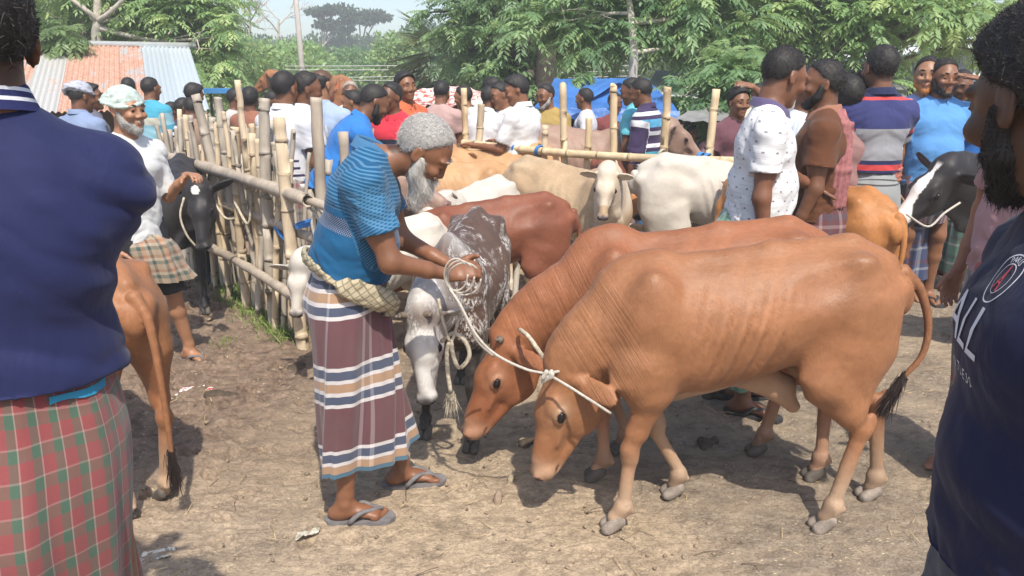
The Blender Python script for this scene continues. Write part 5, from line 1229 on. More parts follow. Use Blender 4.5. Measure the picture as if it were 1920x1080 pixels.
L = [(303, 250, 9), (318, 212, 9), (330, 205, 10), (345, 222, 9), (358, 215, 11), (372, 228, 9), (384, 232, 8), (400, 177, 17), (424, 183, 15), (446, 238, 18), (466, 150, 12), (477, 250, 14), (502, 185, 21), (521, 232, 13), (536, 300, 12), (412, 232, 10), (436, 210, 9), (391, 215, 10), (455, 245, 10), (489, 260, 12), (312, 235, 8), (337, 240, 8), (366, 246, 8)]+[(g.randint(300, 560), g.randint(215, 300), g.randint(8, 14)) for _ in range(26)]
for k, (px_, py_, w_) in enumerate(L):
    p = on_line(px_)+V(.0, .03*(k % 3)+(.10 if k > 22 else 0), 0); zt = W(px_, py_, p[1])[2]; D_ = p[1]*.97; r_ = w_/FPX*D_/2; ln_ = g.normal(0, .055)
    culm((p[0]-ln_*1.2, p[1]+g.normal(0, .02), -.05), (p[0]+ln_*.6, p[1], zt), r_*1.05, k, g.rand() > .25, .012, .92, lf, OLDB if g.rand() > .3 else MIDB)
p = V(*G(570, 655)); culm((p[0], p[1], -.1), (p[0]-.05, p[1]+.02, W(562, 220, p[1])[2]), .042, 70, True, .01, .85, lf, MIDB)
p = W(606, 400, 5.0); culm((p[0]+.02, 5.0, -.05), (p[0], 5.0, W(605, 183, 5.0)[2]), .040, 71, False, .015, .9, lf, WOOD)
p = W(652, 400, 5.1); culm((p[0]+.02, 5.1, -.05), (p[0], 5.1, W(652, 247, 5.1)[2]), .034, 72, False, .01, .95, lf, WOOD)
for k, px_ in enumerate((585, 630, 622)): p = W(px_, 400, 5.25); culm((p[0], 5.25, -.05), (p[0], 5.25, .95+.1*k), .030, 75+k, True, .01, .95, lf, OLDB)
def rail(a, b, r, sd, mat, par, nodes=False, nm='rail', bow=.02): culm(a, b, r, sd, nodes, bow, .92, par, mat, nm)
rail(W(296, 290, 7.05), W(578, 376, 4.45), .044, 80, WOOD, lf); rail(W(548, 366, 4.62), W(660, 412, 4.2), .028, 81, WOOD, lf)
rail(W(340, 360, 6.7), W(600, 452, 4.52), .032, 82, WOOD, lf); rail(W(392, 462, 6.0), W(556, 560, 4.50), .034, 83, WOOD, lf); rail(W(420, 420, 6.0), W(600, 500, 4.8), .026, 84, WOOD, lf)
rail(W(473, 345, 5.35), W(482, 570, 5.35), .018, 85, MIDB, lf, True, 'loose_stick')
ROPE = plain('rope', (.50, .44, .34), .9, .3, 60, .5); BROPE = plain('blue_twine', (.05, .20, .50), .6, .2, 30); WROPE = plain('white_rope', (.50, .46, .40), .85, .15, 80, .5)
def ringrope(c, r, mat, axis=(0, 0, 1), par=None, n=3, th=.006, nm='binding', seed=0):
    g = np.random.RandomState(seed); ax, u, s_ = frame(axis, (.3, .5, .8) if abs(V(*axis)[2]) < .9 else (1, 0, 0)); P = []
    for k in range(n*12+1): a = k/12*2*math.pi; P.append(V(*c)+u*math.cos(a)*r+s_*math.sin(a)*r+ax*(th*1.6*(k/12-n/2)+.25*r*math.cos(a)))
    v, f = tubes_np([np.array(P)], [th], 6); return link(nm, mk_mesh(nm, v, f, mat), par)
ringrope(W(570, 420, 4.67), .052, BROPE, (0, 0, 1), lf, 3); ringrope(W(570, 470, 4.67), .05, BROPE, (0, 0, 1), lf, 2); ringrope(W(472, 345, 5.25), .052, ROPE, (.7, -.7, -.2), lf, 2)
tag(tube_obj('rope', [W(575, 385, 4.55), W(590, 400, 4.5), W(605, 430, 4.5), W(597, 455, 4.5), W(585, 420, 4.5), W(596, 392, 4.5), W(612, 420, 4.5), W(606, 450, 4.5), W(608, 520, 4.55)], .009, WROPE, n=40), 'pale rope looped and knotted round the fence corner post', 'rope')
tag(tube_obj('rope', [W(405, 385, 5.7), W(425, 410, 5.6), W(455, 400, 5.5), W(470, 350, 5.35), W(466, 420, 5.3), W(440, 380, 5.5)], .010, ROPE, n=30), 'rope tied from the black calf to the upper fence rail', 'rope')
tag(tube_obj('rope', [W(515, 425, 5.0), W(535, 450, 4.9), W(560, 470, 4.8), W(560, 500, 4.75)], .012, BROPE, n=20), 'blue and white rope slung between the fence stakes', 'rope')
rf = empty('bamboo_fence', 'pale fresh bamboo rail fence crossing behind the tethered cattle', 'fence', (0, 0, 0)); RA, RB = V(-.47, 7.15, 0), V(1.95, 5.45, 0)
for k, (px_, py_, w_, m_) in enumerate(((875, 165, 12, NEWB), (896, 196, 14, MIDB), (975, 212, 12, MIDB), (1022, 236, 13, MIDB), (1060, 160, 14, NEWB), (1103, 222, 13, NEWB), (1153, 160, 14, NEWB), (1246, 163, 15, NEWB), (1331, 167, 15, NEWB))):
    p = on_line(px_, RA, RB); r_ = w_/FPX*p[1]/2*1.05; ln_ = (-.03, .06, .0, 0, -.05, 0, -.045, .0, .02)[k]
    culm((p[0]-ln_, p[1]+.04, -.05), (p[0]+ln_*.6, p[1]+.04, W(px_, py_, p[1])[2]), r_, 100+k, True, .006, .92, rf, m_)
def on_r(px, py): p = on_line(px, RA, RB); q = W(px, py, p[1]-.03); return V(*q)
rail(on_r(868, 268), on_r(1380, 302), .034, 120, NEWB, rf, True, bow=-.035); rail(on_r(868, 283), on_r(970, 290), .026, 121, NEWB, rf, True); rail(on_r(1138, 338), on_r(1420, 362), .030, 122, NEWB, rf, True); rail(on_r(1120, 384), on_r(1420, 408), .030, 123, NEWB, rf, True); rail(on_r(1095, 420), on_r(1420, 452), .030, 124, MIDB, rf, True)
for k, (px_, py_) in enumerate(((965, 277), (1010, 282), (1312, 296), (1324, 298))): ringrope(on_r(px_, py_), .040, BROPE, unit(RB-RA), rf, 3, seed=k)
ringrope(on_r(1240, 290), .040, ROPE, unit(RB-RA), rf, 2)
tag(tube_obj('rope', [on_r(1153, 300)+V(0, -.05, 0), W(1165, 325, 6), W(1180, 345, 5.9), W(1165, 350, 6), W(1150, 345, 6)], .007, WROPE), 'thin pale rope hanging from the bamboo rail by the striped shirt', 'rope')
# ------------------------------------------------------------------ the cattle
PI = math.pi
BR = coat('reddish_hide', (.30, .134, .062), (.43, .32, .22), (.035, .02, .016)); BR2 = coat('red_brown_hide', (.285, .112, .052), (.38, .24, .16), (.09, .05, .035)); RED = coat('chestnut_hide', (.215, .075, .040), (.30, .15, .09), (.05, .03, .025))
TAN = coat('tan_hide', (.50, .295, .145), (.66, .52, .38), (.16, .11, .09)); CREAM = coat('cream_hide', (.47, .345, .215), (.70, .62, .52), (.10, .08, .08)); WHITE = coat('white_hide', (.43, .385, .32), (.60, .56, .50), (.06, .05, .05), var=.12)
BLACK = coat('black_hide', (.028, .026, .028), (.75, .73, .70), (.05, .048, .05), rough=.5, var=.3); SPECK = coat('speckled_hide', (.105, .062, .045), (.60, .58, .55), (.022, .019, .018), spots='speckle'); SPINK = coat('dun_hide', (.33, .22, .17), (.5, .4, .33), (.2, .12, .1)); OR = coat('orange_hide', (.42, .18, .06), (.55, .38, .2), (.03, .025, .025))
def m_bull(c):
    m = c['m']; x, y, z = c['x'], c['y'], c['z']
    m[:, 1] = c['m'][:, 1]*.12
    eye = np.exp(-(((c['face']-.15)/.045)**2+((c['fu']+.05)/.035)**2))*c['inhead']; m[:, 0] = np.maximum(m[:, 0], .55*eye)
    m[:, 0] = np.maximum(m[:, 0], .5*c['inhead']*sstep(.33, .40, c['face']))
    m[:, 1] = np.maximum(m[:, 1], .45*sstep(.16, .06, z)*(fbm(c['v']*20, 2) > -.1)); m[:, 1] = np.maximum(m[:, 1], .25*sstep(-.60, -.64, x)); return m
bullA = cow('front red-brown zebu bull lowering its head, nearest the camera', (XY(1380, 2.76, .8)), PI, BR, 'bull', s=1.0, vox=.0058, fur=90000, ribs=3.2, poll=(.675, .02, .63), fdir=(.30, .10, -.95), fup=(.95, .22, .25), legs=((.385, .13), (.13, -.12), (-.345, .13), (-.60, -.10)),
            tail=[(-.545, 0, .99), (-.61, .01, .93), (-.655, .02, .80), (-.645, .03, .68), (-.585, .03, .59)], tuft=True, hump=.02, sheath=True, mask=m_bull, ear={1: (.85, .05, -.62), -1: (.8, .1, -.5)}, earlen=.185, hoofm=HOOFP, hs=1.10, dewlap=1.25, nk_=.80, neck_mid=(.545, .01, .715), cat='bull')
bullB = cow('darker red-brown bull with a neck rope, standing behind the front bull', (XY(1292, 3.14, .8)), PI, BR2, 'bull', s=1.0, vox=.0065, fur=70000, ribs=1.4, poll=(.80, .02, .615), fdir=(.46, .12, -.88), fup=(.93, .22, .3), legs=((.325, .12), (.20, -.13), (-.53, .12), (-.37, -.11)), hump=.05, horn=.45, mask=m_bull,
            ear={1: (.85, -.05, -.62), -1: (.8, .1, -.5)}, earlen=.195, dewlap=1.1, hs=1.12, nk_=.82, neck_mid=(.585, 0, .745), sheath=True, cat='bull')
def m_speck(c):
    m = c['m']; z = c['z']; m[:, 0] = np.maximum(c['inhead']*.95*(1-np.exp(-((c['face']+.0)/.07)**2)*.8), .75*np.exp(-(((c['x']-.33)/.10)**2+((z-1.05)/.09)**2+(c['y']/.1)**2)))
    m[:, 0] = np.maximum(m[:, 0], .8*c['m'][:, 2]*0+.7*sstep(.35, .9, c['tt'])*(c['dist'] < .25)*(1-c['inhead'])*(c['x'] > .4))
    m[:, 1] = np.maximum(c['m'][:, 1]*.9, sstep(.62, .50, z)*(1-c['inhead'])*(np.abs(c['y']) > .05)*.92); return m
speck = cow('dark brown bull frosted with white speckles, head down beside the plaid lungi', V(-.24, 3.72, 0), R(-99), SPECK, 'speckled_bull', s=.90, vox=.0075, fur=40000, wpoll=(782, 592, 3.0), wdir=(.05, -.28, -.95), wup=(-.25, -.93, .3), legs=((.40, .13), (.30, -.15), (-.42, .12), (-.40, -.12)), hump=.07, mask=m_speck, fat=1.12,
            ear={1: (.9, -.2, -.35), -1: (.9, -.1, -.2)}, horn=.4, cat='bull', lg=.95)
cow('chestnut cow with its bony rump between the speckled bull and the cream cow', XY(919, 4.76, .8), PI+.13, RED, s=.88, vox=.009, fat=.88, ribs=2, hump=0, poll=(.88, .05, .58), fdir=(.4, 0, -.9), fup=(.9, 0, .4), neck_mid=(.62, 0, .74), legs=((.3, .12), (.3, -.12), (-.36, .12), (-.50, -.11)), tail=[(-.545, 0, .98), (-.585, 0, .88), (-.59, .01, .70), (-.575, .02, .55), (-.57, .02, .45)])
def m_whitehead(c):
    m = c['m']; m[:, 0] = .6; m[:, 1] = np.maximum(m[:, 1]*.8, .35*np.exp(-((c['face']-.02)/.05)**2)*c['inhead']); return m
cow('white cow with its head raised to the left behind the bearded man', XY(880, 5.2, .8), PI+1.0, WHITE, s=.90, vox=.010, wpoll=(852, 375, 4.95), wdir=(-.90, -.25, -.42), wup=(-.35, -.1, .93), horn=.9, mask=m_whitehead, hump=.02)
cow('cream cow turning its face to the camera beside the rail fence', XY(1062, 5.72, .8), R(-42), CREAM, s=.98, vox=.009, wpoll=(1138, 322, 5.15), wdir=(-.12, -.45, -.90), wup=(-.1, -.85, .45), hs=.80, ear={1: (.9, .1, .5), -1: (.9, .1, .5)}, mask=lambda c: (c['m'].__setitem__((slice(None), 0), np.maximum(c['m'][:, 0], .6*sstep(.05, .3, c['tt'])*(c['dist'] < .22)*(c['x'] > .4))), c['m'])[1], earlen=.14)
cow('thin white cow standing with its rump to the left of the spotted polo', XY(1345, 5.65, .8), R(-4), WHITE, s=1.02, vox=.009, fat=.72, ribs=4.0, poll=(.93, 0, 1.15), legs=((.3, .11), (.26, -.11), (-.40, .11), (-.34, -.11)), tail=[(-.545, 0, .98), (-.575, .02, .88), (-.575, .03, .66), (-.57, .03, .45), (-.57, .03, .3)], mask=lambda c: (c['m'].__setitem__((slice(None), 0), .5), c['m'])[1])
cow('light brown cow under the outstretched hand, its black muzzle showing left of the dotted polo', XY(1515, 4.62, .8), PI-1.05, OR, s=.97, vox=.009, wpoll=(1366, 346, 5.25), wdir=(-.40, -.2, -.9), wup=(-.90, -.1, .4), mask=lambda c: (c['m'].__setitem__((slice(None), 1), np.maximum(c['m'][:, 1], c['inhead']*sstep(.33, .36, c['face']))), c['m'])[1])
def m_blaze(c):
    m = c['m']; f, u, s_ = c['face'], c['fu'], np.abs(c['fs']); w_ = .022+.02*fbm(c['v']*12, 2)+.03*sstep(.2, .36, f)
    m[:, 0] = np.maximum(c['inhead']*(s_ < w_)*(u > -.09)*sstep(.0, .03, f)*1.0, 0); m[:, 0] = np.maximum(m[:, 0], .9*sstep(.34, .38, f)*c['inhead']*(u > -.12)); m[:, 1] *= .3; return m
cow('black cow with a white blaze down its face at the right', XY(2035, 4.55, .8), PI, BLACK, s=1.08, vox=.009, wpoll=(1768, 308, 4.3), wdir=(-.70, -.12, -.72), wup=(-.60, -.42, .66), mask=m_blaze, ear={1: (.95, -.3, -.1), -1: (.95, -.3, -.1)}, earlen=.17)
def m_star(c):
    m = c['m']; r_ = np.exp(-(((c['face']-.02)/.035)**2+(c['fs']/.028)**2))*(c['fu'] > -.06); m[:, 0] = (r_*(1+.5*fbm(c['v']*30, 2)) > .45)*1.0; m[:, 1] *= .2; return m
cow('black calf with a white star on its forehead, tied at the left fence', XY(338, 5.75, .8), R(-72), BLACK, 'calf', s=.98, vox=.0085, wpoll=(368, 352, 5.02), wdir=(.10, -.42, -.90), wup=(-.05, -.88, .45), mask=m_star, legs=((.30, .12), (.26, -.10), (-.42, .11), (-.42, -.11)), cat='calf', fat=.9)
d_ = V(math.cos(R(138)), math.sin(R(138)), 0); p = XY(264, 2.66, .8)+Vector(d_)*.58
cow('orange-brown cow at the left edge, only its rump and hanging tail in view', p, R(138), BR, s=.93, vox=.0065, fur=40000, tail=[(-.55, 0, .985), (-.60, -.02, .90), (-.615, -.03, .70), (-.61, -.04, .45), (-.60, -.045, .33)], legs=((.31, .12), (.31, -.12), (-.46, .10), (-.40, -.09)), poll=(.9, 0, .95))
cow('white calf peering round the left side of the plaid lungi', XY(712, 4.38, .7), PI+.62, WHITE, 'calf', s=.80, vox=.0065, nk_=.62, hump=0, wpoll=(560, 497, 3.98), wdir=(-.06, -.40, -.91), wup=(0, -.88, .45), ear={1: (.95, .0, .15), -1: (.95, .0, .15)}, earlen=.15, mask=m_whitehead, cat='calf', hs=.82)
TANS = [('tan cow with a long back just behind the white head', XY(845, 6.35, .8), .2, TAN, .95, None), ('sandy cow at the back with a pale stripe along its spine', XY(925, 6.85, .8), PI-.15, TAN, 1.0, None), ('shaggy tan cow with its head up beside the fence rail', XY(925, 7.35, .8), PI-.15, TAN, 1.0, (862, 285, 6.95)),
        ('dun cow whose pink grey muzzle shows under the white beard', XY(705, 5.65, .8), R(-58), SPINK, .95, (752, 320, 4.9)), ('dusty pink cow standing beyond the bamboo rails', XY(1080, 7.55, .8), 0.1, SPINK, 1.12, None),
        ('small red calf between the rail fence posts', XY(1105, 6.7, .8), R(-70), OR, .80, None), ('red cow behind the posts seen from the rear', XY(1150, 7.1, .8), R(70), RED, .92, None), ('white cow half hidden behind the fence corner stakes', XY(520, 6.6, .8), .2, WHITE, .95, None), ('dark cow beyond the rails near the white shirts', XY(900, 7.9, .8), .0, RED, .92, None)]
for k, (lb, loc, yw, mt, s_, wp) in enumerate(TANS):
    kw = {}
    if k == 2: kw = dict(wpoll=wp, wdir=(-.7, -.35, -.6), wup=(-.5, -.2, .8))
    if k == 3: kw = dict(wpoll=wp, wdir=(.86, -.30, -.38), wup=(.38, .0, .92))
    if k in (0, 1): kw = dict(poll=(.92, .05, .80))
    cow(lb, loc, yw, mt, s=s_, vox=.0115, group=None, fat=.86, ribs=2.2, **kw)
cow('brown cow standing high in the bed of the far truck', XY(600, 13.6, 1.4), PI, BR, s=1.0, vox=.014, hz=.60, poll=(.88, 0, 1.16), parts='hoof')
# ------------------------------------------------------------------ ropes on the cattle
tag(tube_obj('lead_rope', [W(842, 540, 2.66), W(862, 570, 2.62), W(893, 628, 2.60), W(930, 665, 2.60), W(985, 692, 2.60), W(1025, 702, 2.62), W(1062, 722, 2.58), W(1100, 746, 2.55), W(1145, 775, 2.57)], .0052, WROPE, n=60), 'white lead rope running from the bearded man hands down to the front bull', 'rope')
tag(tube_obj('lead_rope', [W(850, 552, 2.68), W(875, 600, 2.72), W(895, 640, 2.78), W(925, 668, 2.84)], .0045, WROPE, n=30), 'second strand of rope from the hands to the head of the rear bull', 'rope')
kn = W(1026, 702, 2.60); cc = Clay(V(*kn)-.06, V(*kn)+.06, .004); g = np.random.RandomState(1)
for a in range(4): cc.tube(V(*kn)+g.normal(0, .010, 3), V(*kn)+g.normal(0, .014, 3), .009, .008, k=.004)
v, q = cc.mesh(); rk = link('rope_knot', mk_mesh('rope_knot', v, q, WROPE)); tag(rk, 'knot where the white ropes meet above the front bull head', 'rope knot')
tag(tube_obj('rope', [W(1026, 702, 2.62), W(1050, 696, 2.68), W(1086, 694, 2.74)], .006, WROPE, n=14), 'short rope tail lying from the knot over the ear of the rear bull', 'rope')
tag(tube_obj('neck_rope', [W(975, 618, 3.02), W(990, 630, 2.93), W(1005, 650, 2.89), W(1020, 672, 2.88)], .009, ROPE, n=20), 'pale rope around the neck of the rear bull', 'rope')
tag(tube_obj('rope', [W(828, 640, 2.98), W(850, 625, 2.95), W(872, 640, 2.95), W(880, 668, 2.95), W(862, 690, 2.95), W(850, 668, 2.94), W(845, 640, 2.93), W(838, 660, 2.93), W(840, 700, 2.93), W(845, 735, 2.93)], .009, ROPE, n=50), 'loose loop of hairy rope hanging from the speckled bull neck', 'rope')
tag(tube_obj('rope', [W(822, 560, 2.9), W(830, 600, 2.9), W(845, 640, 2.93), W(860, 600, 2.95), W(872, 560, 2.95)], .0065, ROPE, n=30), 'halter rope dangling from the hands to the speckled bull neck', 'rope')
a = V(*W(846, 742, 2.93)); sv, sf, h = strands(np.tile(a, (160, 1))+g.normal(0, .008, (160, 3)), np.tile(V(0, 0, -1), (160, 1)), .075, .0016, .22, 3)
tag(link('rope_tassel', mk_mesh('rope_tassel', sv, sf, ROPE)), 'frayed tassel at the end of the hanging rope', 'rope end', kind='stuff')
tag(tube_obj('halter_rope', [W(370, 465, 4.98), W(350, 440, 4.95), W(338, 405, 4.95), W(345, 370, 4.98)], .007, ROPE, n=16), 'thin halter rope round the black calf cheek', 'rope')
tag(tube_obj('halter_rope', [W(1700, 402, 4.1), W(1740, 425, 4.12), W(1770, 400, 4.15), W(1800, 380, 4.2)], .006, WROPE, n=16), 'white halter rope under the black cow chin', 'rope')

g = np.random.RandomState(6)
for k in range(3):
    P = [W(855+22*math.cos(a)*(1+.2*k)+8*k, 515+30*math.sin(a)+4*k, 2.64+.02*k+.02*math.sin(a)) for a in np.linspace(0, 5.6, 12)]
    tag(tube_obj('rope_coil', P, .0035, WROPE, n=40), ['pale coil of rope held in the bearded man fingers', 'wider loop of rope round the first coil in his hand', 'outermost slack loop of rope below his hand'][k], 'rope')
# ------------------------------------------------------------------ the people
from mathutils.bvhtree import BVHTree
def decal(nm, root, shirt, org, right, up, mats, text=None, size=.05, shape=None, off=.0025, font_scale=1.0, shear=0, parent=None, step=None):
    """Flat print laid on a garment: lettering or polygons mapped onto its surface."""
    me = shirt.data; n = len(me.vertices); co = np.empty(n*3, np.float32); me.vertices.foreach_get('co', co); co = co.reshape(-1, 3)
    bvh = BVHTree.FromPolygons([tuple(c) for c in co], [tuple(p.vertices) for p in me.polygons]); right, up = unit(right), unit(up); nn = np.cross(right, up)
    if text is not None:
        cu = bpy.data.curves.new(nm, 'FONT'); cu.body = text; cu.size = size; cu.shear = shear; cu.align_x = 'CENTER'; cu.resolution_u = 2; ob = bpy.data.objects.new(nm, cu); col.objects.link(ob)
        dg = bpy.context.evaluated_depsgraph_get(); m2 = bpy.data.meshes.new_from_object(ob.evaluated_get(dg)); bpy.data.objects.remove(ob)
        P = np.array([tuple(v.co) for v in m2.vertices]); F = [list(p.vertices) for p in m2.polygons]; bpy.data.meshes.remove(m2)
        import bmesh
        bm = bmesh.new(); vs = [bm.verts.new(p) for p in P]
        for f in F:
            try: bm.faces.new([vs[i] for i in f])
            except Exception: pass
        bmesh.ops.triangulate(bm, faces=bm.faces[:])
        bmesh.ops.subdivide_edges(bm, edges=[e for e in bm.edges if e.calc_length() > size*.35], cuts=1)
        bm.verts.index_update(); P = np.array([tuple(v.co) for v in bm.verts]); F = [[v.index for v in f.verts] for f in bm.faces]; bm.free()
    else: P, F = shape
    out = []
    for x, y in P[:, :2]:
        p = Vector(org+right*x+up*y)+Vector(nn)*.25; h = bvh.ray_cast(p, Vector(-nn), .6)
        out.append(tuple(h[0]+Vector(nn)*off) if h[0] is not None else tuple(Vector(org+right*x+up*y)))
    m = bpy.data.meshes.new(nm); m.from_pydata(out, [], F); m.materials.append(mats); return link(nm, m, parent or shirt)
def getp(root, nm): return [c for c in root.children if c.name.split('.')[0] == nm][0]
def quads(L):
    P, F = [], []
    for pts in L:
        F.append(list(range(len(P), len(P)+len(pts)))); P += [(a, b, 0) for a, b in pts]
    return np.array(P, float), F
NAVY = cloth('navy_jersey', (.012, .016, .064), rough=.75, weave=.6); NAVY2 = cloth('dark_navy_jersey', (.006, .008, .036), rough=.75, weave=.6)
MB, WB, TB, OB_ = (.115, .048, .058), (.72, .71, .70), (.030, .085, .15), (.44, .29, .17)
MAINL = plaid('maroon_plaid', [(0, MB), (.26, (.50, .42, .44)), (.30, MB), (.37, (.50, .42, .44)), (.41, MB), (.76, (.50, .42, .44)), (.80, MB)],
              [(0, MB), (.36, WB), (.405, TB), (.50, WB), (.545, OB_), (.645, WB), (.69, TB), (.79, WB), (.835, MB)], .385, .33, .70, off=(.1, .50), hem=(.018, (.06, .13, .19)))
REDG = plaid('red_green_plaid', [(0, (.20, .040, .045)), (.55, (.040, .085, .06)), (.93, (.30, .20, .18))], [(0, (.22, .05, .055)), (.55, (.05, .11, .075)), (.93, (.30, .20, .18))], .037, .040, .42)
GREYL = plaid('grey_lined_lungi', [(0, (.30, .32, .33))], [(0, (.06, .16, .30)), (.05, (.28, .30, .31)), (.06, (.06, .12, .2)), (.10, (.28, .30, .31)), (.30, (.03, .03, .04)), (.315, (.30, .32, .33)), (.34, (.03, .03, .04)), (.355, (.30, .32, .33)), (.62, (.03, .03, .04)), (.635, (.30, .32, .33)), (.84, (.06, .12, .2)), (.9, (.25, .12, .1)), (.93, (.06, .12, .2)), (.97, (.28, .30, .31))], .3, .62, .9)
PURP = plaid('purple_plaid', [(0, (.10, .06, .09)), (.5, (.30, .24, .25)), (.6, (.06, .10, .09))], [(0, (.12, .06, .09)), (.4, (.05, .10, .10)), (.8, (.35, .22, .24))], .12, .14, .5)
CAMO = plaid('patterned_cloth', [(0, (.35, .28, .20)), (.3, (.06, .10, .09)), (.5, (.42, .22, .12)), (.7, (.35, .30, .24)), (.85, (.05, .06, .05))], [(0, (.36, .28, .20)), (.35, (.05, .10, .09)), (.6, (.45, .38, .3)), (.8, (.30, .14, .08))], .11, .09, .5)
ORBL = plaid('orange_blue_lungi', [(0, (.03, .16, .45)), (.45, (.45, .20, .08)), (.6, (.35, .30, .25)), (.7, (.08, .06, .10))], [(0, (.05, .18, .42)), (.6, (.1, .1, .14))], .22, .5, .25)
CHECKS = [plaid('checked_lungi_%d' % k, [(0, a), (.4, b), (.55, a), (.9, c)], [(0, a), (.5, b), (.62, a), (.8, c)], .12, .15, .5) for k, (a, b, c) in enumerate((((.10, .03, .04), (.3, .2, .2), (.05, .05, .08)), ((.04, .06, .14), (.3, .32, .36), (.1, .04, .05)), ((.12, .13, .10), (.3, .3, .24), (.06, .08, .06)), ((.05, .12, .10), (.3, .3, .3), (.04, .04, .05)), ((.30, .26, .24), (.1, .1, .12), (.3, .1, .1))))]
def T1(n, c, **k): return cloth(n, c, **k)
BLUEP = cloth('blue_hatched_polo', (.006, .075, .175), kind='hatch', c2=(.12, .27, .40), rough=.7); BLUEC = cloth('polo_collar', (.05, .15, .28))
# the bearded man in the middle
main, D = person('bearded grey haired man in a blue polo and maroon plaid lungi holding the ropes', XY(668, 2.83, .5), R(4), 1.675, lean=17, head=(44, -6), headtilt=-4, hoff=(.085, -.085), lb=.77, hw=.55, hn_=3.2,
    arms=dict(R=dict(u=(.30, -.12, -.92), f=(.80, .42, -.30), hd=(.93, .30, .16), pn=(-.1, .55, -.6), curl=.85, thumb=(.7, .5, .5)), L=dict(u=(.34, -.02, -.9), f=(.78, -.42, -.34), hd=(.95, -.35, .05), pn=(0, -.6, -.5), curl=.9, thumb=(.8, -.2, .5))),
    skin=skin_mat((.205, .088, .044)), hairm=hair_mat((.20, .19, .18), (.66, .64, .61)), beard=('long', WHITEH), shirt=BLUEP, collar=BLUEC, lower=('lungi', MAINL), vox=.0056, fine=True, sandal=RUBBER_G, feet=((.150, .13), (-.045, -.13)), footyaw=(.12, .0), belly=.035, lunghem=.215, hips=(-.02, 0), hem=.965, waist=1.0, build=1.04, foldamp=1.1, neck=-.012)
# check cloth knotted round his waist
T = D['T']; cc = Clay(T(0, 0, .95)-V(.32, .32, .16), T(0, 0, .95)+V(.36, .32, .18), .007)
P = [T(.155*math.cos(a), .180*math.sin(a), .955-.03*math.cos(a)+.012*math.sin(2*a)) for a in np.linspace(0, 2*PI, 22)]
cc.chain(P, [(.014, .030)]*22, side=(1, 0, 0), k=.012); cc.ell(T(.150, -.10, .925), (.060, .045, .048), k=.03); cc.tube(T(.19, -.03, .90), T(.17, -.02, .78), (.035, .030), (.030, .018), k=.03); cc.tube(T(.13, -.13, .935), T(.02, -.185, .965), (.03, .045), (.018, .035), k=.03)
v, q = cc.mesh(); v = v+normals(v, q)*(.007*(1-2*np.abs(fbm(v*V(16, 16, 34), 3))))[:, None]
t = NT('check_cloth'); X = t.xyz(t.map(t.obj(), (1, 1, 1), (0, .5, .3))); a = t.math('GREATER_THAN', t.math('SINE', t.math('MULTIPLY', X[0], 300)), .82); b = t.math('GREATER_THAN', t.math('SINE', t.math('MULTIPLY', X[2], 300)), .82)
CHECKC = t.fin(t.mix(t.math('MAXIMUM', a, b), (.40, .34, .24), (.20, .18, .11)), .9); link('waist_cloth', mk_mesh('waist_cloth', v, q, CHECKC), main)
# big back at the left edge
L_, D = person('broad man seen from behind in a navy polo and red green plaid lungi', XY(2, 1.16, 1.3), R(110), 1.90, lean=2, hoff=(-.015, -.030, -.022), head=(6, 30), arms=dict(R=dict(u=(.80, .30, -.50), f=(.75, .65, .05)), L=dict(u=(.7, .1, -.6), f=(.9, -.4, 0))), skin=SKIN_D, hair='short', shirt=NAVY, collar=NAVY, lower=('lungi', REDG), vox=.0062, fine=True,
    build=.86, feet=((.02, .045), (.02, -.045)), la=.82, lt=.92, lfold=1.35, hem=1.055, waist=1.08, belly=.01, foldamp=1.2, sleeve=1.25, sandal=RUBBER, lunghem=.12, neck=-.015)
col_ = getp(L_, 'collar'); t = NT('striped_collar'); X = t.xyz(t.n('UVMap').outputs[0]); cs = t.ramp(t.rng(X[1], 0, .04), [(0, (.016, .02, .085)), (.30, (.6, .6, .62)), (.42, (.016, .02, .085)), (.62, (.6, .6, .62)), (.74, (.016, .02, .085))], 'CONSTANT'); col_.data.materials[0] = t.fin(cs, .8)
decal('teal_fold', L_, getp(L_, 'lungi'), D['T'](-.05, -.115, 1.047), V(0, -1, 0), V(0, 0, 1), plain('teal_cloth', (.02, .20, .34), .6), shape=quads([[(-.035+.01*i, -.004+.002*math.sin(i)), (-.025+.01*i, -.004+.002*math.sin(i+1)), (-.025+.01*i, .006), (-.035+.01*i, .006)] for i in range(6)]), off=.004)
# right edge
R_, D = person('bearded young man at the right edge in a dark navy football jersey', XY(2030, 1.0, 1.3), PI-.32, 1.765, lean=3, head=(16, -60), hoff=(.03, 0), hw=.55, hn_=2.4, arms=dict(L=dict(u=(-.35, .15, -.9), f=(-.2, -.3, -.9)), R=dict(u=(-.35, -.05, -.9), f=(-.1, .5, -.8))), skin=skin_mat((.075, .034, .019)), hair='full', beard=('short', BLACKH), shirt=NAVY2, collar=None,  # skin colour darkened to carry the shade he stands in
    lower=('trousers', cloth('grey_denim', (.06, .065, .08))), vox=.0060, fine=True, build=1.0, hem=.93, belly=.01, foldamp=.9, sleeve=.9, sandal=RUBBER, neck=-.005)
sh = getp(R_, 'shirt'); WP = plain('white_print', (.62, .62, .66), .6); RP = plain('red_print', (.55, .06, .08), .6); T = D['T']
org = T(.12, .035, 1.335); rgt = unit(V(-.50, -.75, 0)*-1); rgt = V(0, 1, 0); up_ = V(0, 0, 1)
def ring(r0, r1, n=40): return np.array([(r*math.cos(2*PI*k/n), r*math.sin(2*PI*k/n), 0) for k in range(n) for r in (r0, r1)]), [[2*k, 2*k+1, (2*k+3) % (2*n), (2*k+2) % (2*n)] for k in range(n)]
em = decal('crest', R_, sh, org, rgt, up_, WP, shape=ring(.0300, .0318)); link_par = sh
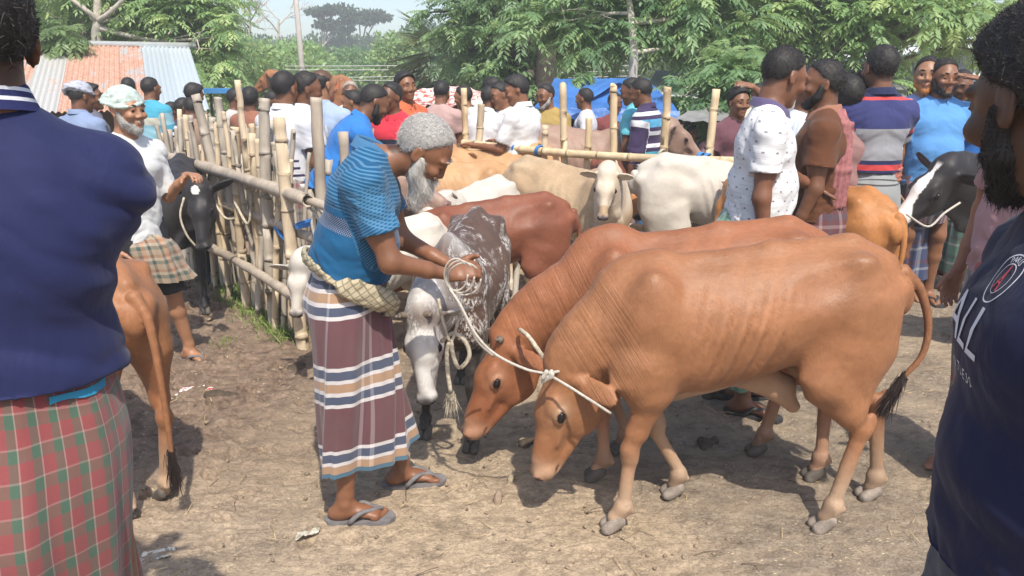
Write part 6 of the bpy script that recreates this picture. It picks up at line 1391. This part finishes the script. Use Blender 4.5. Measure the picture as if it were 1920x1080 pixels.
decal('crest_ring', R_, sh, org, rgt, up_, WP, shape=ring(.0185, .0196)); decal('crest_tower', R_, sh, org, rgt, up_, RP, shape=quads([[(-.012, -.015), (-.007, -.015), (-.002, .000), (-.0025, .002)], [(.012, -.015), (.007, -.015), (.002, .000), (.0025, .002)], [(-.0035, .0), (.0035, .0), (.0008, .018), (-.0008, .018)], [(-.006, -.006), (.006, -.006), (.006, -.004), (-.006, -.004)]]), off=.003)
for ch, a in zip('PARIS', (118, 104, 90, 77, 66)): decal('crest_letter', R_, sh, org+rgt*.0212*math.cos(R(a))+up_*.0212*math.sin(R(a)), unit(rgt*math.sin(R(a))-up_*math.cos(R(a))), unit(rgt*math.cos(R(a))+up_*math.sin(R(a))), WP, text=ch, size=.0105)
o2 = T(.14, -.005, 1.235); decal('sponsor_print', R_, sh, o2, rgt, up_, WP, text='ALL', size=.095, shear=.15); decal('slogan_print', R_, sh, o2-up_*.040, rgt, up_, WP, text='L I M I T L E S S', size=.020)
# the other people: (label, place, heading, ...)
WHT = lambda n, c=(.62, .62, .62), **k: cloth(n, c, **k)
person('stout man in a white dotted polo with a violet collar, his hand on the cow', XY(1424, 3.80, 1.2), R(-13), 1.80, lean=3, head=(22, 30), arms=dict(R=dict(u=(-.05, -.12, -1), f=(.14, .05, -1)), L=dict(u=(.5, .3, -.8), f=(.55, .75, -.30), hd=(.7, .5, -.25), pn=(0, 0, -1), curl=.1)), skin=skin_mat((.19, .082, .045)), hair='crop',
       shirt=cloth('dotted_white', (.66, .66, .66), kind='dots', c2=(.12, .12, .15)), collar=cloth('violet_collar', (.10, .08, .16)), lower=('lungi', plaid('green_check', [(0, (.10, .25, .16)), (.5, (.3, .4, .36))], [(0, (.10, .25, .16)), (.5, (.3, .4, .36))], .04, .04)), vox=.0078, build=.99, belly=.035, hem=.87, sandal=RUBBER, fine=True)
person('man in a brown short sleeved shirt with a reddish scarf over his shoulder', XY(1532, 4.35, 1.2), PI-.35, 1.745, head=(4, 8), arms=dict(L=dict(u=(.05, .15, -1), f=(.35, .05, -1)), R=dict(u=(.1, -.15, -1))), skin=SKIN_D, hair='short', beard=('short', BLACKH), shirt=cloth('brown_shirt', (.105, .040, .018)), collar=cloth('brown_collar', (.30, .14, .09)), lower=('lungi', CHECKS[0]), vox=.0095, build=1.08, belly=.04, sleeveflare=.03)
sc1 = R_  # scarf of the man in brown
b = XY(1566, 4.28, 1.3); g = np.random.RandomState(2); cc = Clay((b.x-.15, b.y-.2, .85), (b.x+.15, b.y+.2, 1.62), .010)
cc.chain([(b.x-.02, b.y+.08, 1.44), (b.x-.01, b.y, 1.50), (b.x, b.y-.07, 1.44), (b.x+.005, b.y-.10, 1.2), (b.x, b.y-.09, 1.0)], [(.05, .015)]*5, side=(1, 0, 0), k=.02); v, q = cc.mesh(); v = v+normals(v, q)*(.006*np.sin(v[:, 0]*220))[:, None]
tag(link('shoulder_scarf', mk_mesh('shoulder_scarf', v, q, plain('scarf', (.30, .12, .12), .9, .3, 40))), 'reddish checked scarf hanging over the shoulder of the brown shirt', 'scarf')
person('man with his back turned in a navy, red and grey striped polo and grey lungi', XY(1634, 4.95, 1.2), R(94), 1.84, head=(4, 4), arms=dict(L=dict(u=(.12, .26, -.95), f=(.12, .12, -1)), R=dict(u=(.45, -.12, -.8), f=(.8, .2, -.3))), skin=skin_mat((.19, .085, .048)), hair='short',
       shirt=cloth('striped_back_polo', (.3, .3, .33), stops=[(0, (.02, .025, .08)), (.07, (.45, .05, .05)), (.14, (.02, .025, .08)), (.19, (.27, .27, .29)), (.58, (.035, .04, .13)), (.93, (.50, .06, .06)), (.97, (.02, .02, .06))], vr=(.98, 1.42), sleeve=[(0, (.035, .04, .13)), (.25, (.50, .06, .06)), (.36, (.02, .025, .08)), (.45, (.27, .27, .29)), (.93, (.02, .025, .08))]),
       collar=cloth('navy_collar', (.02, .025, .07)), lower=('lungi', GREYL), vox=.0085, build=.98, hem=.99, waist=1.0, lunghem=.12, belly=.02, sandal=RUBBER)
b = XY(1634, 4.95, 1.0); cc = Clay((b.x-.3, b.y-.3, .95), (b.x+.3, b.y+.3, 1.24), .010)
for k in range(3): cc.chain([V(b.x+.152*math.cos(a), b.y+.118*math.sin(a), 1.085+.028*k-.02+.006*math.sin(3*a+k)) for a in np.linspace(0, 2*PI, 18)], [(.020, .018)]*18, k=.006)
v, q = cc.mesh(); v = v+normals(v, q)*(.004*np.sin(v[:, 2]*260+6*fbm(v*9, 2)))[:, None]; t = NT('waist_gamcha'); X = t.xyz(t.obj()); c_ = t.ramp(t.rng(X[2], 1.04, 1.16), [(0, (.50, .38, .16)), (.12, (.38, .12, .09)), (.86, (.52, .42, .22))], 'CONSTANT'); s2 = t.math('GREATER_THAN', t.math('SINE', t.math('MULTIPLY', X[0], 500)), .3)
tag(link('waist_gamcha', mk_mesh('waist_gamcha', v, q, t.fin(t.mix(t.math('MULTIPLY', s2, .25), c_, (.5, .35, .25)), .9))), 'red and yellow cloth wound round the waist of the striped polo man', 'waist cloth')
person('man in a light blue polo shading his eyes with a raised hand', XY(1750, 5.8, 1.2), -PI/2-.15, 1.78, head=(4, 6), arms=dict(L=dict(u=(.35, .75, .35), f=(.10, -.80, .45), hd=(.05, -.95, .25), pn=(-.3, .1, -1), curl=.15), R=dict(u=(.1, -.15, -1))), skin=SKIN_M, hair='short', beard=('short', BLACKH), shirt=cloth('light_blue_polo', (.10, .27, .55)), collar=cloth('light_blue_collar', (.09, .22, .50)), lower=('lungi', PURP), vox=.009, build=1.12, belly=.04, lunghem=.60, sandal=RUBBER, hem=.83)
person('man with an orange dyed beard looking over at the right', XY(1722, 5.9, 1.2), -PI/2-.3, 1.80, head=(2, -10), skin=SKIN_L, hair='short', beard=('short', ORANGEH), shirt=cloth('pale_blue_shirt', (.25, .3, .5)), lower=('lungi', CHECKS[1]), vox=.0105)
person('man in a deep blue shirt half hidden behind the right hand head', XY(1842, 6.1, 1.2), -PI/2-.3, 1.68, head=(2, -10), skin=SKIN_M, hair='short', shirt=cloth('mid_blue_shirt', (.03, .14, .42)), lower=('lungi', CHECKS[3]), vox=.0105, beard=('short', BLACKH))
person('man with a long bare forearm hanging beside the navy jersey', XY(1908, 2.98, 1.0), PI, 1.78, arms=dict(L=dict(u=(.40, .10, -1), f=(.42, .0, -1), hd=(.15, 0, -1), curl=.5), R=dict(u=(.0, -.3, -1))), skin=skin_mat((.28, .125, .075)), hair='short', shirt=cloth('faded_pink_shirt', (.38, .22, .22)), lower=('lungi', CHECKS[4]), vox=.0078, build=1.05)
person('man in a white tee with dark lettering on its back behind the brown shirt', XY(1600, 5.1, 1.2), R(70), 1.69, head=(8, 6), skin=SKIN_D, hair='short', shirt=WHT('white_tee'), lower=('trousers', cloth('dark_trousers', (.05, .05, .06))), vox=.0105, build=1.1)
tp = [o for o in col.objects if o.get('label', '').startswith('man in a white tee with dark lettering')][0]; decal('shirt_print', tp, getp(tp, 'shirt'), V(-.02, 0, 1.20), V(0, -1, 0), V(0, 0, 1), plain('dark_print', (.05, .06, .06), .7), text='RSM', size=.13, shear=.3)
person('dark haired man whose back of the head shows behind the brown shirt', XY(1576, 4.95, 1.2), R(95), 1.66, skin=SKIN_D, hair='full', shirt=cloth('dusty_scarf_shirt', (.28, .16, .15)), lower=('lungi', CHECKS[2]), vox=.0105)
person('man in a pale blue pinstripe shirt between the dotted polo and the brown shirt', XY(1503, 4.9, 1.2), -PI/2+.5, 1.71, skin=SKIN_D, hair='short', shirt=cloth('pinstripe_shirt', (.52, .56, .62), kind='pin', c2=(.22, .30, .45)), lower=('lungi', CHECKS[1]), vox=.0105, build=1.05, sleeve=1.6)
person('young man in a plum shirt with one arm over his head behind the rail', XY(1378, 6.4, 1.2), -PI/2+.25, 1.58, head=(6, 0), arms=dict(L=dict(u=(.1, .5, .9), f=(.1, -.8, .5), hd=(.1, -.8, .1), curl=.3), R=dict(u=(.05, -.3, -1), f=(.3, .35, -.8))), skin=SKIN_M, hair='full', shirt=cloth('plum_shirt', (.13, .055, .07)), lower=('lungi', CHECKS[2]), vox=.0105)
tm, DT = person('turbaned man with a grey beard touching the head of the black calf', XY(240, 4.32, 1.2), -PI/2+1.0, 1.60, lean=4, head=(4, 8), arms=dict(L=dict(u=(.05, .20, -1), f=(.62, .0, .42), hd=(.8, -.1, .1), pn=(.2, -.2, -1), curl=.6), R=dict(u=(.1, -.15, -1))), skin=skin_mat((.34, .17, .095)), hair='none', beard=('short', GREYH), shirt=cloth('white_kurta', (.60, .61, .60)), collar=None,
       lower=('lungi', CAMO), vox=.0075, fine=True, lunghem=.56, waist=.86, hem=.76, feet=((.05, .22), (.0, -.04)), sandal=RUBBER_G, footyaw=(.1, 0), build=.92, sleeve=.9)
turban(tm, DT, plain('turban_cloth', (.42, .50, .46), .9, .25, 30, .4), 4, 1)
K = DT['K']; cc = Clay(V(-.2, -.3, .35), V(.3, .45, .95), .008)
for q, (hj, kn, an, fy) in zip((1, -1), K): cc.tube(hj, kn+(an-kn)*.05, .092, .070, (0, 1, 0), k=.03, cut=(.08, 0))
v, q = cc.mesh(); link('shorts', mk_mesh('shorts', v, q, plain('black_shorts', (.025, .025, .03), .8)), tm)
def gown(*a, **k): return person(*a, **k)
STR = lambda n, cs, **k: cloth(n, cs[0], stops=[(i/len(cs)/k.get('rep', 1) if 0 else i/len(cs), c) for i, c in enumerate(cs)], vr=(.86, 1.42), sleeve=[(i/4, cs[(i*2+1) % len(cs)]) for i in range(4)])
tl, dk, wh = (.10, .40, .50), (.045, .03, .08), (.6, .6, .62)
striped = STR('dark_striped_polo', [dk, wh, dk, dk, (.08, .35, .45), dk, wh, dk, dk, wh, dk, (.08, .30, .48), (.08, .30, .48), dk, wh, dk])
FAR = [
 ('man in a long sleeved dark striped polo and orange blue lungi by the blue tarpaulin', 1217, 7.1, 1.66, PI-.5, (14, 0), 'short', striped, ORBL, dict(L=dict(u=(.1, .15, -1), f=(.2, 0, -1))), dict(sleeve=1.5, lean=4)),
 ('man in a plain aqua shirt standing behind the dark striped polo', 1190, 7.5, 1.66, PI-.4, (14, 0), 'short', cloth('aqua_shirt', (.13, .48, .58)), CHECKS[0], {}, {}),
 ('man in a white shirt with hand on hip under the blue tarpaulin', 1098, 8.6, 1.55, PI-.2, (0, 0), 'short', cloth('whitish_shirt', (.55, .54, .58)), CHECKS[0], dict(L=dict(u=(-.2, .5, -.8), f=(.3, -.5, -.5))), {}),
 ('man in an olive yellow shirt standing left of the blue tarpaulin', 1028, 8.0, 1.60, -PI/2-.3, (4, 0), 'short', cloth('olive_shirt', (.34, .24, .08)), CHECKS[2], dict(R=dict(u=(.2, -.2, -1), f=(.8, .5, -.2)), L=dict(u=(.2, .2, -1), f=(.8, -.5, -.3))), dict(beard=('short', GREYH))),
 ('young man in a white tee seen from behind reaching forward with a note', 978, 6.9, 1.68, PI-.55, (10, 6), 'full', WHT('bright_white_tee', (.66, .66, .66)), CHECKS[4], dict(L=dict(u=(.35, .15, -.9), f=(.95, .05, .1)), R=dict(u=(.4, -.1, -.9), f=(.9, 0, .1))), dict(sleeve=.8)),
 ('man in a white shirt facing the young man in the white tee', 946, 7.5, 1.62, -PI/2-.7, (8, 0), 'short', WHT('soft_white_shirt', (.56, .56, .55)), CHECKS[1], {}, {}),
 ('man in an open necked white shirt left of the white shirt group', 916, 7.8, 1.67, -PI/2+.7, (8, 0), 'short', WHT('cream_white_shirt', (.58, .57, .53)), CHECKS[3], {}, {}),
 ('stooping man in a white kurta just right of the tall bamboo post', 902, 7.4, 1.60, R(60), (20, 0), 'short', WHT('plain_white_kurta', (.62, .62, .64)), CHECKS[4], dict(R=dict(u=(.5, -.2, -.8), f=(.9, .2, 0))), dict(lean=14)),
 ('man in brown and yellow behind the first tall bamboo post', 874, 8.4, 1.58, PI, (0, 0), 'short', cloth('brown_yellow', (.22, .12, .10), stops=[(0, (.14, .06, .07)), (.6, (.42, .28, .05))]), CHECKS[0], {}, {}),
 ('short haired man in a faded pink shirt before the canvas topped van', 826, 8.1, 1.63, R(75), (4, 0), 'short', cloth('faded_rose_shirt', (.42, .28, .26)), CHECKS[1], {}, {}),
 ('man facing the camera in a red and cream striped tee', 737, 6.5, 1.62, -PI/2-.1, (4, 4), 'short', cloth('red_yoke_tee', (.6, .5, .4), stops=[(0, wh), (.08, dk), (.14, wh), (.2, dk), (.26, wh), (.32, (.02, .02, .05)), (.38, wh), (.44, dk), (.5, wh), (.56, (.02, .02, .04)), (.64, (.50, .03, .05))], vr=(.86, 1.42), sleeve=[(0, (.50, .38, .3)), (.75, (.45, .08, .05)), (.9, (.5, .38, .3))]), CHECKS[2], {}, {}),
 ('dark haired man looking right behind the red and cream tee', 763, 7.0, 1.70, -PI/2+.9, (4, 10), 'full', cloth('orange_red_shirt', (.50, .12, .05)), CHECKS[3], {}, {}),
 ('man with an orange scarf bending between the fence and the striped tee', 716, 6.9, 1.50, -PI/2-.4, (20, 0), 'short', cloth('orange_scarf_shirt', (.55, .16, .06)), CHECKS[0], {}, dict(lean=12)),
 ('man in a plain bright blue polo leaning forward behind the fence corner', 612, 5.40, 1.70, .35, (34, 0), 'short', cloth('bright_blue_polo', (.03, .17, .50)), CHECKS[2], dict(R=dict(u=(.45, -.1, -.9), f=(.8, .1, -.5)), L=dict(u=(.5, .1, -.8), f=(.8, 0, -.4))), dict(lean=30, trousers=(.03, .03, .035), beard=('short', BLACKH), build=1.12)),
 ('balding man behind the bright blue polo', 604, 6.2, 1.72, PI/2-.3, (6, 0), 'bald', cloth('blue_white_shirt', (.30, .38, .52)), CHECKS[1], {}, dict(build=1.05)),
 ('white shirted man turning his head right behind the fence stakes', 572, 5.9, 1.70, PI/2-1.0, (6, -10), 'short', WHT('washed_white_shirt', (.60, .62, .66)), CHECKS[3], {}, dict(build=1.1)),
 ('man in a white tee with dark stripes low on the back behind the stakes', 536, 5.8, 1.70, PI/2-.5, (8, -6), 'crop', cloth('white_low_striped', (.62, .62, .62), stops=[(0, wh), (.08, dk), (.11, wh), (.17, dk), (.20, wh), (.26, dk), (.29, wh), (.35, dk), (.38, wh)], vr=(.86, 1.42), sleeve=[(0, wh), (.5, wh)]), CHECKS[4], {}, dict(build=1.1)),
 ('man in a knitted cap and pale shirt in the middle of the far crowd', 655, 8.2, 1.62, -PI/2, (4, 0), 'short', cloth('pale_sand_shirt', (.5, .46, .42)), CHECKS[1], {}, dict(hairm=hair_mat((.35, .3, .26)))),
 ('grey haired man in white left of the knitted cap', 668, 7.4, 1.55, PI, (6, 0), 'short', WHT('dull_white_shirt', (.5, .5, .5)), CHECKS[3], {}, {}),
 ('brown shirted man seen from behind between the tall stakes', 470, 8.0, 1.56, R(80), (6, 0), 'full', cloth('rust_brown_shirt', (.26, .11, .07)), CHECKS[0], {}, dict(sleeve=1.4)),
 ('man with a pale scarf left of the brown shirt between the stakes', 440, 8.6, 1.55, -.3, (10, 0), 'short', cloth('pale_scarf_shirt', (.45, .42, .4)), CHECKS[1], {}, {}),
 ('man in yellow behind the grey stake near the far truck', 505, 9.0, 1.52, 0.3, (10, 0), 'short', cloth('yellow_shirt', (.55, .42, .06)), CHECKS[3], {}, {}),
 ('young man with thick dark hair in front of the white roof sheets', 360, 8.7, 1.60, 0.2, (12, 0), 'full', cloth('pink_grey_shirt', (.38, .25, .27)), CHECKS[2], {}, {}),
 ('man in a black and white striped tee behind the far stakes', 342, 7.9, 1.46, .3, (10, 0), 'full', cloth('zebra_tee', (.6, .6, .6), stops=[(k/16, ((.03, .03, .05) if k % 2 else wh)) for k in range(16)], vr=(.86, 1.42), sleeve=[(k/5, ((.03, .03, .05) if k % 2 else wh)) for k in range(5)]), CHECKS[4], {}, {}),
 ('brown faced man leaning in beside the black and white tee', 367, 7.7, 1.48, PI-.3, (20, 0), 'crop', cloth('tan_shirt', (.30, .20, .14)), CHECKS[1], {}, dict(lean=8)),
 ('man in a turquoise striped shirt with his back to us below the rusty roof', 283, 8.6, 1.66, R(75), (2, 0), 'short', STR('turquoise_stripes', [(.22, .42, .50), (.22, .42, .50), (.22, .42, .50), (.22, .42, .50), (.5, .5, .42), (.06, .30, .42), (.06, .30, .42)]), CHECKS[3], {}, dict(sleeve=.8)),
 ('man in dark violet standing in the shade by the roof edge', 318, 8.9, 1.40, R(60), (2, 0), 'short', cloth('violet_shirt', (.07, .045, .13)), CHECKS[0], {}, {}),
 ('man with wavy hair looking left of the turban', 172, 7.2, 1.60, R(40), (2, 0), 'full', cloth('shadow_grey_shirt', (.12, .12, .16)), CHECKS[1], {}, {}),
 ('man with a checked scarf round his head above the navy shoulder', 150, 6.6, 1.62, R(70), (2, 0), 'short', cloth('blue_check_shirt', (.2, .26, .4)), CHECKS[1], {}, dict(scarf=1)),
 ('far man whose dark hair shows over the turban', 246, 9.6, 1.66, R(70), (2, 0), 'short', cloth('dark_red_shirt', (.2, .06, .06)), CHECKS[1], {}, {}),
 ('man in a maroon shirt in the shade between the tarpaulin stalls', 1150, 8.8, 1.50, -PI/2, (2, 0), 'short', cloth('maroon_shirt', (.18, .05, .05)), CHECKS[1], {}, {}),
 ('sitting figure in grey under the dark awning on the right', 1300, 8.6, 1.15, -PI/2, (2, 0), 'short', cloth('ash_shirt', (.14, .15, .17)), CHECKS[1], {}, {}),
 ('figure in pinkish check under the dark awning on the right', 1345, 8.5, 1.20, -PI/2+.3, (2, 0), 'short', cloth('pink_check', (.32, .18, .18)), CHECKS[0], {}, {}),
 ('man in a dark tee partly behind the deep blue shirt', 1790, 6.6, 1.72, -PI/2, (2, 0), 'short', cloth('black_tee', (.03, .03, .035)), CHECKS[1], {}, {}),
 ('far man in cream near the end of the pale tarpaulin', 1420, 8.6, 1.60, -PI/2+.2, (2, 0), 'short', cloth('cream_shirt', (.5, .45, .36)), CHECKS[2], {}, {}),
]
for (lb, px_, Y_, H_, yw, hd_, hr_, sh_, lo_, ar_, ex) in FAR:
    jg = np.random.RandomState(int(px_)); hd_ = (hd_[0]+jg.uniform(-4, 14), hd_[1]+jg.uniform(-38, 38)); ex = dict(ex); tr_ = ex.pop('trousers', None); sf = ex.pop('scarf', None)
    lw = ('trousers', plain('work_trousers', tr_, .85, .2, 8)) if tr_ else ('lungi', lo_)
    hr_ = 'crop' if (hr_ == 'short' and int(px_) % 3 == 0) else hr_; ro, DD = person(lb, XY(px_, Y_, 1.4), yw, H_, head=hd_, arms=ar_, skin=(SKIN_D, SKIN_M, SKIN_D, SKIN_M, SKIN_L)[int(px_) % 5], hair=hr_, shirt=sh_, headtilt=jg.uniform(-7, 7), collar=(sh_ if Y_ < 7.6 else None), lower=lw, vox=.0125 if Y_ < 7.3 else .0145, sandal=RUBBER if Y_ < 6.4 else None, **ex)
    if sf: turban(ro, DD, plain('grey_scarf', (.36, .38, .44), .9, .3, 40), 3, 4)
# ------------------------------------------------------------------ the hazy air
t = bpy.data.materials.new('haze'); t.use_nodes = True; nt_ = t.node_tree; nt_.nodes.remove(nt_.nodes['Principled BSDF'])
vp = nt_.nodes.new('ShaderNodeVolumePrincipled'); vp.inputs['Color'].default_value = (.95, .98, 1.0, 1); vp.inputs['Density'].default_value = HAZE; vp.inputs['Anisotropy'].default_value = 0
nt_.links.new(vp.outputs[0], nt_.nodes['Material Output'].inputs['Volume'])
v, f = boxes_np([((-340, -62, -1.2), (340, 112, 12.5))]); hz = link('haze', mk_mesh('haze', v, f, t, smooth=False)); tag(hz, 'thin pale haze filling the air over the whole market', 'haze', kind='stuff')
